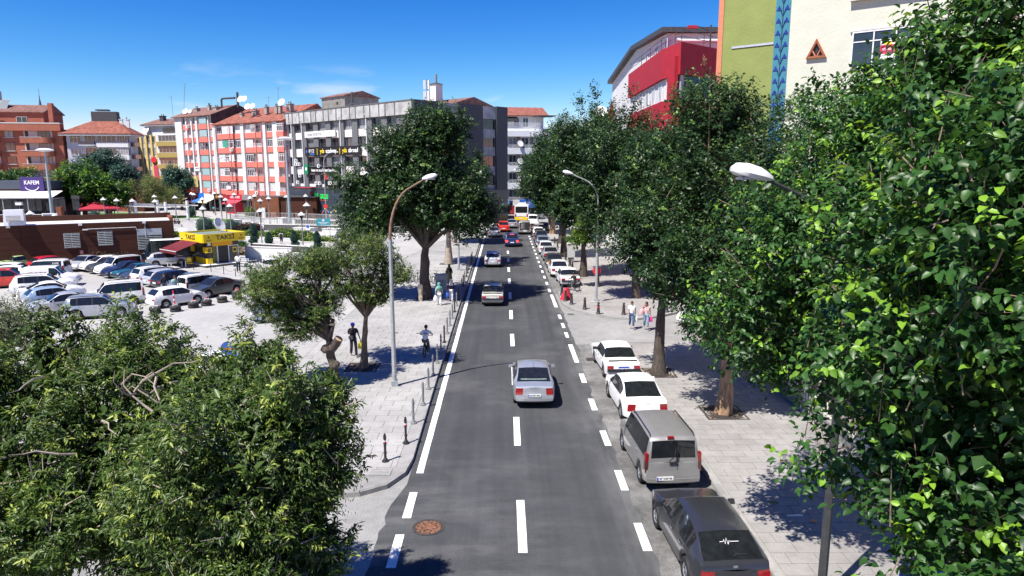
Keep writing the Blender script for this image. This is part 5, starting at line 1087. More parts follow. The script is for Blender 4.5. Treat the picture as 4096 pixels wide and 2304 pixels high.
# shop fronts below
SH = [(0, 3.4, (.015, .016, .018), 'eai', None), (3.4, 7.6, (.35, .01, .05), 'W', (.15, .05, .12)), (7.6, 10.2, (.02, .15, .5), '', (.02, .14, .5)), (10.2, 14.2, (.75, .75, .74), '', (.65, .6, .42)), (14.2, 17.5, (.05, .03, .02), 'çiğ köfte', None), (17.5, 20.0, (.25, .02, .03), '', None), (20.0, 25.0, (.5, .01, .05), 'GEZMART BÜFE', (.5, .05, .08)), (25.0, 33, (.2, .2, .2), '', None), (33, 41, (.45, .5, .55), '', None)]
for k, (x0, x1, c, s, aw) in enumerate(SH):
    mt = pm('fascia_%d' % k, c, rough=.4, var=.08); boxpart(b, 'fascia_sign', x0 + .04, x1 - .04, -.25, 1.58, 3.0, 4.15, mt, label='shop fascia in its own colour')
    boxpart(b, 'shop_window', x0 + .12, x1 - .12, 1.4, 1.55, .12, 2.98, pm('shop_glass', (.02, .02, .024), rough=.08, var=.6, scale=2, spec=.6)); boxpart(b, 'shop_pier', x1 - .12, x1 + .115, 1.0, 1.59, .1, 2.98, DIMW)
    if s: text(s, .62 if len(s) > 4 else .8, pm('sign_orange', (.75, .3, .02)) if 'ç' in s else WHITE, b, ((x0 + x1) / 2, -.27, 3.55), bold=True, sx=.8)
    if aw:
        m = MB(); am = pm('awning_%d' % k, aw, rough=.8); m.add([(x0 + .1, -.2, 2.95), (x1 - .1, -.2, 2.95), (x1 - .1, -2.0, 2.3), (x0 + .1, -2.0, 2.3), (x0 + .1, -2.0, 2.05), (x1 - .1, -2.0, 2.05)], [(3, 2, 1, 0), (4, 5, 2, 3)], am); m.obj('awning', b)
boxpart(b, 'shop_kiosk', 22.6, 25.4, -2.6, -.3, .1, 2.4, pm('kiosk_red', (.5, .01, .03)))
for k in range(4): boxpart(b, 'kiosk_pane', 22.75 + .65 * k, 23.25 + .65 * k, -2.66, -2.605, .5, 2.1, GLASSB)
YELB = pm('hoarding_yellow', (.45, .42, .16), var=.3, scale=1.5); ORB = pm('hoarding_orange', (.7, .1, .03))
boxpart(b, 'hoarding', 0.4, 8.6, -.6, -.45, 5.6, 8.0, YELB); boxpart(b, 'hoarding', .2, 7.6, -.65, -.5, 4.25, 5.5, ORB); text('ŞİŞLİ KÖMEÇ', .6, WHITE, b, (2.6, -.62, 7.4), sx=.9)
m = MB()
for k in range(14): m.box((4.2 + (k % 7) * .6, -.61, 6.1 + (k // 7) * .9), (.35, .02, .7), pm('poster_dark', (.16, .13, .09), var=.5), rz=0)
m.obj('poster_figures', b, kind='stuff')
boxpart(b, 'notice_board', 7.0, 9.4, -.32, -.22, 9.2, 10.2, WR); text('KIRALIK', .4, PLAST, b, (8.4, -.33, 9.8)); boxpart(b, 'notice_board', 20.0, 21.6, -.55, -.45, 5.3, 6.0, WR)
# ---------------------------------------------------------------- grey office block
GRD = pm('dark_grey_pier', (.115, .118, .125), rough=.75, var=.12, scale=1.5); GRL = pm('pale_concrete_panel', (.36, .36, .35), rough=.8, var=.3, scale=.9); GRW = pm('off_white_panel', (.66, .62, .61), rough=.7, var=.05); NAVB = pm('navy_cladding', (.035, .048, .068), rough=.3, var=.15, coat=.3)
b = thing('office_block', 'grey concrete office block with white panels and black school signs', 'office building', (-44.3, 143.3, 0), math.atan2(114.2 - 143.3, -14.6 + 44.3))
LG_ = math.hypot(29.1, 29.7); D2 = math.hypot(13.3, 16.8)
boxpart(b, 'wall', .3, LG_ - .3, .4, D2, 6, 20.3, GRD)
m = MB(); m.bx(0.0, LG_, .0, D2 - .1, 20.3, 20.5, GRL); m.obj('roof', b)
PB = [0, 1.2, 3.2]; xs = 1.2
for k in range(9):
    x0 = .0 + 2.6 + 4.3 * (k - 1) if k else .0
pitch = (LG_ - 3.4) / 8.6
cells = [(.5, 2.0)] + [(3.4 + pitch * k, 3.4 + pitch * k + pitch * .60) for k in range(8)]
last = 0.0
WROWS = [(8.7, 1.9), (12.1, 1.9), (15.5, 1.85), (18.5, 1.7)]
for x0, x1 in cells:
    boxpart(b, 'pier', last, x0, -.12, .4, 6, 18.55, GRD); last = x1
    lo = 6.0
    for zt, hh in WROWS:
        boxpart(b, 'wall_panel', x0 + .003, x1 - .003, .1, .4, lo, zt - hh, GRW); o = window(b, (x0 + x1) / 2, .34, zt - hh / 2, x1 - x0 - .02, hh, 2, 1, GREYM, .12); lo = zt
boxpart(b, 'pier', last, LG_, -.12, .4, 6, 18.55, GRD)
for x0, x1 in zip([0] + [c_[1] for c_ in cells] , [c_[0] for c_ in cells] + [LG_]): boxpart(b, 'parapet_panel', x0 + .02, x1 - .02, -.42, .4, 18.6, 20.75, GRL)
for x0, x1 in cells: boxpart(b, 'parapet_panel', x0 + .02, x1 - .02, -.42, .4, 18.6, 20.75, GRL)
m = MB()
for e_ in [a for c_ in cells for a in c_]: m.bx(e_ - .1, e_ + .1, -.5, -.425, 18.5, 20.8, GRD)
m.bx(-.1, LG_ + .1, -.52, .4, 20.76, 20.9, GRD); m.obj('parapet_coping', b)
boxpart(b, 'ground_storey', -.3, LG_ + .3, -.9, D2, 0, 6.0, NAVB); boxpart(b, 'ground_cornice', -.35, LG_ + .35, -1.0, .2, 6.01, 6.3, DARKR)
for k in range(14): boxpart(b, 'cladding_panel', .2 + k * 2.85, .2 + k * 2.85 + 2.8, -.96, -.905, .2, 5.2, NAVB)
for x in (2.4, 6.4 , 20.2, 28.5): m = MB(); m.tube([(x, -.2, 6.3), (x, -.25, 18.9), (x, -.6, 19.2)], .09, WHITEM, 6); m.obj('downpipe', b)
SBK = pm('sign_black', (.008, .008, .009), rough=.3); SGN = pm('sign_green', (.0, .2, .09)); YLW = pm('letter_yellow', (.8, .6, .02)); WL = pm('letter_white', (.8, .8, .8)); GL_ = pm('letter_green', (.02, .5, .08), emit=(.05, .8, .1, .15)); RL = pm('letter_orange_red', (.75, .09, .03))
boxpart(b, 'white_sign', 7.6, 18.6, -.32, -.14, 15.75, 16.9, WR); text('önder KONYA', .85, GREYM, b, (11.2, -.335, 16.3), sx=.95)
boxpart(b, 'black_sign', 7.6, 26.5, -.38, -.14, 12.25, 13.9, SBK)
text('BTCE', .85, WL, b, (10.0, -.39, 13.15), sx=1.0); text('|', 1.2, YLW, b, (12.1, -.39, 13.1), bold=True); text('yds', 1.1, YLW, b, (13.9, -.39, 13.1), bold=True); text('academy', 1.1, WL, b, (17.0, -.39, 13.1), bold=True, sx=.95); text('|', 1.2, YLW, b, (20.0, -.39, 13.1), bold=True); text('yds', 1.1, YLW, b, (21.6, -.39, 13.1), bold=True); text('abroad', 1.1, WL, b, (24.4, -.39, 13.1), bold=True)
m = MB(); m.add([(0, 0, .35), (.22, 0, 0), (0, 0, -.45), (-.22, 0, 0)], [(0, 3, 2, 1)], pm('logo_blue', (.05, .2, .6))); m.obj('logo_mark', b, (8.15, -.39, 13.15))
for k, (zz, w) in enumerate(((12.62, 1.7), (12.45, 1.7))): boxpart(b, 'fine_print', 9.3, 9.3 + w, -.386, -.381, zz, zz + .09, pm('logo_blue', (.05, .2, .6)))
boxpart(b, 'green_sign', 7.2, 8.5, -.5, -.14, 8.75, 10.6, SGN); boxpart(b, 'black_sign', 8.52, 19.6, -.36, -.14, 8.9, 10.2, SBK); text('insan ve medeniyet hareketi', .82, WL, b, (14.0, -.37, 9.5), sx=.95, bold=True); text('♦', .8, WL, b, (7.85, -.51, 9.7))
boxpart(b, 'black_sign', 14.4, 19.5, -.36, -.14, 6.4, 7.7, SBK); text('ECMA', .9, WL, b, (16.6, -.37, 7.05), bold=True)
text('BAK', 1.25, RL, b, (9.9, -1.02, 4.55), bold=True, depth=.04, sx=.75); text('BU', 1.35, GL_, b, (12.1, -1.02, 4.6), bold=True, depth=.04, sx=.75); text('GROSS', 1.25, GL_, b, (14.9, -1.02, 4.5), bold=True, depth=.04, sx=.75); boxpart(b, 'sign_underline', 9.2, 16.0, -1.01, -.962, 3.8, 3.88, RL)
rr = random.Random(3)
for k in range(26):
    m = MB(); cc = [(.8, .8, .8), (.75, .08, .05), (.1, .3, .7), (.8, .6, .05)][k % 4]; m.bx(-.14, .14, -.012, 0, -.14, .14, pm('confetti_%d' % (k % 4), cc)); m.obj('painted_square', b, (8.6 + k * .42, -.964, 1.7 + .5 * math.sin(k * .9) + rr.uniform(-.3, .3)), rr.uniform(0, 1) * .0)
for k in range(9): m = MB(); m.tube([(8.9 + k * .85, -.99, 2.7 + .18 * k), (9.15 + k * .85, -.99, 3.1 + .17 * k), (9.0 + k * .85, -.99, 3.3 + .17 * k)], .06, PLAST, 5); m.obj('wall_hook', b)
for x, z in ((3.5, 11.0), (4.2, 11.0), (4.9, 11.0), (3.6, 11.7), (3.9, 7.4), (11.0, 7.3), (12.2, 7.3), (12.2, 10.6), (4.9, 10.4 - 1.7)): aircon(b, x, -.02, z - .3)
boxpart(b, 'stair_tower', 4.0, 12.5, 6.0, 14, 20.5, 24.0, pm('stair_render', (.2, .19, .17), var=.25, scale=1)); gable_roof(b, 4.0, 12.5, 6.0, 14, 24.02, 1.1, TILE2, over=.3)
boxpart(b, 'tower_vent', 9.5, 10.1, 5.95, 5.995, 22.4, 22.9, PLAST)
m = MB(); m.box((16.6, 5, 22.0), (1.6, 1.6, .3), DARKR, top=(.3, .3)); m.tube([(16.6, 5, 20.5), (16.6, 5, 24.2)], .22, DARKR, 8); m.obj('capped_flue', b)
# right-hand (street) face of the office block
fx = LG_
def rface(name, y0, y1, z0, z1, mat, o0=0.0, o1=.1): return boxpart(b, name, fx + o0, fx + o1, y0, y1, z0, z1, mat)
DG2 = pm('charcoal_cladding', (.055, .057, .064), rough=.6, var=.12)
for y0, y1, o in ((0, 3.2, .2), (3.4, 6.0, .35), (9.2, 12.4, .5), (12.6, 15.4, .25), (18.6, D2, .5)): rface('cladding_panel', y0, y1, 6, 20.9, DG2, -.3, o)
for y0, y1 in ((6.0, 9.2), (15.4, 18.6)):
    for zt, hh in WROWS: window(b, fx - .05, (y0 + y1) / 2, zt - hh / 2, y1 - y0 - .1, hh, 2, 1, GREYM, .1, rz=PI / 2); rface('wall_panel', y0, y1, zt - hh - 1.5 if zt > 9 else 6, zt - hh, GRL, -.3, .02)
    rface('parapet_panel', y0, y1, 18.6, 20.75, GRL, -.3, .3)
rface('ground_storey', 0, D2, 0, 6, NAVB, .31, .6)
m = MB(); m.bx(LG_ - 9, LG_ - 7.4, 11, 12.6, 20.5, 24.8, WR); m.tube([(LG_ - 8.2, 11.8, 24.8), (LG_ - 8.2, 11.8, 26.6)], .22, GREYM, 8); m.box((LG_ - 8.2, 11.8, 24.95), (2, 2, .25), DARKR, top=(.5, .5)); m.obj('tall_chimney', b)
m = MB()
for k in range(3): a = k * 2.1; m.box((LG_ - 11 + .5 * math.cos(a), 12 + .5 * math.sin(a), 25.0), (.4, .25, 1.6), WHITEM, rz=a); m.box((LG_ - 11 + .45 * math.cos(a), 12 + .45 * math.sin(a), 22.8), (.5, .3, 2.2), WHITEM, rz=a)
m.tube([(LG_ - 11, 12, 20.5), (LG_ - 11, 12, 26)], .12, GREYM, 6); m.obj('phone_antenna', b)
gable_roof(b, LG_ - 16, LG_ - 1.5, 9.5, 20, 20.9, 1.5, TILE2, over=.2)
# ---------------------------------------------------------------- white balcony building at the street end
b = thing('white_apartments', 'white apartment building with balconies and red tiled roof closing the street', 'apartment building', (-2.6, 148.6, 0), R(9))
WE = pm('cool_white_render', (.62, .64, .66), rough=.8, var=.05, scale=1); BRN = pm('brown_reveal', (.2, .15, .12))
boxpart(b, 'wall', 0, 15, .8, 14, 0, 18.3, WE); boxpart(b, 'wall', .4, 12, 3.2, 13, 18.3, 21.2, WR); gable_roof(b, .2, 12.5, 2.8, 13, 21.2, 2.2, TILE, over=.5, yr=9)
for k in range(4):
    z = 2.9 + k * 3.7
    boxpart(b, 'balcony_slab', -.01, 10.5, -.6, .79, z + 2.55, z + 3.75, WE); window(b, 1.9, -.3, z + 1.45, 3.1, 2.0, 5, 2, WHITEM, .25); boxpart(b, 'bay_front', .2, 3.6, -.5, .78, z - .02, z + .42, WE)
    boxpart(b, 'reveal', 5.6, 6.4, .5, .79, z, z + 2.5, BRN); boxpart(b, 'reveal', 8.6, 9.2, .5, .79, z, z + 2.5, BRN)
    for x in (4.7, 7.4): window(b, x, .77, z + 1.2, 1.6, 2.3, 2, 1, WHITEM, .2)
    railing(b, 3.7, 6.4, -.4, z + .02, .8, WHITEM); railing(b, 6.6, 10.2, -.4, z + .02, .8, WHITEM)
    if k in (2, 3, 1): dish(b, 6.1, -.7, z + .3, .7, .3)
railing(b, 0, 10.5, -.5, 18.32, 1.1, WHITEM); 
for x in (1.0, 3.0, 6.0, 8.0): window(b, x, 3.18, 19.7, 1.2, 1.9, 2, 1, WHITEM, .2)
m = MB(); m.add([(2.6, 3.1, 20.9), (6, 3.1, 20.9), (6.3, 1.2, 19.9), (3.4, 1.2, 19.7)], [(0, 1, 2, 3), (3, 2, 1, 0)], PLAST); m.obj('awning', b)
m = MB(); m.bx(9.6, 14, -.3, 4, 20.9, 21.05, DARKR); m.tube([(9.8, -.2, 18.3), (9.8, -.2, 20.9)], .07, GREYM, 5); m.tube([(13.8, -.2, 18.3), (13.8, -.2, 20.9)], .07, GREYM, 5); m.obj('pergola_roof', b)
boxpart(b, 'shop_front', .3, 10.2, -.2, .78, .1, 2.4, SBK); boxpart(b, 'blue_sign', .2, 3.8, -.75, -.22, 2.2, 3.0, pm('sky_blue_sign', (.1, .25, .5))); boxpart(b, 'blue_sign', 6.1, 9.6, -1.0, -.22, 1.4, 3.2, pm('strong_blue_sign', (.02, .12, .5))); boxpart(b, 'white_sign', 4.6, 6.0, -.8, -.22, 1.9, 3.1, WR)
text('Tuborg', .55, WL, b, (7.8, -1.02, 2.6), sx=.9); boxpart(b, 'red_door', 4.0, 5.2, -.3, -.21, .1, 1.9, pm('door_red', (.3, .02, .02)))
# ---------------------------------------------------------------- left: orange-red block, pale block, green block, yellow block
ORR = pm('brick_red_render', (.34, .11, .065), rough=.85, var=.1, scale=1)
b = thing('orange_block', 'brick red apartment block with rounded balconies and solar panels on its roof', 'apartment building', (-135, 151, 0), R(8)); WO = 37.2
boxpart(b, 'wall', 0, WO, .6, 14, 0, 18.4, ORR); boxpart(b, 'parapet', -.2, WO + .2, -.5, .9, 18.0, 19.5, ORR); boxpart(b, 'parapet_cap', -.25, WO + .25, -.55, .95, 19.51, 19.75, DIMW); boxpart(b, 'roof_storey', 0, WO - 5, 4, 13, 18.4, 22.3, ORR); gable_roof(b, 0, WO - 5, 4, 13, 22.3, 1.9, TILE2, over=.4)
for bx0 in (WO - 19, WO - 8):
    for k in range(6):
        z = 1.2 + k * 2.9
        window(b, bx0 - 2.8, .58, z + 1.75, 1.9, 1.75, 2, 1, DARKR, .5, sill=WR)
        boxpart(b, 'balcony_recess', bx0 + .2, bx0 + 6.0, .52, .595, z + .3, z + 2.75, DIMW); window(b, bx0 + 4.3, .5, z + 1.7, 2.5, 1.7, 3, 1, DARKR, .5); boxpart(b, 'balcony_door', bx0 + .5, bx0 + 1.1, .44, .515, z + .5, z + 2.5, PLAST)
        m = MB(); m.bx(bx0, bx0 + 4.4, -1.0, .6, z - .35, z + .85, ORR); n = 10; vs = []
        poly = [(bx0 + 4.41, -.99), (bx0 + 4.41, .6), (bx0 + 6.2, .6)] + [(bx0 + 4.7 + 1.5 * math.cos(a), -.4 + 1.0 * math.sin(-a) * .9) for a in np.linspace(0, PI / 2 + .3, 7)]
        m.prism(poly[::-1] if False else poly, z - .35, z + .85, ORR); m.obj('balcony', b); boxpart(b, 'balcony_cap', bx0, bx0 + 4.4, -1.05, -.9, z + .86, z + .95, WR)
for x in (WO - 27, WO - 21.5):
    m = MB(); m.add([(0, 0, 0), (4.4, 0, 0), (4.4, 1.8, 2.2), (0, 1.8, 2.2)], [(0, 1, 2, 3)], pm('solar_glass', (.1, .12, .14), rough=.15, var=.2)); m.bx(-.05, 4.45, 1.8, 1.95, 2.1, 2.25, WHITEM); m.obj('solar_panel', b, (x + 4, 5.5, 23.0)); m = MB(); m.tube([(0, 0, 0), (0, 0, 3)], .75, GALV, 12); m.obj('water_tank', b, (x + 5.8, 7.6, 24.0))
m = MB()
for i in range(8):
    for j in range(4): m.box((i * .9, j * .75 * .75, j * .6), (.82, .5, .05), pm('panel_grey', (.3, .31, .3), rough=.3), M=Matrix.Identity(4))
m.obj('solar_frame', b, (WO - 20.5, 2.2, 20.4))
for x in (WO - 18.5, WO - 16.9, WO - 15.2): dish(b, x, 1.5, 19.5, .75)
antenna(b, WO - 22, 7, 24, 5, 3); m = MB(); m.bx(WO - 3.4, WO - 2.5, 2.8, 3.8, 19.0, 24.2, ORR); m.obj('chimney', b)
for x in (WO - 26, WO - 9.5): window(b, x, 3.97, 20.6, 2.2, 1.3, 2, 1, WHITEM, .4)
m = MB(); m.lathe([(1.5, 0), (1.5, .4), (1.0, .5), (.1, 7.0), (.14, 7.3), (.05, 7.6), (.05, 9.4), (0, 9.5)], pm('lead_spire', (.16, .19, .25), rough=.5, metal=.4), n=14); m.lathe([(1.0, -21), (1.0, 0)], WR, n=12)
tg = thing('minaret', 'slim grey minaret spire behind the brick red apartment block', 'minaret', (-127.3, 195, 21.9)); m.obj('spire', tg, smooth=50)
b = thing('pale_block', 'pale grey-blue apartment block with red tiled hip roof behind the park trees', 'apartment building', (-97.6, 156.5, 0), R(6)); PB_ = pm('pale_blue_render', (.42, .44, .5), rough=.8, var=.06); PBL = pm('white_band', (.68, .68, .68))
boxpart(b, 'wall', 0, 13.4, .6, 4.6, 0, 17.2, PB_); gable_roof(b, 0, 13.4, 0, 5.6, 17.5, 3.0, TILE, over=1.0, hip=5, yr=4.5); boxpart(b, 'eaves', -.9, 14.3, -.9, 6.5, 17.0, 17.32, DIMW); boxpart(b, 'roof_hut', 4, 9.5, 4.4, 6, 19.6, 22.6, DARKR); boxpart(b, 'roof_hut_cap', 5.0, 7.6, 4.4, 6, 22.8, 23.1, DARKR)
for x in (10.4, 11.8): chimney(b, x, 4.4, 19, .7, 1.8, WR, 1)
for k in range(6):
    z = .9 + k * 2.75
    window(b, 1.9, .55, z + 1.6, 2.4, 1.6, 3, 2, WHITEM, .3); boxpart(b, 'balcony_slab', 3.1, 6.4, -.8, .58, z + .2, z + .45, PBL); boxpart(b, 'balcony_front', 3.1, 6.4, -.85, -.8, z + .46, z + 1.15, pm('dark_balcony_glass', (.03, .04, .06), rough=.15)); window(b, 5.0, .57, z + 1.7, 2.4, 1.7, 3, 1, WHITEM, .2)
    boxpart(b, 'wall_band', 6.6, 13.3, -.3, .58, z - .15, z + .85, PBL); window(b, 8.8, -.1, z + 1.65, 4.0, 1.5, 4, 1, WHITEM, .5); window(b, 12.1, -.1, z + 1.65, 2.2, 1.5, 4, 1, WHITEM, .5); boxpart(b, 'wall_panel', 10.83, 10.97, -.2, .58, z + .86, z + 2.4, PB_)
    boxpart(b, 'side_balcony', 13.42, 14.2, 1, 4, z + .1, z + 1.0, pm('dark_balcony_glass', (.03, .04, .06)))
b = thing('green_block', 'dull green narrow apartment block with roof dishes left of the yellow building', 'apartment building', (-108.5, 185.5, 0), R(-4)); GB = pm('dull_green_render', (.24, .29, .22), rough=.85, var=.1); GBD = pm('deep_green_trim', (.06, .13, .1))
boxpart(b, 'wall', 0, 9.2, .6, 12, 0, 15.6, GB); boxpart(b, 'eaves', -.3, 9.4, -.4, 12, 15.6, 16.1, GBD); gable_roof(b, 0, 9.2, 0, 12, 16.1, 2.2, TILE2, over=.3)
for x in (1.2, 3.0, 5.0, 6.6): dish(b, x, 1, 16.6, 1.1)
for k in range(5):
    for x, w in ((1.6, 2.4), (6.6, 4.2)): window(b, x, .56, 2 + k * 2.95, w, 1.7, 4 if w > 3 else 2, 1, WHITEM, .5)
    boxpart(b, 'green_strip', 3.4, 3.9, .3, .58, k * 3.0, k * 3.0 + 2.9, GBD)
b = thing('yellow_block', 'yellow apartment block with corner bays of dark windows and a white top storey', 'apartment building', (-98.2, 189, 0), R(-24)); YB = pm('yellow_render', (.6, .45, .16), rough=.8, var=.1, scale=1.5); YO = pm('ochre_panel', (.36, .27, .08), rough=.8, var=.12)
boxpart(b, 'wall', 0, 17, .6, 12, 0, 18.2, pm('grey_bay', (.5, .48, .44))); boxpart(b, 'top_storey', 1.5, 17, 1.2, 11, 18.2, 21.0, WR); gable_roof(b, 1.2, 17, .8, 11.5, 21.3, 1.8, TILE2, over=.6); boxpart(b, 'eaves', .8, 17.5, .3, 11.8, 20.9, 21.3, WR)
for x in (0, 1.9, 3.9, 5.9): boxpart(b, 'yellow_pier', x, x + .75, .2, .59, 0, 18.6, YB)
for k in range(6):
    z = 1.0 + k * 2.95
    for x in (1.3, 3.25, 5.25): window(b, x, .55, z + 1.7, 1.1, 1.8, 2, 1, WHITEM, .5)
    boxpart(b, 'ochre_panel', 7.6, 17, -.9, .58, z - .2, z + 1.0, YO); window(b, 12.5, -.5, z + 1.85, 8.8, 1.6, 7, 1, WHITEM, .1); boxpart(b, 'bay_return', 7.2, 8.0, -.5, .58, z + 1.0, z + 2.75, WR)
window(b, 12, 1.17, 19.7, 8, 1.3, 6, 1, GREYM, .1); dish(b, 2.6, .6, 18.7, 1.1); chimney(b, 5, 4, 22.0, 1.4, 1.6, DARKR); chimney(b, 12.5, 4, 22.4, 1.4, 1.3, DARKR); antenna(b, 10, 3, 22.6, 6, 2); m = MB(); m.bx(0, 1.8, 0, .05, 0, 1.3, pm('flag_red', (.6, .02, .03))); m.obj('banner', b, (4.2, -.1, 11.4)); m = MB(); m.bx(0, 1.6, 0, .05, 0, 4.6, pm('poster_red', (.5, .06, .1), var=.5)); m.obj('banner', b, (4.9, -.12, 6.0))
rr = random.Random(9); m = MB()
for k in range(60): m.box((rr.uniform(.2, 8), -1.2 + rr.uniform(-.3, .3), 5.4 + rr.uniform(-1, 1.2)), (.5, .03, .4), pm('bunting_%d' % (k % 2), [(.6, .03, .04), (.75, .72, .72)][k % 2]))
m.obj('bunting', b, kind='stuff')
# ---------------------------------------------------------------- right: white gabled building with red bay
b = thing('red_bay_building', 'white building with a big red bay and dark sheet metal gable roof', 'building', (13.1, 55.6, 0)); RB = pm('strong_red_render', (.36, .010, .024), rough=.75, var=.12, scale=1.6, bump=.3, bscale=25); WG = pm('white_gable_render', (.60, .60, .60), rough=.85, var=.05, scale=2, bump=.2, bscale=20)
# local axes: x to the right, y along the street (away)
m = MB(); pr = [(8.4, 21.85), (23.2, 22.8), (39.7, 21.2)]
for (ya, za), (yb, zb) in zip(pr[:-1], pr[1:]):
    m.add([(1.6, ya, 0), (16, ya, 0), (16, yb, 0), (1.6, yb, 0), (1.6, ya, za), (16, ya, za), (16, yb, zb), (1.6, yb, zb)], [(0, 1, 5, 4), (1, 2, 6, 5), (2, 3, 7, 6), (3, 0, 4, 7), (4, 5, 6, 7)], WG)
m.obj('wall', b)
m = MB()
for (ya, za), (yb, zb) in zip([(7.9, 21.86)] + pr[1:-1] + [(40.2, 21.15)], pr[1:-1] + [(40.2, 21.15)]):
    v = [(1.0, ya, za), (16.5, ya, za), (16.5, yb, zb), (1.0, yb, zb)]; m.add([(x, y, z + .45) for x, y, z in v] + [(x, y, z + .01) for x, y, z in v], [(0, 1, 2, 3), (7, 6, 5, 4), (0, 4, 5, 1), (1, 5, 6, 2), (2, 6, 7, 3), (3, 7, 4, 0)], DARKR)
m.obj('roof', b); boxpart(b, 'attic_window', 6.6, 9.2, 8.3, 8.395, 19.9, 21.0, GLASSB)
poly = [(0, 3.0), (.68, -.4), (4.1, 2.4), (8, 5.6), (8, 8.3), (1.59, 8.3), (1.59, 18.6), (0, 18.6)]
for z0, z1, mt, nm in ((17.2, 19.6, RB, 'red_parapet'), (13.2, 15.4, RB, 'red_band'), (9.2, 11.4, RB, 'red_band'), (5.2, 7.4, RB, 'red_band')): m = MB(); m.prism(poly, z0, z1, mt); m.obj(nm, b)
pin = [(.25, 3.1), (.85, .05), (4.0, 2.6), (7.8, 5.8), (7.8, 8.2), (1.58, 8.2), (1.58, 18.4), (.25, 18.4)]
for z0, z1 in ((15.401, 17.199), (11.401, 13.199), (7.401, 9.199), (0, 5.199)): m = MB(); m.prism(pin, z0, z1, WG); m.obj('bay_wall', b)
for k, z in enumerate((16.3, 12.3, 8.3)):
    for y in (4.2, 6.9, 9.6, 12.3, 15.4): window(b, .24, y, z, 1.2, 1.6, 2, 1, WHITEM, .4, rz=-PI / 2)
    window(b, .5, 1.6, z, 1.6, 1.75, 2, 1, WHITEM, .2, rz=-R(78)); window(b, 2.5, 1.3, z, 3.2, 1.75, 4, 1, DARKR, 0, rz=R(39))
m = MB(); m.box((.33, .55, 15.2), (1.25, .3, 6.8), RB, rz=R(-78)); m.obj('sign_blade', b)
m = MB()
for x, y in ((.05, 12), (.05, 8), (.1, 4), (.5, .9), (.75, -.2), (3, 1.6), (5, 3.3), (7, 4.9)): m.tube([(x, y, 19.6), (x, y, 20.5)], .03, DARKR, 5)
for z in (20.05, 20.5): m.tube([(.05, 18, z), (.05, 3, z), (.75, -.2, z), (7.9, 5.6, z)], .025, DARKR, 5)
m.obj('roof_railing', b)
m = MB(); m.tube([(5.2, 3.0, 19.7), (5.6, 3.2, 19.6), (5.7, 3.35, 19.2), (5.7, 3.35, 6)], .16, RB, 8); m.obj('downpipe', b, smooth=40)
m = MB(); m.tube([(2.4, 8.1, 21.3), (2.8, 8.1, 21.2), (6.8, 8.1, 21.2), (6.9, 8.1, 19.6)], .12, WHITEM, 7); m.obj('white_pipe', b)
m = MB(); m.tube([(4.2, 4.0, 19.5), (4.2, 4.0, 21.7)], .08, DARKR, 6); m.tube([(4.2, 4.0, 21.2), (3.0, 3.8, 21.6)], .03, DARKR, 5); m.box((2.6, 3.8, 21.5), (.8, .3, .22), RB); m.obj('rooftop_mast', b)
m = MB()
for k in range(40): a = random.uniform(0, 6.28); r = random.uniform(.15, .55); m.tube([(0, 0, 0), (r * math.cos(a), -.05, r * math.sin(a) * 1.1)], .014, pm('straw', (.5, .35, .15)), 3)
m.obj('bird_nest', b, (3.0, 1.42, 18.4), R(39), kind='stuff')
for y, z in ((8.5, 21.2), (12.5, 21.2), (17, 21.2)): window(b, 1.57, y, z - .3, .8, 1.0, 1, 1, WHITEM, 0, rz=-PI / 2)
for y in (21, 25, 29, 33):
    for z in (17, 14, 11): window(b, 1.57, y, z, 1.2, 1.5, 2, 1, WHITEM, .3, rz=-PI / 2)
m = MB(); m.bx(1.2, 1.55, 18.8, 19.2, 16.4, 18.9, RB); m.obj('red_strip', b); m = MB(); m.bx(1.2, 1.55, 38.2, 38.6, 15, 18.3, RB); m.obj('red_strip', b); chimney(b, 2.2, 41.2, 15.4, 1.0, 3.5)
b = thing('low_white_building', 'low white rooftop with a satellite dish between the street trees', 'building', (12.6, 92, 0)); boxpart(b, 'wall', 0, 12, 0, 22, 0, 15.6, WR); boxpart(b, 'cornice', -.6, 12, -.6, 22, 15.61, 16.0, WR); dish(b, .2, .6, 16, 1.0); railing(b, -.4, 8, -.4, 16, 1.3, GREYM, name='roof_railing', step=.3); boxpart(b, 'red_hut', 1.4, 5, 2, 5, 16.01, 17.6, RB); antenna(b, -.2, 1, 16, 4, 0)
for k in range(4):
    for y in (4, 9, 14): window(b, -.02, y, 3 + 3.3 * k, 1.6, 1.6, 2, 1, WHITEM, .3, rz=-PI / 2)
chimney(b, 2.0, 12, 16, 1.2, 1.6)
# ---------------------------------------------------------------- right: green and cream building with mosaic band
GBW = pm('olive_green_render', (.22, .26, .075), rough=.9, var=.07, scale=1.2, bump=.5, bscale=9); CRM = pm('cream_render', (.53, .54, .45), rough=.9, var=.05, scale=1.2, bump=.5, bscale=9); ORP = pm('orange_render', (.52, .20, .11), rough=.9, var=.07, bump=.4, bscale=9)
b = thing('mosaic_building', 'olive green and cream building with a turquoise mosaic band and triangular window', 'building', (11.45, 38.13, 0), R(-39.8)); LM = 17
TZ = 23
boxpart(b, 'wall', 0, .28, 0, 9, 0, TZ, ORP); boxpart(b, 'wall', .28, 3.0, .04, 9, 0, TZ, GBW); boxpart(b, 'wall', 3.74, LM, .04, 9, 0, TZ, CRM); boxpart(b, 'mosaic_band', 3.0, 3.74, 0.02, 9, 0, TZ, pm('turquoise_mosaic', (.045, .20, .27), rough=.35, var=.4, scale=34))
MB1 = pm('mosaic_blue', (.012, .03, .22), rough=.3, var=.3, scale=30); MBD = pm('mosaic_dark', (.015, .03, .04), rough=.3)
m = MB(); m.bx(3.355, 3.385, -.006, .018, 4, TZ, MBD); m.obj('stem_line', b)
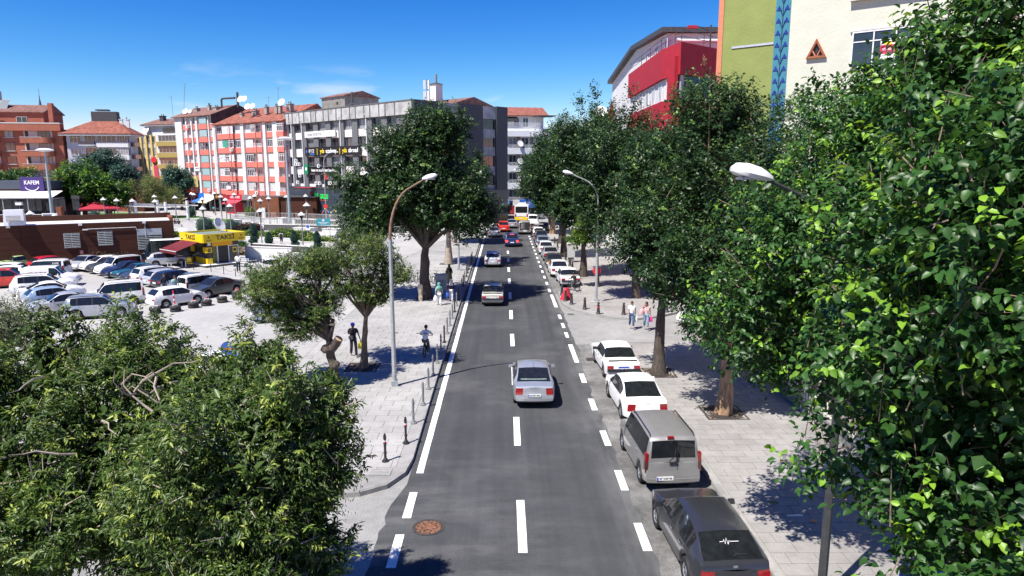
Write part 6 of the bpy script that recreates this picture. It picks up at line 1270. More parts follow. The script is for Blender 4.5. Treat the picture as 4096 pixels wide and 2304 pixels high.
for k in range(28):
    z = 5.5 + k * .585
    for s in (-1, 1):
        xc = 3.37 + s * .2; m = MB(); m.prism([(xc - .13, 0), (xc + .13, 0), (xc, .24)], 0, .024, MB1, M=Matrix.Translation((0, .018, z)) @ Matrix.Rotation(PI / 2, 4, 'X'))
        m.add([(3.37 + s * .02, -.006, z - .24), (3.37 + s * .02, -.006, z - .3), (3.37 + s * .13, -.006, z), (3.37 + s * .08, -.006, z)], [(0, 1, 2, 3), (3, 2, 1, 0)], MB1); m.obj('mosaic_leaf', b)
m = MB(); m.bx(.8, 2.99, -.002, .03, 16.19, 16.29, pm('speckled_strip', (.4, .42, .5), var=.8, scale=40)); m.obj('mosaic_strip', b)
m = MB(); A_, B_, C_ = Vector((4.65, 0, 15.3)), Vector((5.6, 0, 15.3)), Vector((5.1, 0, 16.22))
cen = (A_ + B_ + C_) / 3
for p, q in ((A_, B_), (B_, C_), (C_, A_)):
    i1, i2 = p.lerp(cen, .32), q.lerp(cen, .32); v = [p, q, i2, i1]; m.add([*(a + Vector((0, -.1, 0)) for a in v), *(a + Vector((0, .03, 0)) for a in v)], [(0, 1, 2, 3), (4, 5, 1, 0), (3, 2, 6, 7)], ORP); m.add([*(a + Vector((0, -.1, 0)) for a in v)], [(3, 2, 1, 0)], ORP)
mid = [(A_ + B_) / 2, (B_ + C_) / 2, (C_ + A_) / 2]
for q in (mid[1], mid[2]): m.tube([mid[0] + Vector((0, -.05, 0)), q + Vector((0, -.05, 0))], .035, ORP, 4)
wo = m.obj('triangular_window', b); m = MB(); m.add([a.lerp(cen, .2) + Vector((0, .025, 0)) for a in (A_, B_, C_)], [(0, 1, 2)], PLAST); m.obj('pane', wo)
o = window(b, 8.1, .02, 15.5, 2.8, 1.65, 3, 2, WHITEM, 0); m = MB(); m.bx(-.15, .5, -.08, -.03, -.55, .3, WHITE); m.obj('letting_poster', o); m = MB(); m.bx(-.15, .5, -.085, -.081, -.3, .1, pm('poster_crimson', (.45, .03, .08))); m.obj('poster_print', o); m = MB(); m.bx(0, .35, -.09, -.086, .1, .25, pm('poster_yellow', (.75, .6, .05))); m.obj('poster_print', o); text('2710622', .13, WHITE, o, (.17, -.088, -.1), bold=True, depth=.002)
boxpart(b, 'window_hood', 6.5, 9.8, -.2, .035, 17.72, 17.82, DIMW); window(b, 8.1, .02, 18.8, 2.8, 1.65, 3, 2, WHITEM, 0); boxpart(b, 'window_head', 6.6, 9.6, -.05, .035, 16.34, 16.42, DIMW)
for z in (12, 8): window(b, 8.1, .02, z, 2.8, 1.7, 3, 2, WHITEM, 0)
# red vertical advert board by the side street, garden wall with fence
t = thing('advert_board', 'red vertical advert board with white letters under the corner trees', 'sign', (12.4, 50.8, .13), R(12)); m = MB(); m.bx(-.75, .75, -.12, .12, .1, 3.3, pm('board_red', (.5, .01, .03))); m.obj('board', t)
for k, ch in enumerate('ANE'): text(ch, .75, WHITE, t, (.3, -.125, 2.6 - k * .85), bold=True, depth=.01)
for k, ch in enumerate('RM'): text(ch, .7, WHITE, t, (-.4, -.125, 2.2 - k * .95), bold=True, depth=.01)
t = thing('garden_wall', 'low concrete garden wall along the right pavement carrying a white picket fence', 'wall', (12.25, 20, .12)); GW = G_KERB
m = MB(); m.bx(0, .34, -6, 9.2, 0, .32, GW); m.obj('wall_base', t)
for k in range(14): boxpart(t, 'coping_stone', -.03, .37, -5.9 + k * 1.08, -5.9 + k * 1.08 + 1.06, .325, .42, GW)
t = thing('picket_fence', 'white metal fence of crossed pickets on the garden wall', 'fence', (12.42, 20, .54)); FM = pm('fence_cream_white', (.6, .57, .5), rough=.5, var=.12)
m = MB(); m.bx(-.02, .02, -5.8, 9.0, .06, .1, FM); m.bx(-.02, .02, -5.8, 9.0, .42, .46, FM); m.obj('rail', t)
m = MB(); m.tube([(-.02, 0, 0), (.0, .12, .72)], .022, FM, 4); pk1 = m.mesh('picket'); m = MB(); m.tube([(.02, .16, 0), (.0, .04, .66)], .022, FM, 4); pk2 = m.mesh('picket')
for k in range(58): put(pk1, 'picket', t, (0, -5.7 + k * .25, 0)); put(pk2, 'picket', t, (0, -5.7 + k * .25 + .06, 0))
m = MB(); m.tube([(0, 0, -.5), (0, 0, 1.6)], .06, FM, 7); po = m.mesh('fence_post')
for y in (-5, -1.5, 2.2, 5.6, 8.9): put(po, 'fence_post', t, (0, y, 0))
sheet('garden_bed', [(12.6, 3), (40, 3), (40, 37), (12.6, 30)], .2, G_SOIL)
t = thing('garden_table', 'orange-red garden furniture seen through the leaves behind the fence', 'garden furniture', (13.6, 31.2, .13)); TC = pm('terracotta', (.45, .16, .09), var=.2)
m = MB(); m.lathe([(.8, .75), (.8, .8), (0, .81)], TC, n=14); m.obj('table_top', t)
for k in range(3): a = k * 2.1; m = MB(); m.tube([(.15 * math.cos(a), .15 * math.sin(a), .75), (.5 * math.cos(a), .5 * math.sin(a), 0)], .05, TC, 6); m.obj('leg', t)
m = MB(); m.lathe([(2.0, 2.3), (1.0, 2.75), (0, 3.0)], TC, n=8); m.obj('parasol_top', t); m = MB(); m.tube([(0, 0, .8), (0, 0, 2.9)], .04, TC, 6); m.obj('parasol_pole', t)
# ================================================================ trees
def leaf_mat(name, dark, mid, bright, rough=.42, trans=.28):
    m = bpy.data.materials.new(name); m.use_nodes = True; t = m.node_tree; b = t.nodes['Principled BSDF']; o = t.nodes['Material Output']
    a = t.nodes.new('ShaderNodeAttribute'); a.attribute_name = 'tone'; r = t.nodes.new('ShaderNodeValToRGB')
    r.color_ramp.elements[0].color = (*dark, 1); r.color_ramp.elements[1].color = (*bright, 1); e = r.color_ramp.elements.new(.62); e.color = (*mid, 1); t.links.new(a.outputs['Fac'], r.inputs[0])
    n = t.nodes.new('ShaderNodeTexNoise'); n.inputs['Scale'].default_value = 60; c = t.nodes.new('ShaderNodeNewGeometry'); t.links.new(c.outputs['Position'], n.inputs['Vector'])
    mr = t.nodes.new('ShaderNodeMapRange'); mr.inputs['To Min'].default_value = .75; mr.inputs['To Max'].default_value = 1.25; t.links.new(n.outputs[0], mr.inputs['Value'])
    mx = t.nodes.new('ShaderNodeMix'); mx.data_type = 'RGBA'; mx.blend_type = 'MULTIPLY'; mx.inputs['Factor'].default_value = 1; t.links.new(r.outputs[0], mx.inputs['A']); t.links.new(mr.outputs[0], mx.inputs['B'])
    t.links.new(mx.outputs['Result'], b.inputs['Base Color']); b.inputs['Roughness'].default_value = rough; b.inputs['Specular IOR Level'].default_value = .36
    tr = t.nodes.new('ShaderNodeBsdfTranslucent'); hv = t.nodes.new('ShaderNodeHueSaturation'); hv.inputs['Hue'].default_value = .485; hv.inputs['Value'].default_value = 1.5; t.links.new(mx.outputs['Result'], hv.inputs['Color']); t.links.new(hv.outputs[0], tr.inputs[0])
    ms = t.nodes.new('ShaderNodeMixShader'); ms.inputs[0].default_value = trans; t.links.new(b.outputs[0], ms.inputs[1]); t.links.new(tr.outputs[0], ms.inputs[2]); t.links.new(ms.outputs[0], o.inputs['Surface']); return m
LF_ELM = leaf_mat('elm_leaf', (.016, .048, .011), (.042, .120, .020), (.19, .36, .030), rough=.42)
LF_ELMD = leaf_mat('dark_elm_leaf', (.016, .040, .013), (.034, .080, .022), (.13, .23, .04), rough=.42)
LF_ASH = leaf_mat('ash_leaf', (.028, .056, .012), (.085, .150, .026), (.30, .37, .07), rough=.42)
LF_OLIVE = leaf_mat('olive_leaf', (.08, .12, .03), (.16, .21, .06), (.28, .32, .1))
LF_GREY = leaf_mat('greyish_leaf', (.08, .11, .05), (.17, .2, .10), (.32, .36, .2))
LF_CON = leaf_mat('conifer_blue_green', (.014, .05, .034), (.05, .125, .088), (.10, .20, .15), rough=.6, trans=.1)
LF_HEDGE = leaf_mat('hedge_leaf', (.03, .08, .01), (.09, .17, .02), (.28, .36, .05))
LF_RED = leaf_mat('red_leaf', (.03, .008, .012), (.06, .015, .022), (.11, .03, .04))
LF_PINK = leaf_mat('pink_flower', (.5, .2, .2), (.7, .5, .45), (.8, .75, .6))
def nrmz(a): return a / np.maximum(np.linalg.norm(a, axis=-1, keepdims=True), 1e-9)
def leaf_mesh(name, P, D, S, L, wr, tone, mat, quadleaf=False, droop=.25, fold=.22, fine=False):
    """P base, D direction, S sideways (all Nx3), L length (N)"""
    n = len(P); N = nrmz(np.cross(S, D)); S = nrmz(np.cross(D, N)); N = np.where(N[:, 2:3] < 0, -N, N); l = L[:, None]
    if fine:
        w = S * l * wr; d = D * l; u = N * l
        v = np.stack([P, P + d * .3 + w * .9 + u * fold * .6, P + d * .7 + w * .72 + u * fold * .4 - u * droop * .3, P + d - u * droop, P + d * .7 - w * .72 + u * fold * .4 - u * droop * .3, P + d * .3 - w * .9 + u * fold * .6, P + d * .5 - u * droop * .12], 1)
        f = np.array([[6, 0, 5], [6, 5, 4], [6, 4, 3], [6, 3, 2], [6, 2, 1], [6, 1, 0]]); k = 7
    elif quadleaf:
        v = np.stack([P, P + D * l * .45 + S * l * wr + N * l * fold * .4, P + D * l - N * l * droop * .5, P + D * l * .45 - S * l * wr + N * l * fold * .4], 1); f = np.array([[0, 1, 2], [0, 2, 3]]); k = 4
    else:
        v = np.stack([P, P + D * l * .40 + S * l * wr + N * l * fold, P + D * l * .48, P + D * l * .40 - S * l * wr + N * l * fold, P + D * l - N * l * droop], 1); f = np.array([[0, 2, 1], [2, 4, 1], [0, 3, 2], [2, 3, 4]]); k = 5
    F = (f[None] + (np.arange(n) * k)[:, None, None]).reshape(-1, 3); V = v.reshape(-1, 3)
    me = bpy.data.meshes.new(name); me.vertices.add(len(V)); me.vertices.foreach_set('co', V.astype(np.float32).ravel()); me.loops.add(len(F) * 3); me.loops.foreach_set('vertex_index', F.astype(np.int32).ravel())
    me.polygons.add(len(F)); me.polygons.foreach_set('loop_start', np.arange(0, len(F) * 3, 3, dtype=np.int32)); me.polygons.foreach_set('loop_total', np.full(len(F), 3, np.int32))
    a = me.attributes.new('tone', 'FLOAT', 'POINT'); a.data.foreach_set('value', np.repeat(tone, k).astype(np.float32)); me.materials.append(mat); me.update(calc_edges=True); me.validate(); return me
def twig_mesh(name, A, B, r, mat):
    n = len(A); d = nrmz(B - A); x = nrmz(np.cross(d, np.array([.3, .2, 1.0]))); y = np.cross(d, x); V = []
    for k in range(3):
        o = x * math.cos(k * 2.094) + y * math.sin(k * 2.094); V += [A + o * r, B + o * r * .4]
    v = np.stack(V, 1).reshape(-1, 3); f = np.array([[0, 2, 3, 1], [2, 4, 5, 3], [4, 0, 1, 5]]); F = (f[None] + (np.arange(n) * 6)[:, None, None]).reshape(-1, 4)
    me = bpy.data.meshes.new(name); me.from_pydata(v.tolist(), [], F.tolist()); me.materials.append(mat); return me
def spray_points(blobs, n, rng, shell=.34, lump=.2, view=0.0, zmin=-9, up=.55, gaps=0.0):
    B = np.array(blobs, float); w = (B[:, 3] * B[:, 4] + B[:, 3] * B[:, 5] + B[:, 4] * B[:, 5]); out_p = []; out_n = []; got = 0
    ph = rng.uniform(0, 6.28, (7, 3)); fr = rng.normal(0, 3.2, (7, 3))
    while got < n:
        m = (n - got) * 3 + 100; i = rng.choice(len(B), m, p=w / w.sum()); u = nrmz(rng.normal(size=(m, 3)))
        if view:
            c = B[i, :3]; tocam = nrmz(np.array([0, 0, 10.]) - c); keep = (np.sum(u * tocam, 1) > -.15) | (rng.random(m) > view); i, u = i[keep], u[keep]
        lum = sum(np.sin((u @ fr[k]) * 1.3 + ph[k, 0] + i * 1.7) for k in range(7)) / 7
        r = (1 + lump * lum * 1.8) * (1 - np.abs(rng.normal(0, shell, len(u)))); ok = r > .15
        if gaps: ok &= (lum > -.9 + gaps) | (rng.random(len(u)) < .35)
        i, u, r = i[ok], u[ok], r[ok]; p = B[i, :3] + u * B[i, 3:6] * r[:, None]
        dmin = np.full(len(p), 9.)                        # drop points deep inside another blob
        for q in B: dmin = np.minimum(dmin, np.linalg.norm((p - q[:3]) / q[3:6], axis=1))
        ok = (dmin > .35) & (p[:, 2] > zmin); p, u = p[ok], u[ok]; out_p.append(p); out_n.append(u); got += len(p)
    return np.concatenate(out_p)[:n], np.concatenate(out_n)[:n]
def sprays(name, parent, blobs, n, k, tl, ll, wr, mat, seed, quadleaf=True, view=0.0, up=.55, droop=.25, shell=.34, lump=.2, zmin=-9, bright=.12, twigs=0, twig_mat=None, gaps=0.0, hang=.35, leaf_parts=0, rnd=.45, pend=0.0, fine=False, face=.5, dim=0.0):
    rng = np.random.default_rng(seed); p, u = spray_points(blobs, n, rng, shell, lump, view, zmin, up, gaps)
    d = nrmz(u * .75 + np.array([0, 0, up]) + rng.normal(0, rnd, (n, 3))); d[:, 2] -= pend; d = nrmz(d); side = nrmz(np.cross(d, rng.normal(size=(n, 3)) * .5 + np.array([0, 0, 1.])))
    T = tl * rng.uniform(.6, 1.3, n); P, D, S, L, TN = [], [], [], [], []
    st = np.clip(rng.beta(2.2, 3.2, n) * .95, 0, 1); fresh = rng.random(n) < bright; clump = .5 + .5 * np.sin(p[:, 0] * 1.1 + p[:, 1] * .8 + seed) * np.sin(p[:, 2] * 1.3 + seed)
    for j in range(k):
        f = (j + .5) / k; sg = 1 if j % 2 else -1
        base = p + d * (T * (f - .5))[:, None] + np.array([0, 0, -1.]) * (T * .25 * f * f)[:, None]
        if j == k - 1: dd = d + rng.normal(0, .25, (n, 3))
        else: dd = d * .45 + side * sg * .9 + rng.normal(0, .28, (n, 3))
        dd = dd + np.array([0, 0, -hang]); dd = nrmz(dd); P.append(base); D.append(dd); S.append(nrmz(np.cross(dd, np.array([0, 0, 1.]) + rng.normal(0, .35, (n, 3)) + u * face))); L.append(ll * rng.uniform(.65, 1.2, n))
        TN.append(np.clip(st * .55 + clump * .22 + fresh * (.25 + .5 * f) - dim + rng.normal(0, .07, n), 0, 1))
    P, D, S, L, TN = map(np.concatenate, (P, D, S, L, TN))
    if leaf_parts:
        dist = np.linalg.norm(P - np.array([0, 0, 10.]), axis=1); az = np.abs(np.arctan2(P[:, 0], P[:, 1])); el = np.arctan2(P[:, 2] - 10, np.hypot(P[:, 0], P[:, 1]))
        dist = dist + 99 * ((az > .66) | (el < -.58)); near = np.argsort(dist)[:leaf_parts]; keep = np.ones(len(P), bool); keep[near] = False; var = {}
        for q in near:
            key = int(TN[q] * 5)
            if key not in var: var[key] = leaf_mesh('leaf', np.zeros((1, 3)), np.array([[0, 1., 0]]), np.array([[1., 0, 0]]), np.ones(1), wr, np.array([key / 5 + .1]), mat, False, droop, fine=fine)
            Dq = Vector(D[q]); Nq = Vector(np.cross(S[q], D[q])).normalized(); Nq = -Nq if Nq.z < 0 else Nq; Xq = Dq.cross(Nq).normalized(); o = put(var[key], 'leaf', parent); l = float(L[q])
            o.matrix_local = Matrix(((Xq.x * l, Dq.x * l, Nq.x * l, P[q, 0]), (Xq.y * l, Dq.y * l, Nq.y * l, P[q, 1]), (Xq.z * l, Dq.z * l, Nq.z * l, P[q, 2]), (0, 0, 0, 1)))
        P, D, S, L, TN = P[keep], D[keep], S[keep], L[keep], TN[keep]
    o = put(leaf_mesh(name, P, D, S, L, wr, TN, mat, quadleaf, droop, fine=fine), name, parent, kind='stuff')
    if twigs:
        a = p[:twigs]; put(twig_mesh('twigs', a - d[:twigs] * T[:twigs, None] * .9, a + d[:twigs] * T[:twigs, None] * .35, .012, twig_mat or BARK), 'twigs', parent, kind='stuff')
    return o
def limbs(m, start, r0, blobs, mat, rng, per=3, bend=.3):
    s = Vector(start)
    for bl_ in blobs:
        for k in range(per):
            u = Vector(nrmz(rng.normal(size=3))); e = Vector(bl_[:3]) + Vector((u.x * bl_[3], u.y * bl_[4], abs(u.z) * bl_[5] * .8)) * .72; c1 = s.lerp(e, .35) + Vector(rng.normal(0, bend, 3)) + Vector((0, 0, .3)); c2 = s.lerp(e, .7) + Vector(rng.normal(0, bend, 3))
            m.tube([s, c1, c2, e], [r0 * .55, r0 * .38, r0 * .22, r0 * .07], mat, 6)
def tree(name, label, trunk, rad, blobs, mat, n, k, tl, ll, wr, seed, cat='tree', bark=None, group=None, limb=3, **kw):
    bark = bark or BARK; t = thing(name, label, cat, (0, 0, 0), 0, group); t.location = trunk[0]; off = Vector(trunk[0]); loc = lambda b: (b[0] - off.x, b[1] - off.y, b[2] - off.z, *b[3:])
    rng = np.random.default_rng(seed + 900); m = MB(); pts = [Vector(p) - off for p in trunk]; q = []
    for a, b in zip(pts[:-1], pts[1:]):
        for s in (0, .33, .66): q.append(a.lerp(b, s) + Vector((*rng.normal(0, rad * .12, 2), 0)) * (1 if s or len(q) else 0))
    q.append(pts[-1]); N = len(q); rs = [rad * (1.55 if i == 0 else 1.12 if i == 1 else (1 - .4 * i / N) * rng.uniform(.9, 1.12)) for i in range(N)]; m.tube(q, rs, bark, 12); m.obj('trunk', t, smooth=60)
    lb = [loc(b) for b in blobs]; m = MB(); limbs(m, q[-1], rad * .9, lb, bark, rng, limb); m.obj('branches', t, smooth=60)
    vb = kw.pop('view', 0.0); nc = kw.pop('clumps', 14); full = blobs
    if nc:                                                   # break every lobe into uneven leaf clumps with dark gaps between them
        cl = []
        for b_ in blobs:
            for j in range(nc):
                u = nrmz(rng.normal(size=3)); u[2] = u[2] * .8 + .12; f = rng.uniform(.32, .52); q = rng.uniform(.62, .88); 
                if j % 4 == 3:                               # thin upright shoots that break the outline
                    u[2] = abs(u[2]) + .35; u = nrmz(u); g = rng.uniform(.10, .17); q = rng.uniform(.92, 1.06); cl.append((b_[0] + u[0] * b_[3] * q, b_[1] + u[1] * b_[4] * q, b_[2] + u[2] * b_[5] * q, b_[3] * g, b_[4] * g, b_[5] * g * 2.0)); continue
                cl.append((b_[0] + u[0] * b_[3] * q, b_[1] + u[1] * b_[4] * q, b_[2] + u[2] * b_[5] * q, b_[3] * f, b_[4] * f, b_[5] * f * .85))
        blobs = [(b_[0], b_[1], b_[2], b_[3] * .8, b_[4] * .8, b_[5] * .8) for b_ in blobs] + cl
    fill = kw.pop('fill', .38)
    c = sprays('crown', t, blobs, int(n * 1.15), k, tl, ll, wr, mat, seed, view=vb, **kw); inv = tuple(-off)
    if fill: sprays('inner_foliage', t, [(b_[0], b_[1], b_[2], b_[3] * .68, b_[4] * .68, b_[5] * .68) for b_ in full], int(n * fill * .6), max(5, k - 3), tl * 1.3, ll * 1.7, max(wr, .26), mat, seed + 500, up=kw.get('up', .55), bright=0, dim=.15, shell=.25, view=vb * .5)  # larger inner leaves, toned darker to paint the shaded inside of the crown
    for ch in t.children:
        if ch.name.split('.')[0] in ('crown', 'twigs', 'inner_foliage'): ch.location = inv
        elif ch.name.split('.')[0] == 'leaf': ch.location = ch.location - off
    return t
ROW = 'street trees along the right pavement'
# near right elms
tree('elm_tree', 'large-leaved green elm filling the nearest right side of the street', [(8.6, 7.6, .1), (8.5, 7.8, 4), (8.2, 8.2, 7)], .22, [(8.0, 8.0, 8.3, 3.7, 3.8, 3.5), (7.0, 9.3, 6.5, 2.7, 3.0, 2.1), (8.7, 10, 11.0, 3.0, 3, 2.5), (6.4, 8.4, 8.9, 2.2, 2.4, 2.6), (7.9, 10.5, 11.2, 1.7, 2.2, 1.8), (7.2, 8.6, 5.2, 2.4, 2.5, 1.8)], LF_ELM, 6200, 9, .72, .135, .36, 21, fine=True, face=.9, view=.8, twigs=1500, bright=.16, shell=.2, hang=.55, leaf_parts=300, up=.7, group=ROW)
tree('elm_tree', 'bright green elm behind the near lamp post with hanging lower branches', [(11.6, 17.5, .2), (11.2, 17.3, 3.5), (10.4, 17, 6.5)], .26, [(10.6, 17, 8.2, 5.0, 4.2, 4.0), (7.6, 16, 8.4, 2.7, 2.8, 2.8), (10.6, 17.5, 10.9, 3.4, 3, 1.9), (6.6, 16.4, 6.3, 1.9, 2.0, 2.1), (8.6, 15.5, 5.9, 2.2, 2, 2.0), (9.0, 16, 11.3, 1.4, 1.4, 1.3), (8.3, 15.6, 10.7, .8, .8, 1.1)], LF_ELM, 7000, 8, .66, .13, .36, 22, fine=True, face=.9, view=.7, twigs=900, bright=.18, shell=.24, hang=.5, up=.75, lump=.3, group=ROW)
tree('elm_tree', 'elm on the sunlit brown trunk rising from the square iron grate', [(8.95, 26.5, .1), (9.0, 26.5, 3.2), (9.1, 26.6, 5.5)], .25, [(9.2, 27, 9.3, 3.6, 3.4, 4.0), (7.2, 26, 6.4, 1.9, 1.8, 2.2), (10.8, 26.4, 6.2, 2.4, 2, 2.6), (8.2, 27, 12.0, 1.8, 2, 1.7), (7.6, 25.4, 4.2, .9, .9, 1.1), (10.2, 25.6, 3.6, 1.0, .9, 1.1)], LF_ELMD, 5200, 8, .6, .135, .36, 23, view=.6, twigs=500, bright=.12, lump=.34, hang=.5, up=.7, bark=pm('bark_tan', (.30, .19, .11), rough=.9, var=.45, scale=5, bump=.9, bscale=20, stretch=(2, 2, .5)), group=ROW)
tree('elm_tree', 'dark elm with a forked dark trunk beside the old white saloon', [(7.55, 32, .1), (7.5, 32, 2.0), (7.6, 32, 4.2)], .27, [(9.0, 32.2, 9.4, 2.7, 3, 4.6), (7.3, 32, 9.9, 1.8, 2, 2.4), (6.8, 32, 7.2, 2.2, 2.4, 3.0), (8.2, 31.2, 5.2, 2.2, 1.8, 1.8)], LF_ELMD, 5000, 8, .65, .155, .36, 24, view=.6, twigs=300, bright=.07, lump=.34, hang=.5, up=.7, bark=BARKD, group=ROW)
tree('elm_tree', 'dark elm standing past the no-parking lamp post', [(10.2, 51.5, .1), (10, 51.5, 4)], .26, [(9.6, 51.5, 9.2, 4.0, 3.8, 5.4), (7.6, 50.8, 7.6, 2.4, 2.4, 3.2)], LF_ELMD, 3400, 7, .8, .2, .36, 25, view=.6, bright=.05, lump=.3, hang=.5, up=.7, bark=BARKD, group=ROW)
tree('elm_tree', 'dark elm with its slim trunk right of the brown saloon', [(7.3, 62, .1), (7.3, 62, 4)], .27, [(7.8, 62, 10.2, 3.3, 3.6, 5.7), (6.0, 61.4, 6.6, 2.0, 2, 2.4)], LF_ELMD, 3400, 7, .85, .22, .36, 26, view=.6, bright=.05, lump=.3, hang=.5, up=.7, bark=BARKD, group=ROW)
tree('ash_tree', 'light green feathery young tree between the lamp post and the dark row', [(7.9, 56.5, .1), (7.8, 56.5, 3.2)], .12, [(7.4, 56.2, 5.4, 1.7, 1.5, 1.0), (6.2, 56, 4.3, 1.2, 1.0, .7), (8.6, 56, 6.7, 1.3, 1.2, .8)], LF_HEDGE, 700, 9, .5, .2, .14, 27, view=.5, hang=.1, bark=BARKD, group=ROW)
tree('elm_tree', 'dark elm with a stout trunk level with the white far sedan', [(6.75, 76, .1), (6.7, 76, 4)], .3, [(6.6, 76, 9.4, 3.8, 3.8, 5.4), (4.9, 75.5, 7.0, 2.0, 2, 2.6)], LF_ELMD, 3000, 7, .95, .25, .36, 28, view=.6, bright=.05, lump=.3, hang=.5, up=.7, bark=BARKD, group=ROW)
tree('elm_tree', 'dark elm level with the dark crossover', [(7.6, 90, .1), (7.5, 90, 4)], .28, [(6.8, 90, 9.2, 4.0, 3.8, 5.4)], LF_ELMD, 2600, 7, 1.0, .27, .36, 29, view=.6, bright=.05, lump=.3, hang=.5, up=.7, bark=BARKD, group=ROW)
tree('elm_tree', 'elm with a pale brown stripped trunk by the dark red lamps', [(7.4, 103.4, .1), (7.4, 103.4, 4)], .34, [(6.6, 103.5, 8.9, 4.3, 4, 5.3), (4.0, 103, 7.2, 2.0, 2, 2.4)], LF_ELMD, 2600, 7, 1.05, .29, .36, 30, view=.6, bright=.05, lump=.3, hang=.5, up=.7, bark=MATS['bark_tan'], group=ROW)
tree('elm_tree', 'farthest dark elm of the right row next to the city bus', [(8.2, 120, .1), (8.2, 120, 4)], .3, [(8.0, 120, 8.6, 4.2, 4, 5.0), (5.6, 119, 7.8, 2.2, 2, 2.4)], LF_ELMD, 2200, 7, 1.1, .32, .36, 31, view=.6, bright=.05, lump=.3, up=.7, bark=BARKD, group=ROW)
# left pavement
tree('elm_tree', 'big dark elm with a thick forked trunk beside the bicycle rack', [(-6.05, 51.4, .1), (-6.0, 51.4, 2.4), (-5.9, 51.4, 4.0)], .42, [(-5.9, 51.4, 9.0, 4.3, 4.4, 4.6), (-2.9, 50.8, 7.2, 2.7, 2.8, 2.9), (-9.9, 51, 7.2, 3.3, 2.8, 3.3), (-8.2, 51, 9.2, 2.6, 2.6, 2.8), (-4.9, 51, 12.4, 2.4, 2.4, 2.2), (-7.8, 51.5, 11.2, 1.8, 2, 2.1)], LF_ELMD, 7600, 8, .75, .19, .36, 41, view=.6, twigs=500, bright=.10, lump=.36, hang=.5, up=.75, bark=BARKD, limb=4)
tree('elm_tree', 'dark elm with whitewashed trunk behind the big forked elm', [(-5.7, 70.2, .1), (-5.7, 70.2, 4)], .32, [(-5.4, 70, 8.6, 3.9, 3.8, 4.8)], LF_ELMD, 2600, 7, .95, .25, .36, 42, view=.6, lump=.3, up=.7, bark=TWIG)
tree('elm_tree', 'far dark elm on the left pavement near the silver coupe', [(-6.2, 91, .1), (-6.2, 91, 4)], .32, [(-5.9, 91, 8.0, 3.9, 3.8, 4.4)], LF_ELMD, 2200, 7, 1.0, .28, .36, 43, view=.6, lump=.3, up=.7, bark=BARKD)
tree('ash_tree', 'young forked ash with a light crown rising from the iron grate', [(-7.05, 33.1, .1), (-6.95, 33.15, 1.6), (-6.85, 33.2, 2.7)], .17, [(-7.0, 33.5, 5.9, 1.7, 1.7, 1.1), (-8.6, 33.6, 5.3, 1.3, 1.3, 1.0), (-5.5, 33.3, 4.9, 1.2, 1.1, .9), (-7.6, 33.2, 4.5, 1.2, 1.1, .8), (-6.4, 33.0, 4.0, 1.0, .9, .8)], LF_ASH, 2500, 11, .36, .115, .17, 51, fill=.12, view=.5, twigs=500, lump=.3, hang=.45, bright=.15, limb=4, twig_mat=BARK)
M2 = tree('ash_tree', 'pollarded ash with a thick knobbly trunk and sawn stump', [(-7.66, 29.75, .1), (-7.7, 29.8, 1.3), (-7.85, 29.9, 2.4)], .25, [(-9.6, 30.2, 5.0, 1.9, 1.8, 1.35), (-8.1, 30, 3.9, .8, .9, 1.1), (-10.6, 30.5, 4.3, 1.2, 1.2, 1.1), (-8.6, 30.4, 5.8, 1.2, 1.2, .8), (-9.2, 29.9, 3.3, 1.2, 1.1, 1.1)], LF_ASH, 2900, 11, .36, .115, .17, 52, fill=.15, view=.5, twigs=600, lump=.3, hang=.45, bright=.15, bark=BARKD, limb=4, twig_mat=TWIG)
m = MB(); m.tube([(-.05, .0, 1.9), (.15, -.1, 2.15), (.33, -.2, 2.42)], [.2, .2, .19], BARKD, 10); m.obj('branch_stub', M2, smooth=50); m = MB(); m.lathe([(.185, 0), (0, .01)], pm('sawn_wood', (.5, .36, .2), var=.25, scale=12), n=12, M=Matrix.Translation((.336, -.203, 2.434)) @ Vector((.48, -.2, .66)).to_track_quat('Z', 'Y').to_matrix().to_4x4()); m.obj('sawn_face', M2)
for k, (a, b_) in enumerate((((-.1, 0, .6), .3), ((.05, -.1, 1.2), .26), ((-.3, 0, 1.9), .27))): m = MB(); m.lathe([(0, -.15), (b_ * .8, -.1), (b_, 0), (b_ * .75, .12), (0, .15)], BARKD, n=9, M=Matrix.Translation(a) @ Matrix.Rotation(.4, 4, 'X')); m.obj('burr', M2, smooth=60)
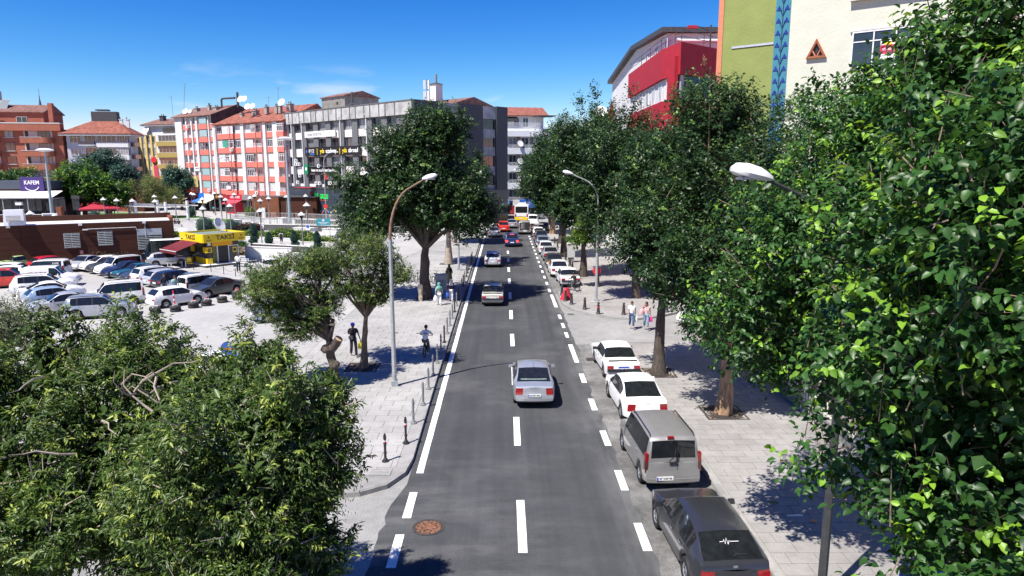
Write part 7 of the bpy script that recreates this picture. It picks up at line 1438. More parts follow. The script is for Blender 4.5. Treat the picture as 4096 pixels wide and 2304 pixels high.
# near left ashes
NG = 'ash trees at the near left corner'
tree('ash_tree', 'near ash with drooping seed clusters beside the side street mouth', [(-4.26, 9.74, 0), (-4.18, 9.92, 1.6), (-4, 10.01, 3)], .2, [(-3.92, 10.09, 5.56, 1.52, 1.48, 1.61), (-3.35, 9.83, 4.26, 0.91, 0.96, 1.13), (-4.87, 10.27, 4.87, 1.3, 1.22, 1.3), (-3.22, 10.27, 6.08, 0.74, 0.78, 0.7), (-4, 9.4, 3.74, 1.13, 1.04, 1.04)], LF_ASH, 5600, 11, .25, .103, .17, 61, fill=.22, view=.75, twigs=1400, lump=.3, hang=.5, bright=.14, shell=.24, limb=5, twig_mat=TWIG, group=NG)
N2 = tree('ash_tree', 'broad near ash hiding the corner of the car park', [(-7.74, 12.78, 0), (-7.65, 12.87, 1.6), (-7.56, 12.87, 3)], .22, [(-7.56, 12.78, 5.27, 2.34, 1.98, 1.8), (-9.81, 12.6, 4.96, 1.89, 1.71, 1.8), (-5.58, 13.14, 5.59, 1.03, 0.99, 1.03), (-6.21, 11.34, 3.97, 1.53, 1.53, 1.53), (-8.73, 12.96, 6.67, 0.45, 0.45, 0.81), (-4.77, 13.23, 6.17, 0.54, 0.45, 0.45), (-8.46, 10.98, 3.88, 1.8, 1.62, 1.44), (-11.16, 11.7, 3.7, 1.44, 1.53, 1.44)], LF_ASH, 9800, 11, .27, .117, .17, 62, fill=.2, view=.75, twigs=2200, lump=.32, hang=.5, bright=.13, shell=.24, limb=5, twig_mat=TWIG, group=NG)
rng = np.random.default_rng(4); m = MB()
for k in range(26):
    s = Vector((rng.uniform(-9.8, -5.6), rng.uniform(10.4, 11.8), rng.uniform(4.2, 6.6))); d = Vector((rng.normal(0, .5), rng.normal(-.2, .3), rng.uniform(-.2, .6))).normalized(); pts = [s]
    for j in range(4): d = (d + Vector(rng.normal(0, .35, 3))).normalized(); pts.append(pts[-1] + d * rng.uniform(.15, .32))
    m.tube([p - Vector(N2.location) for p in pts], [.022, .018, .014, .01, .005], TWIG, 5)
m.obj('bare_branches', N2, kind='stuff')
rng = np.random.default_rng(5); sd = []
for tb, nn in (((-3.92, 9.9, 5.4, 1.48, 1.4, 1.48), 240), ((-7.65, 12.4, 5.1, 2.4, 1.8, 1.7), 300)):
    p, u = spray_points([tb], nn, rng, .06, .2, .9); L = np.full(nn * 7, .05); P = np.repeat(p, 7, 0) + rng.normal(0, .05, (nn * 7, 3)) * np.array([1, 1, 2.2]); D = nrmz(rng.normal(0, .25, (nn * 7, 3)) + np.array([0, 0, -1.])); S = nrmz(rng.normal(size=(nn * 7, 3)))
    host = N2 if nn == 300 else [o for o in bpy.data.objects if o.get('label', '').startswith('near ash with drooping')][0]
    put(leaf_mesh('seed_clusters', P - np.array(host.location), D, S, L, .16, rng.uniform(.4, 1, nn * 7), LF_HEDGE, True), 'seed_clusters', host, kind='stuff')
tree('willow_tree', 'greyish fine-leaved tree at the edge of the car park', [(-15.6, 20.5, 0), (-15.6, 20.5, 4)], .15, [(-15.3, 20, 5.1, 1.5, 1.4, 1.2), (-16.8, 20.6, 4.5, 1.6, 1.5, 1.6)], LF_GREY, 1500, 9, .45, .12, .12, 63, view=.6, twigs=300, lump=.3, hang=.3)
# park trees in front of the left-hand buildings
BG = 'trees of the park in front of the left apartments'
tree('park_tree', 'broad mid green tree in front of the brick red apartment block', [(-91, 132, 0), (-91, 132, 5)], .35, [(-91, 131, 6.8, 4.2, 4, 3.6), (-87.5, 131, 5.4, 3.0, 3, 2.6), (-94.5, 131, 5.4, 3.4, 3, 2.8)], LF_ELM, 2600, 7, 1.0, .32, .36, 71, view=.6, lump=.3, bright=.2, group=BG)
tree('park_tree', 'bright leafy tree just right of the tall lamp mast', [(-77.5, 128, 0), (-77.5, 128, 5)], .4, [(-77.5, 128, 7.0, 4.6, 4, 4.6), (-82.5, 127.5, 4.6, 3.4, 3, 2.6), (-73, 128, 5, 3.6, 3.4, 3.2)], LF_ELM, 3200, 7, 1.0, .32, .38, 72, view=.6, lump=.34, bright=.38, group=BG)
tree('park_tree', 'very dark dense tree behind the bright leafy tree', [(-80, 140, 0), (-80, 140, 6)], .4, [(-81, 141, 10.2, 5.0, 4.5, 3.6), (-76.5, 140, 7.6, 3.4, 4, 4.0)], LF_CON, 2600, 7, 1.1, .34, .3, 73, view=.6, lump=.25, bright=.0, group=BG)
tree('willow_tree', 'pale olive wispy tree in front of the yellow block', [(-70, 139, 0), (-70, 139, 4)], .3, [(-70.3, 139, 5.4, 4.6, 4.5, 3.4), (-67, 138, 4.2, 3.0, 3, 2.4)], LF_OLIVE, 1900, 9, 1.3, .3, .10, 74, view=.5, twigs=400, lump=.2, shell=.4, pend=.2, fill=0, group=BG)
tree('park_tree', 'small dark tree at the left end of the red and white apartments', [(-76, 163, 0), (-76, 163, 5)], .25, [(-76, 162, 7.0, 3.3, 3, 3.6)], LF_CON, 1300, 7, 1.0, .34, .34, 75, view=.6, lump=.3, group=BG)
tree('park_tree', 'green tree cut by the left edge before the brick red block', [(-99, 126, 0), (-99, 126, 4)], .3, [(-98.5, 126, 6.5, 3.6, 3, 3.6)], LF_ELM, 1000, 7, 1.0, .32, .36, 76, view=.6, lump=.3, bright=.3, group=BG)
for k, (x, y) in enumerate(((-118, 140), (-112, 172), (-100, 176))): tree('park_tree', ['dark tree far behind the cafe roof', 'dark tree between the pale block and the green block', 'dark bushy tree below the green block'][k], [(x, y, 0), (x, y, 4)], .3, [(x, y, 7, 5, 4, 4.5)], LF_ELMD, 1100, 7, 1.2, .36, .36, 80 + k, view=.6, lump=.3, group=BG)
def shrub(label, x, y, rx, ry, h, mat, n, seed, ll=.12, name='shrub', cat='shrub', z=.13, rz=0, core=None, **kw):
    t = thing(name, label, cat, (x, y, z)); rng = np.random.default_rng(seed); m = MB()
    m.lathe([(.25, 0), (.8, h * .15 / 1), (.92, h * .5), (.6, h * .82), (0, h * .9)], core or pm('shrub_core', (.012, .028, .010), rough=.95, var=.5, scale=9), n=14, M=Matrix.Diagonal((rx * .86, ry * .86, 1, 1))); m.obj('dark_core', t, smooth=60)  # solid dark green body filling the inside of the shrub
    sprays('foliage', t, [(0, 0, h * .5, rx, ry, h * .5)], n, 6, ll * 2.5, ll, .34, mat, seed, shell=.12, lump=.16, zmin=0.02, **kw); return t
def lobes(label, x, y, parts, mat, n, seed, ll=.1, z=.13, core=None):
    t = thing('topiary_tree', label, 'topiary', (x, y, z), 0, 'clipped conifers in the plaza'); cm = core or pm('conifer_core', (.010, .03, .022), rough=.95)
    m = MB(); m.tube([(0, 0, 0), (0, 0, parts[-1][2])], .07, BARK, 6); m.obj('trunk', t)
    for k, (px, py, pz, rx, rz_) in enumerate(parts):
        m = MB(); nn = 12; m.lathe([(0, -rz_), (rx * .72, -rz_ * .7), (rx * .95, -rz_ * .15), (rx * (.5 if rz_ > rx * 1.3 else .8), rz_ * .5), (0, rz_)], cm, n=nn, M=Matrix.Translation((px, py, pz)) @ Matrix.Diagonal((.93, .93, .95, 1))); o = m.obj('clipped_lobe', t, smooth=60)
    bl_ = [(px, py, pz, rx, rx, rz_) for px, py, pz, rx, rz_ in parts]; rng = np.random.default_rng(seed); P, U = [], []
    for px, py, pz, rx, rz_ in parts:
        q = int(n * rx * rz_ / sum(a[3] * a[4] for a in parts)); u = nrmz(rng.normal(size=(q, 3))); f = np.where(u[:, 2:3] > 0, 1 - .45 * np.abs(u[:, 2:3]) * (rz_ > rx * 1.3), 1); P.append(np.array([px, py, pz]) + u * np.array([rx, rx, rz_]) * np.concatenate([f, f, np.ones_like(f)], 1) * .95); U.append(u)
    P, U = np.concatenate(P), np.concatenate(U); D = nrmz(U + rng.normal(0, .45, P.shape) + np.array([0, 0, .3])); put(leaf_mesh('foliage', P, D, nrmz(rng.normal(size=P.shape)), np.full(len(P), ll) * rng.uniform(.6, 1.3, len(P)), .3, rng.uniform(0, 1, len(P)), LF_CON, True), 'foliage', t, kind='stuff')
# ================================================================ plaza
SP = lambda s=1.0: [(0, 0, 2.1 * s, .46 * s, .85 * s), (.1, 0, 1.25 * s, .5 * s, .3 * s), (-.12, .0, .82 * s, .52 * s, .26 * s), (.1, 0, .38 * s, .5 * s, .28 * s)]
lobes('tall spiral-clipped conifer just behind the taxi kiosk dish', -31.2, 85.4, SP(1.02), LF_CON, 5000, 201)
lobes('spiral-clipped conifer at the plaza steps left of the walking man', -26.6, 77.4, SP(.92), LF_CON, 4200, 202)
lobes('spiral-clipped conifer right below the walking man', -24.4, 79.6, SP(.9), LF_CON, 4200, 203)
lobes('spiral-clipped conifer right of the slim plaza lantern', -21.6, 79.0, SP(.9), LF_CON, 4200, 204)
lobes('spiral-clipped conifer half sunk behind the bushy ash', -19.2, 82.0, SP(.85), LF_CON, 3600, 205)
lobes('round clipped conifer ball behind the left end of the kiosk roof', -44.8, 103.0, [(0, 0, 1.25, 1.3, 1.35), (0, 0, .3, .8, .3)], LF_CON, 3600, 206)
lobes('domed clipped conifer left of the red-leaved bush', -40.6, 102.3, [(0, 0, 1.1, 1.35, 1.2)], LF_CON, 3200, 207)
lobes('small clipped ball on the plaza before the shops', -63, 139, [(0, 0, 1.1, 1.0, 1.0)], LF_CON, 900, 208)
lobes('small clipped ball beside the white plaza planters and parasols', -66.5, 112, [(0, 0, 2.2, .9, .85)], LF_CON, 900, 209)
for k, (x, y) in enumerate(((-66.5, 96), (-63.3, 95), (-57.0, 92.4))): lobes(['small blue-green cone bush by the cafe notice board', 'small blue-green cone bush right of the notice board', 'small blue-green cone bush before the dark parasol seats'][k], x, y, [(0, 0, .9, .75, .95)], LF_CON, 900, 210 + k)
shrub('dark red-leaved bush between clipped conifers and the ramp wall', -37.5, 101.5, 1.9, 1.3, 1.9, LF_RED, 900, 220, .16)
shrub('dark thorny bush heap in front of the red parasols', -60.5, 93.5, 3.0, 1.2, 1.5, LF_RED, 900, 221, .18)
HL = [(-37.2, 99.6, 2.6, 1.0, .9, 'low yellow-green hedge left of the plaza lantern'), (-34.0, 97.6, 2.2, 1.0, .85, 'low yellow-green hedge under the double plaza lantern'), (-31.0, 96.4, 2.1, 1.5, 1.45, 'taller light green bushes behind the walking man'), (-28.2, 95.4, 1.6, 1.2, 1.2, 'light green bush at the foot of the tall mast'), (-24.6, 90.2, 2.4, 1.1, .9, 'light green hedge clump in front of the teal notice board'), (-48.6, 99.0, 1.6, 1.0, .9, 'small hedge by the white planter blocks'), (-52.5, 102.0, 1.8, 1.1, 1.3, 'bushes behind the brown wall corner and the lantern'), (-42.5, 108.5, 2.0, 1.0, 1.0, 'rose bushes beneath the white plaza benches'), (-46.5, 107.5, 1.4, 1.0, 1.1, 'green bush between the white planter blocks'), (-49.0, 133.0, .9, .9, 2.4, 'bright green bush against the rust brown pavilion')]
for k, (x, y, rx, ry, h, l) in enumerate(HL): shrub(l, x, y, rx, ry, h, LF_HEDGE, 750, 230 + k, .17, name='hedge', cat='hedge', bright=.35)
shrub('white and pink rose bed behind the taxi kiosk wall', -29.0, 78.6, 2.2, 1.2, .95, LF_PINK, 260, 250, .12, name='flower_bed', cat='flower bed'); shrub('green leaves of the rose bed behind the kiosk wall', -29.2, 78.9, 2.4, 1.3, .85, LF_HEDGE, 600, 251, .15)
shrub('round clipped green bush beside the kiosk sign band', -31.0, 80.6, .85, .8, 1.5, LF_ELM, 500, 252, .1); shrub('dark round bush touching the right end of the kiosk roof', -32.4, 79.4, 1.0, .9, 1.7, LF_ELMD, 500, 253, .1); shrub('small grey-red bush by the base of the double lantern', -27.9, 81.9, .8, .7, .95, LF_GREY, 260, 254, .1)
for k, (x0, y0, rx, ry) in enumerate(((-53, 131, 7, 3), (-68, 140, 9, 3.5), (-44, 128.5, 3.5, 2), (-20.5, 99, 4.5, 2.2), (-84, 150, 9, 4))):
    a = [(x0 + rx * math.cos(t_) * .9 + ry * .2 * math.sin(t_), y0 + ry * math.sin(t_) - rx * .25 * math.cos(t_)) for t_ in np.linspace(0, 2 * PI, 22)[:-1]]; sheet('lawn', a, .15 + .001 * k, G_GRASS)
# lanterns
LANT = [(-30.9, 87.3, 4.7, 'plaza lantern with red finial nearest the tall spiral conifer'), (-24.1, 81.9, 4.6, 'plaza lantern nearest the road among the spiral conifers'), (-26.8, 93.7, 5.1, 'plaza lantern carrying a small blue notice on its pole'), (-40.3, 92.3, 4.7, 'plaza lantern rising behind the left half of the kiosk roof'), (-39.3, 98.9, 4.7, 'plaza lantern next to the satellite dish of the kiosk'), (-46.5, 115.5, 4.8, 'plaza lantern beside the red-leaved bush'), (-52.3, 127.8, 4.8, 'plaza lantern standing before the cream shop awning'), (-54.1, 138.8, 4.8, 'plaza lantern in front of the red kiosk shop'), (-45.1, 122.9, 4.8, 'plaza lantern at the left edge of the rust brown pavilion'), (-41.3, 121.3, 4.8, 'plaza lantern in front of the pale face of the rust pavilion'), (-40.2, 127.7, 4.8, 'plaza lantern in front of the dark face of the rust pavilion'), (-59.2, 124.6, 4.8, 'plaza lantern right of the brown wall corner'), (-73.6, 149.7, 4.8, 'plaza lantern far left before the dark shop'), (-51.6, 118.4, 4.8, 'plaza lantern left of the last pergola column'), (-60.7, 145.1, 4.8, 'plaza lantern at the blue shop awning'), (-39.8, 112.8, 4.8, 'plaza lantern hidden exactly behind the double lantern'), (-37.6, 131.1, 4.8, 'plaza lantern behind the notice lantern'), (-70.1, 147.4, 4.8, 'plaza lantern before the hoarding of the apartments'), (-64.5, 143, 4.8, 'plaza lantern before the maroon awning'), (-62.2, 138.9, 4.8, 'plaza lantern right of the maroon awning'), (-47.3, 131.2, 4.8, 'plaza lantern over the dark shop left of the pavilion'), (-37.9, 134.8, 4.8, 'plaza lantern against the navy cladding'), (-81.4, 127.7, 4.8, 'plaza lantern at the cafe end by the notice board'), (-78.6, 127.6, 4.8, 'plaza lantern between cafe and red parasols'), (-68, 117.6, 4.8, 'plaza lantern in front of the red parasols'), (-51.6, 79.3, 4.6, 'lantern just behind the brown building roof left of the shrubs'), (-57.9, 84.5, 4.6, 'lantern behind the brown building roof beside the cooling unit'), (-85.8, 149.3, 4.8, 'plaza lantern before the blue phone shop'), (-73.7, 130.7, 4.8, 'plaza lantern left of the first white column'), (-63.6, 113.7, 4.8, 'plaza lantern touching the first white column'), (-60.4, 112.5, 4.8, 'plaza lantern between the first two white columns'), (-82, 151.4, 4.8, 'plaza lantern at the small rust brown hut'), (-55.5, 110, 4.8, 'plaza lantern right of the second white column'), (-65.1, 129, 4.8, 'plaza lantern behind the second pergola beam'), (-76.1, 151.4, 4.8, 'plaza lantern under the pale olive tree'), (-69.9, 147, 4.8, 'plaza lantern at the small dark tree'), (-87.8, 149.4, 4.8, 'plaza lantern under the bright leafy tree')]
def lantern():
    t = thing('plaza_lantern', 'x', 'lantern', (0, 0, 0), 0, 'old style lanterns across the plaza'); LM_ = pm('lantern_grey', (.2, .2, .2), rough=.5, metal=.3); LW = pm('lantern_hood', (.62, .63, .63), rough=.4)
    m = MB(); m.lathe([(.16, 0), (.16, .3), (.085, .4), (.07, 3.4), (.05, 3.9), (.09, 3.95), (.09, 4.0), (0, 4.0)], LM_, n=9); m.obj('pole', t, smooth=40)
    m = MB(); m.lathe([(.13, 4.0), (.27, 4.45), (.0, 4.46)], pm('lantern_glass', (.05, .05, .05), rough=.1), n=6); m.obj('glass_cage', t); m = MB(); m.lathe([(.47, 4.45), (.5, 4.5), (.2, 4.75), (.1, 4.86), (.0, 4.87)], LW, n=8); m.obj('hood', t, smooth=30)
    m = MB(); m.lathe([(.035, 4.86), (.05, 4.95), (.0, 5.12)], pm('finial_rust', (.4, .16, .08)), n=6); m.obj('finial', t); return t
l0 = lantern()
for k, (x, y, h, l) in enumerate(LANT):
    o = l0 if k == 0 else copy_thing(l0, (x, y, .13), 0, l); o.location = (x, y, .13); o['label'] = l; o.scale = (h / 4.8,) * 3
nt_ = thing('notice_plate', 'small white and blue notice fixed to a plaza lantern pole', 'notice', (-26.75, 93.5, 1.6)); m = MB(); m.bx(-.25, .25, -.03, .0, 0, .8, WHITE); m.obj('plate', nt_); m = MB(); m.bx(-.18, .18, -.04, -.031, .3, .7, BLUE); m.obj('print', nt_)
# flag poles and far arm lamps
for x, y, h, l in ((-33.2, 128.5, 12.6, 'tall thin lamp pole with a red flag before the navy cladding'), (-57.0, 139, 12.0, 'tall thin lamp pole rising before the red and white apartments')):
    t = thing('lamp_pole', l, 'lamp pole', (x, y, .13)); m = MB(); m.tube([(0, 0, 0), (0, 0, h - 1.5), (.3, 0, h - .6), (1.0, 0, h - .1), (2.0, 0, h + .1)], [.09, .07, .06, .05, .05], GALV, 6); m.obj('pole', t); m = MB(); m.box((2.3, 0, h + .12), (.9, .3, .16), WHITEM); m.obj('lamp_head', t)
    if x > -40: m = MB(); m.add([(0, -.02, h - 3.6), (.8, -.1, h - 4.1), (.5, -.05, h - 4.9), (0, -.02, h - 4.9)], [(0, 1, 2, 3), (3, 2, 1, 0)], pm('flag_red', (.6, .02, .03))); m.obj('flag', t); m = MB(); m.lathe([(0, -.02), (.4, -.02), (.4, .02), (0, .02)], pm('sign_red', (.6, .02, .03)), n=16); m.obj('round_sign', t, (0, -.2, 2.8), (PI / 2, 0, 0))
# brown louvred building along the car park
BRW = pm('brown_panel', (.058, .020, .011), rough=.75, spec=.25, var=.16, scale=.8, stretch=(.3, 1, 4), obr=.1); BRR = pm('rust_brown_panel', (.17, .052, .02), rough=.7, var=.15, scale=1, obr=.1)
a0 = math.atan2(74.4 - 57.6, -35.8 + 66.5); b = thing('brown_building', 'long low brown-panelled building with louvred windows along the car park', 'building', (-66.5, 57.6, .13), a0); BL = math.hypot(16.8, 30.7)
boxpart(b, 'wall', 0, BL, .03, 4.6, 0, 4.25, BRW); boxpart(b, 'roof', .05, BL - .3, .05, 4.4, 4.251, 4.30, WR); boxpart(b, 'parapet', -.05, BL + .05, 4.4, 4.75, 3.9, 4.85, BRW); boxpart(b, 'parapet', BL - .3, BL + .045, .02, 4.39, 4.26, 4.62, BRR); boxpart(b, 'end_wall', BL + .001, BL + .05, .0, 4.39, 0, 4.255, BRR)
for j in range(7):
    for i in range(5): x0 = BL - 6.8 * (i + 1); boxpart(b, 'cladding_panel', max(0, x0) + .012, x0 + 6.79, -.012 - .004 * ((i + j) % 3), .028, .02 + j * .605, .61 + j * .605, BRW)
LVM = pm('louvre_grey', (.42, .46, .48), rough=.45, metal=.2)
def louvre(x0, x1, z0, z1, top=0.0):
    o = boxpart(b, 'louvre_window', x0 - .05, x1 + .05, -.06, -.022, z0 - .05, z1 + .05, LVM); n = int((z1 - z0 - top) / .175); m = MB(); m.bx(-.5 * (x1 - x0), .5 * (x1 - x0), 0, .12, -.03, -.005, LVM, M=Matrix.Rotation(-.6, 4, 'X')); me = m.mesh('slat')
    boxpart(o, 'shadow_gap', x0, x1, -.068, -.061, z0, z1 - top, PLAST)
    for k in range(n): put(me, 'slat', o, ((x0 + x1) / 2, -.17, z0 + .1 + k * .175))
    boxpart(o, 'mullion', (x0 + x1) / 2 - .02, (x0 + x1) / 2 + .02, -.17, -.15, z0, z1, LVM)
louvre(BL - 10.0, BL - 8.7, 1.85, 3.25); louvre(BL - 7.05, BL - 5.8, 1.95, 3.35); louvre(BL - 3.45, BL - 1.2, 1.3, 3.42, .65)
for x in (BL - 14.5, BL - 8.5, BL - 2.75): boxpart(b, 'floodlight', x - .16, x + .16, -.2, -.03, 4.05, 4.3, WHITEM)
m = MB(); m.tube([(BL - 7.9, -.1, 3.66), (BL - 3.55, -.1, 3.68), (BL - 3.5, -.1, 3.4)], .03, WHITEM, 5); m.tube([(BL - 2.7, -.08, 4.0), (BL - 2.7, -.08, 2.4)], .02, WHITEM, 5); m.obj('conduit', b); m = MB(); m.box((BL - 8.1, -.25, 3.62), (.5, .2, .12), WHITEM); m.obj('wall_lamp', b)
m = MB(); g = pm('chalk_mark', (.2, .15, .09)); xs = BL - 7.7
for pts in ([(0, 0), (.05, .7), (.2, .75)], [(.5, .05), (.5, .6), (.8, .75), (1.1, .6), (1.1, .1), (1.0, .15)], [(1.4, .7), (1.7, .7), (1.55, .7), (1.5, .1)], [(1.9, .1), (2.0, .6), (2.3, .3), (1.95, .3)], [(2.5, .6), (2.45, .1), (2.7, .15), (2.75, .6)], [(3.0, .1), (3.0, .6), (3.2, .45), (3.0, .35), (3.25, .1)], [(3.5, .6), (3.5, .1), (3.75, .1)], [(4.0, .6), (3.95, .15), (4.2, .1), (4.25, .6)]): m.tube([(xs + a * .75, -.035, .75 + c * .7) for a, c in pts], .014, g, 4)
m.obj('graffiti', b); boxpart(b, 'torn_poster', BL - 8.8, BL - 8.5, -.05, -.03, 1.15, 1.5, PINK)
t = thing('cooling_unit', 'white rooftop cooling unit on the brown building', 'cooling unit', (-47.7, 67.1, 4.43), a0); m = MB(); m.box((0, 1, .75), (1.7, 1.6, 1.5), WHITEM, top=(.92, .7)); m.obj('housing', t)
for k in range(5): boxpart(t, 'vent_slat', -.6, .6, .1, .2, .35 + k * .13, .42 + k * .13, GALV)
# cafe
b = thing('cafe', 'cafe with a white roof awning, purple KAFEM sign and brown terrace parapet', 'cafe', (-100, 118, .13), R(6)); CW = 21.3
boxpart(b, 'terrace_parapet', 0, CW + 3, -3.2, -3.0, 0, 2.0, BRW); boxpart(b, 'terrace', 0, CW + 3, -2.99, 0, 0, 1.0, DIMW); boxpart(b, 'parapet_cap', 0, CW + 3, -3.25, -2.95, 2.01, 2.08, WR); boxpart(b, 'wall', 0, CW, 2, 9, 0, 5.0, pm('cafe_dark', (.03, .02, .018))); boxpart(b, 'upper_wall', 0, CW, 1.0, 9, 5.0, 6.2, BRW); boxpart(b, 'fascia', -.1, CW + .1, .8, 9.1, 6.2, 7.6, pm('slate_fascia', (.06, .075, .1), rough=.4)); boxpart(b, 'roof_sign', 5, 8, 2, 2.2, 7.65, 8.2, pm('sign_amber', (.7, .35, .03)))
for k in range(6):
    x0, x1 = CW + 2.0 - 3.9 * (k + 1), CW + 2.0 - 3.9 * k - .12; m = MB(); m.add([(x0, .9, 5.9), (x1, .9, 5.9), (x1, -3.0, 4.85), (x0, -3.0, 4.85), (x0, .9, 5.8), (x1, .9, 5.8), (x1, -3.0, 4.75), (x0, -3.0, 4.75)], [(3, 2, 1, 0), (4, 5, 6, 7), (0, 4, 7, 3), (1, 2, 6, 5), (2, 3, 7, 6)], pm('awning_white', (.74, .74, .72), rough=.7)); m.obj('awning_panel', b)
    boxpart(b, 'awning_rafter', x1 + .01, x1 + .11, -3.0, .9, 4.6, 4.74, GALV); boxpart(b, 'terrace_post', x1 + .01, x1 + .11, -2.95, -2.85, 2.1, 4.6, GALV); boxpart(b, 'window', x0 + .3, x1 - .3, 1.9, 1.99, 1.1, 4.4, GLASSB)
boxpart(b, 'awning_gutter', -1.4, CW + 2.1, -3.1, -2.99, 4.72, 4.9, GALV); o = boxpart(b, 'cafe_sign', CW - 4.7, CW - .9, .5, .75, 5.3, 8.3, pm('sign_purple', (.05, .025, .15)))
text('KAFEM', .95, WL, o, (CW - 2.8, .48, 7.3), sx=.85, bold=True); m = MB(); m.tube([(CW - 2.8 + 1.1 * math.cos(a), .47, 6.7 - .75 * math.sin(a)) for a in np.linspace(.15, PI - .15, 10)], .07, WL, 5); m.tube([(CW - 4.1, .47, 5.75), (CW - 2.8, .47, 5.65), (CW - 1.5, .47, 5.75)], .06, WL, 5); m.obj('cup_logo', o)
boxpart(b, 'side_glazing', CW + 2.2, CW + 3.4, 3, 3.1, 1.0, 4.4, GLASSB); boxpart(b, 'side_roof', CW + 2.2, CW + 3.6, 2.8, 8, 4.41, 4.9, DARKR); boxpart(b, 'brown_post', CW + 2.6, CW + 3.4, -3.4, -2.4, 0, 3.3, BRR)
for k in range(4): m = MB(); m.tube([(4 + k * 4.6, -2.6, 2.1), (4 + k * 4.6, -2.6, 3.6)], .04, GALV, 5); m.box((4 + k * 4.6, -2.6, 3.9), (1.0, .5, .55), WHITEM); m.obj('terrace_lamp', b)
t = thing('notice_board', 'framed notice board beside the cafe corner', 'notice board', (-66.4, 101, .13), R(10)); m = MB(); m.bx(-1.0, 1.0, -.1, .1, 1.0, 3.3, WHITEM); m.obj('frame', t); m = MB(); m.bx(-.85, .85, -.13, -.101, 1.15, 3.15, pm('notice_glass', (.12, .13, .15), rough=.1)); m.obj('pane', t)
for x in (-.8, .8): m = MB(); m.bx(x - .06, x + .06, -.05, .05, 0, 1.0, GREYM); m.obj('leg', t)
t = thing('phone_shop', 'dark blue phone shop front with a yellow round mark beyond the parasols', 'shop', (-101, 156, .13), R(4)); boxpart(t, 'wall', 0, 12, 0, 6, 0, 4.6, PLAST); boxpart(t, 'fascia', 0, 12, -.2, -.01, 3.0, 4.6, pm('fascia_navy', (.015, .025, .12))); m = MB(); m.lathe([(0, 0), (.75, 0), (.75, .1), (0, .1)], pm('sign_amber', (.7, .35, .03)), n=20); m.obj('round_mark', t, (3.5, -.22, 3.8), (PI / 2, 0, 0)); text('TÜRKCELL', .8, WL, t, (7.8, -.22, 3.8), bold=True, sx=.9)
# parasols
PR = pm('parasol_red', (.33, .015, .035), rough=.85, var=.1)
def parasol(x, y, s, l, h=2.6):
    t = thing('parasol', l, 'parasol', (x, y, .13), R(35), 'red parasols'); m = MB(); m.tube([(0, 0, 0), (0, 0, h + .9 * s)], .05, GREYM, 6); m.obj('pole', t); m = MB(); w = 2.3 * s
    for zz0, zz1, a, c in ((h, h + .62 * s, w, .6 * s), (h + .66 * s, h + .95 * s, .85 * s, .02)):
        v = [(sx_ * a, sy_ * a, zz0) for sx_, sy_ in ((-1, -1), (1, -1), (1, 1), (-1, 1))] + [(sx_ * c, sy_ * c, zz1) for sx_, sy_ in ((-1, -1), (1, -1), (1, 1), (-1, 1))] + [(sx_ * a, sy_ * a, zz0 - .22) for sx_, sy_ in ((-1, -1), (1, -1), (1, 1), (-1, 1))]
        m.add(v, [(0, 1, 5, 4), (1, 2, 6, 5), (2, 3, 7, 6), (3, 0, 4, 7), (4, 5, 6, 7), (8, 9, 1, 0), (9, 10, 2, 1), (10, 11, 3, 2), (11, 8, 0, 3)], PR)
    m.obj('canopy', t)
parasol(-74, 126.5, 1.45, 'large red parasol nearest the white columns'); parasol(-81.5, 134, 1.2, 'red parasol behind and left of the large one'); parasol(-76, 136, 1.2, 'red parasol behind and right of the large one'); parasol(-88, 165, .9, 'small red parasol beyond the rust brown hut')
for k in range(7):
    x, y = -77.5 + k * 1.25, 122.5 + .7 * (k % 3); person('dark clothed guest seated under the red parasols, %s from the cafe' % ['first', 'second', 'third', 'fourth', 'fifth', 'sixth', 'seventh'][k], x, y, 90 + 60 * (k % 3), 'sit', [BLK, DK, BLK, NAVYC][k % 4], BLK, h=1.72, detail=False)
    t = thing('cafe_chair', 'dark chair of the %s guest under the red parasols' % ['first', 'second', 'third', 'fourth', 'fifth', 'sixth', 'seventh'][k], 'chair', (x, y, .13), R(60 * (k % 3)), 'dark chairs under the red parasols'); boxpart(t, 'seat', -.24, .24, -.24, .22, .38, .43, PLAST); boxpart(t, 'backrest', -.24, .24, -.3, -.25, .44, .95, PLAST)
    for sx_ in (-.2, .2):
        for sy_ in (-.2, .18): boxpart(t, 'leg', sx_ - .02, sx_ + .02, sy_ - .02, sy_ + .02, 0, .375, PLAST)
b = thing('rust_hut', 'small rust brown hut with a red parasol on it under the olive tree', 'hut', (-91, 158, .13), R(-14)); boxpart(b, 'wall', 0, 7, 0, 5, 0, 4.2, BRR); boxpart(b, 'end_wall', 7.01, 9.5, 1, 5, 0, 4.1, BRW)
# rust pavilion
b = thing('rust_pavilion', 'rust brown panelled pavilion in front of the apartments and office block', 'pavilion', (-49.0, 134.3, .13), R(-10)); boxpart(b, 'wall', 0, 5.6, .04, 5, 0, 4.25, BRR); boxpart(b, 'wall', 5.61, 13.2, .4, 5, 0, 4.2, BRW); boxpart(b, 'roof_edge', -.05, 13.25, .0, 5.05, 4.26, 4.36, DARKR)
for j in range(5): boxpart(b, 'cladding_panel', .02, 5.58, -.01, .035, .05 + j * .85, .87 + j * .85, BRR); boxpart(b, 'cladding_panel', 5.64, 13.18, .36, .395, .05 + j * .84, .86 + j * .84, BRW)
boxpart(b, 'white_door', 2.2, 2.9, -.5, -.1, 0, 2.2, WR); m = MB(); m.bx(8.6, 12.2, .5, 3, 6.0, 6.1, PR); m.tube([(10.4, 1.5, 4.3), (10.4, 1.5, 6)], .05, GREYM, 5); m.obj('roof_canopy', b)
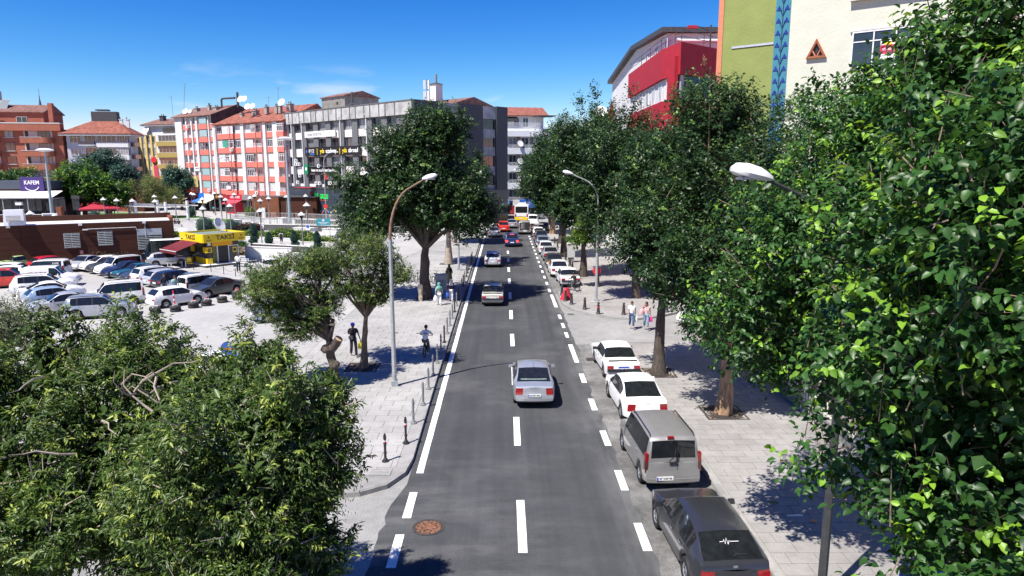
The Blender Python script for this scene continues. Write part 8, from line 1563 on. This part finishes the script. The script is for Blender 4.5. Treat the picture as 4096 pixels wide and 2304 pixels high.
# ramp walls with railings
GRN = pm('dark_granite', (.09, .09, .085), rough=.4, var=.25, scale=3); PW = pm('pale_stone', (.6, .59, .57), rough=.7, var=.08)
def wall_rail(pts, h, mats, label, rl, rh=.95):
    for k, ((x0, y0), (x1, y1)) in enumerate(zip(pts[:-1], pts[1:])):
        a = math.atan2(y1 - y0, x1 - x0); L = math.hypot(x1 - x0, y1 - y0); t = thing('ramp_wall', label[k], 'wall', (x0, y0, .13), a)
        boxpart(t, 'wall_face', 0, L, 0, .4, 0, h, mats[k]); boxpart(t, 'coping', -.05, L + .05, -.06, .46, h + .001, h + .1, PW); r = thing('railing', rl[k], 'railing', (x0, y0, .13 + h + .1), a); RM = pm('railing_grey', (.42, .41, .39), rough=.5)
        for z in (.08, rh - .06): boxpart(r, 'rail', 0, L, .17, .23, z, z + .06, RM)
        m = MB(); m.bx(-.025, .025, .18, .22, .14, rh - .06, RM); me = m.mesh('baluster')
        for q in range(int(L / .28)): put(me, 'baluster', r, (.14 + q * .28, 0, 0))
wall_rail([(-47.2, 118.6), (-38.2, 109.2), (-23.6, 106.0), (-15, 104.5)], .95, [PW, GRN, GRN], ['pale stone ramp wall falling towards the clipped conifers', 'dark granite ramp wall behind the tall light mast', 'dark granite ramp wall right of the teal notice board'], ['grey railing on the pale stone ramp wall', 'grey railing on the dark granite wall behind the mast', 'grey railing on the dark granite wall towards the big elm'])
wall_rail([(-48.2, 124.0), (-37.0, 121.5), (-22.5, 113.5)], .9, [PW, GRN], ['upper pale ramp wall in front of the rust pavilion', 'upper dark ramp wall in front of the navy cladding'], ['upper grey railing in front of the rust pavilion', 'upper grey railing in front of the navy cladding'])
# planters, white benches, teal board, kiosk walls
for k, (x, y, w, h) in enumerate(((-50.8, 101.5, 1.7, 1.5), (-45.9, 104.5, 1.5, 1.6), (-43.4, 111.5, 1.2, 1.5), (-29.3, 100.8, 3.2, 1.1), (-24.6, 98.3, 2.6, 1.2), (-36.8, 114.5, 1.1, 1.6))):
    t = thing('planter_block', ['white stone planter block right of the brown wall', 'white stone planter block left of the clipped ball', 'white stone planter block among the rose bushes', 'long white stone planter bench beside the tall mast', 'white stone planter bench left of the teal board', 'white stone block at the start of the ramp railing'][k], 'planter', (x, y, .13), R(-25)); boxpart(t, 'block', -w / 2, w / 2, -.7, .7, 0, h, PW); boxpart(t, 'cap', -w / 2 - .05, w / 2 + .05, -.75, .75, h + .001, h + .09, PW)
for k, (x, y) in enumerate(((-48.6, 103.2), (-41.8, 112.0), (-26.6, 97.4), (-60, 120), (-72, 126))): bench(x, y, -25, ['white slatted bench beside the left planter block', 'white slatted bench above the rose bushes', 'white slatted bench near the teal board', 'slatted bench under the pergola', 'slatted bench near the red parasols'][k], PW, PW, 2.6)
t = thing('info_board', 'teal information board on two legs in the flower beds', 'sign', (-25.3, 96.2, .13), R(8)); m = MB(); m.bx(-.95, .95, -.05, .05, 1.9, 2.8, pm('board_teal', (.04, .3, .36))); m.obj('board', t); m = MB(); m.lathe([(0, 0), (.16, 0), (.16, .02), (0, .02)], WHITE, n=12); m.obj('emblem', t, (0, -.052, 2.6), (PI / 2, 0, 0)); boxpart(t, 'text_line', -.7, .7, -.056, -.051, 2.25, 2.32, WHITE); boxpart(t, 'text_line', -.5, .5, -.056, -.051, 2.08, 2.14, WHITE)
for x in (-.85, .85): m = MB(); m.tube([(x, 0, 0), (x, 0, 1.9)], .04, GALV, 6); m.obj('leg', t)
def low_wall(name, label, x0, y0, x1, y1, h, mat, w=.3):
    t = thing(name, label, 'wall', (x0, y0, .13), math.atan2(y1 - y0, x1 - x0)); L = math.hypot(x1 - x0, y1 - y0); boxpart(t, 'wall_face', 0, L, 0, w, 0, h, mat); boxpart(t, 'coping', -.03, L + .03, -.04, w + .04, h + .001, h + .08, PW)
low_wall('garden_wall', 'white wall right of the taxi kiosk behind the bench', -27.8, 73.2, -22.4, 71.6, 1.5, WR); low_wall('garden_wall', 'dark stone planter wall above the white kiosk wall', -28.3, 77.0, -21.0, 73.9, 1.4, GRN); low_wall('garden_wall', 'low white wall step above the old white saloon', -22.3, 71.5, -19.0, 70.4, 1.0, WR)
low_wall('kerb_wall', 'low pale kerb round the hedges by the double lantern', -38.8, 97.2, -28.9, 93.2, .28, PW); low_wall('kerb_wall', 'low pale kerb in front of the light hedge clump', -27.0, 88.9, -21.5, 88.0, .3, PW); low_wall('kerb_wall', 'low pale kerb edging the lawn near the big elm', -28.5, 101.8, -15, 97.0, .4, PW); low_wall('kerb_wall', 'low pale step in the plaza right of the walking man', -26.3, 84.6, -21.5, 83.6, .18, PW)
# pergola
t = thing('pergola', 'white pergola of round columns and slatted beams across the plaza', 'pergola', (-76.5, 131.8, .13), R(-21))
for k in range(3): 
    for r_ in range(2): m = MB(); m.tube([(1 + 7.4 * k, r_ * 5, 0), (1 + 7.4 * k, r_ * 5, 3.7)], .26, WHITEM, 14); m.obj('column', t, smooth=40)
for k in range(4): boxpart(t, 'beam', -1, 18, -.9 + k * 2.1, -.78 + k * 2.1, 2.75, 2.88, PW)
m = MB(); m.bx(-.04, .04, -1.4, 6.4, 2.885, 2.95, PW); me = m.mesh('slat')
for k in range(24): put(me, 'slat', t, (-.8 + k * .78, 0, 0))
# taxi kiosk
KX, KY = -30.0, 68.9; b = thing('taxi_kiosk', 'yellow and black taxi kiosk with TAKSİ sign band and red awning', 'kiosk', (KX, KY, .13), R(50)); TY = pm('taxi_yellow', (.8, .56, .005), rough=.4, var=.04, coat=.3); TO = pm('taxi_amber', (.8, .38, .005), rough=.4, var=.05); TB = pm('taxi_black', (.012, .012, .013), rough=.25, coat=.4)
# local x along the door face (away to the right), local y along the left face (away to the left)
KL, KW = 3.5, 3.9
boxpart(b, 'platform', -.7, KL + 1.4, -.9, KW + .5, 0, .2, GRN); boxpart(b, 'platform_edge', -.75, KL + 1.45, -.95, KW + .55, .201, .23, PW); boxpart(b, 'cabin', .05, KL, .06, KW, .231, 2.5, TB); boxpart(b, 'roof', -.45, KL + .35, -.45, KW + .3, 3.1, 3.14, pm('roof_felt', (.16, .2, .17), var=.2))
for nm, x0, x1, y0, y1 in (('sign_band', -.55, KL + .45, -.6, -.45), ('sign_band', -.6, -.45, -.449, KW + .4), ('sign_band', KL + .36, KL + .5, -.449, KW + .4), ('sign_band', -.449, KL + .35, KW + .301, KW + .4)): boxpart(b, nm, x0, x1, y0, y1, 2.45, 3.3, TY)
boxpart(b, 'soffit', -.44, KL + .35, -.44, KW + .3, 2.46, 2.5, TB); text('TAKSİ', .62, PLAST, b, (1.75, -.61, 2.88), bold=True, sx=1.15); text('TAKSİ', .62, PLAST, b, (-.61, 2.0, 2.88), -PI / 2, bold=True, sx=1.15)
for x, w in ((.0, .55), (3.45, .55)):
    for j in range(2): boxpart(b, 'small_print', x - .27, x + .27, -.606, -.601, 2.6 + j * .1, 2.65 + j * .1, PLAST)
    m = MB(); m.lathe([(0, 0), (.1, 0), (.1, .006), (0, .006)], PLAST, n=6); m.obj('emblem', b, (x, -.601, 2.98), (PI / 2, 0, 0))
for y in (3.9,): boxpart(b, 'small_print', -.606, -.601, y - .3, y + .2, 2.6, 2.7, PLAST)
for x in (.52, 2.9): boxpart(b, 'band_joint', x - .01, x + .01, -.608, -.601, 2.46, 3.29, TO)
# door face: corner checker pier, STEFER panel, opening, glass door
for j in range(4): boxpart(b, 'checker_tile', -.0, .55, -.03, .055, .24 + j * .56, .79 + j * .56, TY if j in (0, 2) else TB); boxpart(b, 'checker_tile', -.035, .045, .06, .7, .24 + j * .56, .79 + j * .56, TY if j in (0, 2) else TB)
m = MB(); m.lathe([(0, 0), (.2, 0), (.2, .01), (0, .01)], TB, n=20); m.obj('round_logo', b, (.28, -.032, 1.63), (PI / 2, 0, 0)); text('724', .17, TY, b, (.28, -.046, 1.63), bold=True, depth=.003)
boxpart(b, 'lintel', .6, 2.75, -.04, .055, 2.0, 2.44, TO); boxpart(b, 'side_light', .62, 1.05, -.02, .055, .24, 1.98, pm('olive_glass', (.12, .13, .03), rough=.1)); boxpart(b, 'door_post', 1.06, 1.16, -.05, .055, .24, 1.98, WHITEM)
for j, ch in enumerate('TEFER'): text(ch, .24, PLAST, b, (.84, -.025, 1.75 - j * .33), bold=True)
boxpart(b, 'doorway', 1.17, 2.25, .02, .055, .24, 1.98, PLAST); 
for x in (2.26, 3.3): boxpart(b, 'door_frame', x, x + .09, -.06, .055, .24, 1.98, WHITEM)
for z in (.24, 1.9): boxpart(b, 'door_frame', 2.355, 3.295, -.06, .055, z, z + .08, WHITEM)
boxpart(b, 'glass_door', 2.36, 3.29, -.03, .05, .325, 1.895, GLASSB); boxpart(b, 'yellow_notice', 2.75, 3.2, -.04, -.031, 1.2, 1.75, TY); m = MB(); m.lathe([(0, 0), (.17, 0), (.17, .006), (0, .006)], TB, n=18); m.obj('round_logo', b, (2.97, -.041, 1.48), (PI / 2, 0, 0))
boxpart(b, 'paper_notice', .12, .45, -.045, -.031, 2.1, 2.42, WHITE)
# left face glazing and yellow panels
boxpart(b, 'side_window', -.03, .045, .75, 2.2, .85, 2.4, pm('olive_mirror_glass', (.07, .065, .03), rough=.06, spec=.8)); boxpart(b, 'yellow_panel', -.03, .045, .75, 2.4, .24, .84, TY); boxpart(b, 'yellow_panel', -.04, .04, 2.6, 3.3, 1.35, 1.95, TY); boxpart(b, 'yellow_panel', -.04, .04, 3.0, 3.6, .24, .7, TY)
m = MB(); AW = pm('awning_maroon', (.25, .035, .05), rough=.85, var=.12); m.add([(-.6, .35, 2.5), (-.6, 3.9, 2.5), (-2.9, 3.9, 1.75), (-2.9, .35, 1.75), (-2.9, 3.9, 1.45), (-2.9, .35, 1.45)], [(0, 1, 2, 3), (3, 2, 4, 5), (3, 2, 1, 0), (5, 4, 2, 3)], AW); m.bx(-2.93, -2.88, .35, 3.9, 1.72, 1.77, WHITEM); m.obj('awning', b)
dish(b, 3.0, 3.0, 3.14, .75, .4)
t = thing('terrace_table', 'dark table under the awning beside the taxi kiosk', 'table', (-32.5, 67.6, .13), R(50)); boxpart(t, 'table_top', -.8, .8, -.45, .45, .74, .79, pm('table_dark', (.05, .05, .055)))
for x in (-.7, .7):
    for y in (-.38, .38): boxpart(t, 'leg', x - .03, x + .03, y - .03, y + .03, 0, .735, WHITEM)
t = thing('yellow_chair', 'yellow chair between the terrace table and taxi kiosk', 'chair', (-31.4, 68.1, .13), R(50)); boxpart(t, 'seat', -.25, .25, -.25, .25, .42, .47, TY); boxpart(t, 'backrest', -.25, .25, .2, .25, .48, .95, TY)
for x in (-.22, .22):
    for y in (-.22, .2): boxpart(t, 'leg', x - .025, x + .025, y - .025, y + .025, 0, .415, TB)
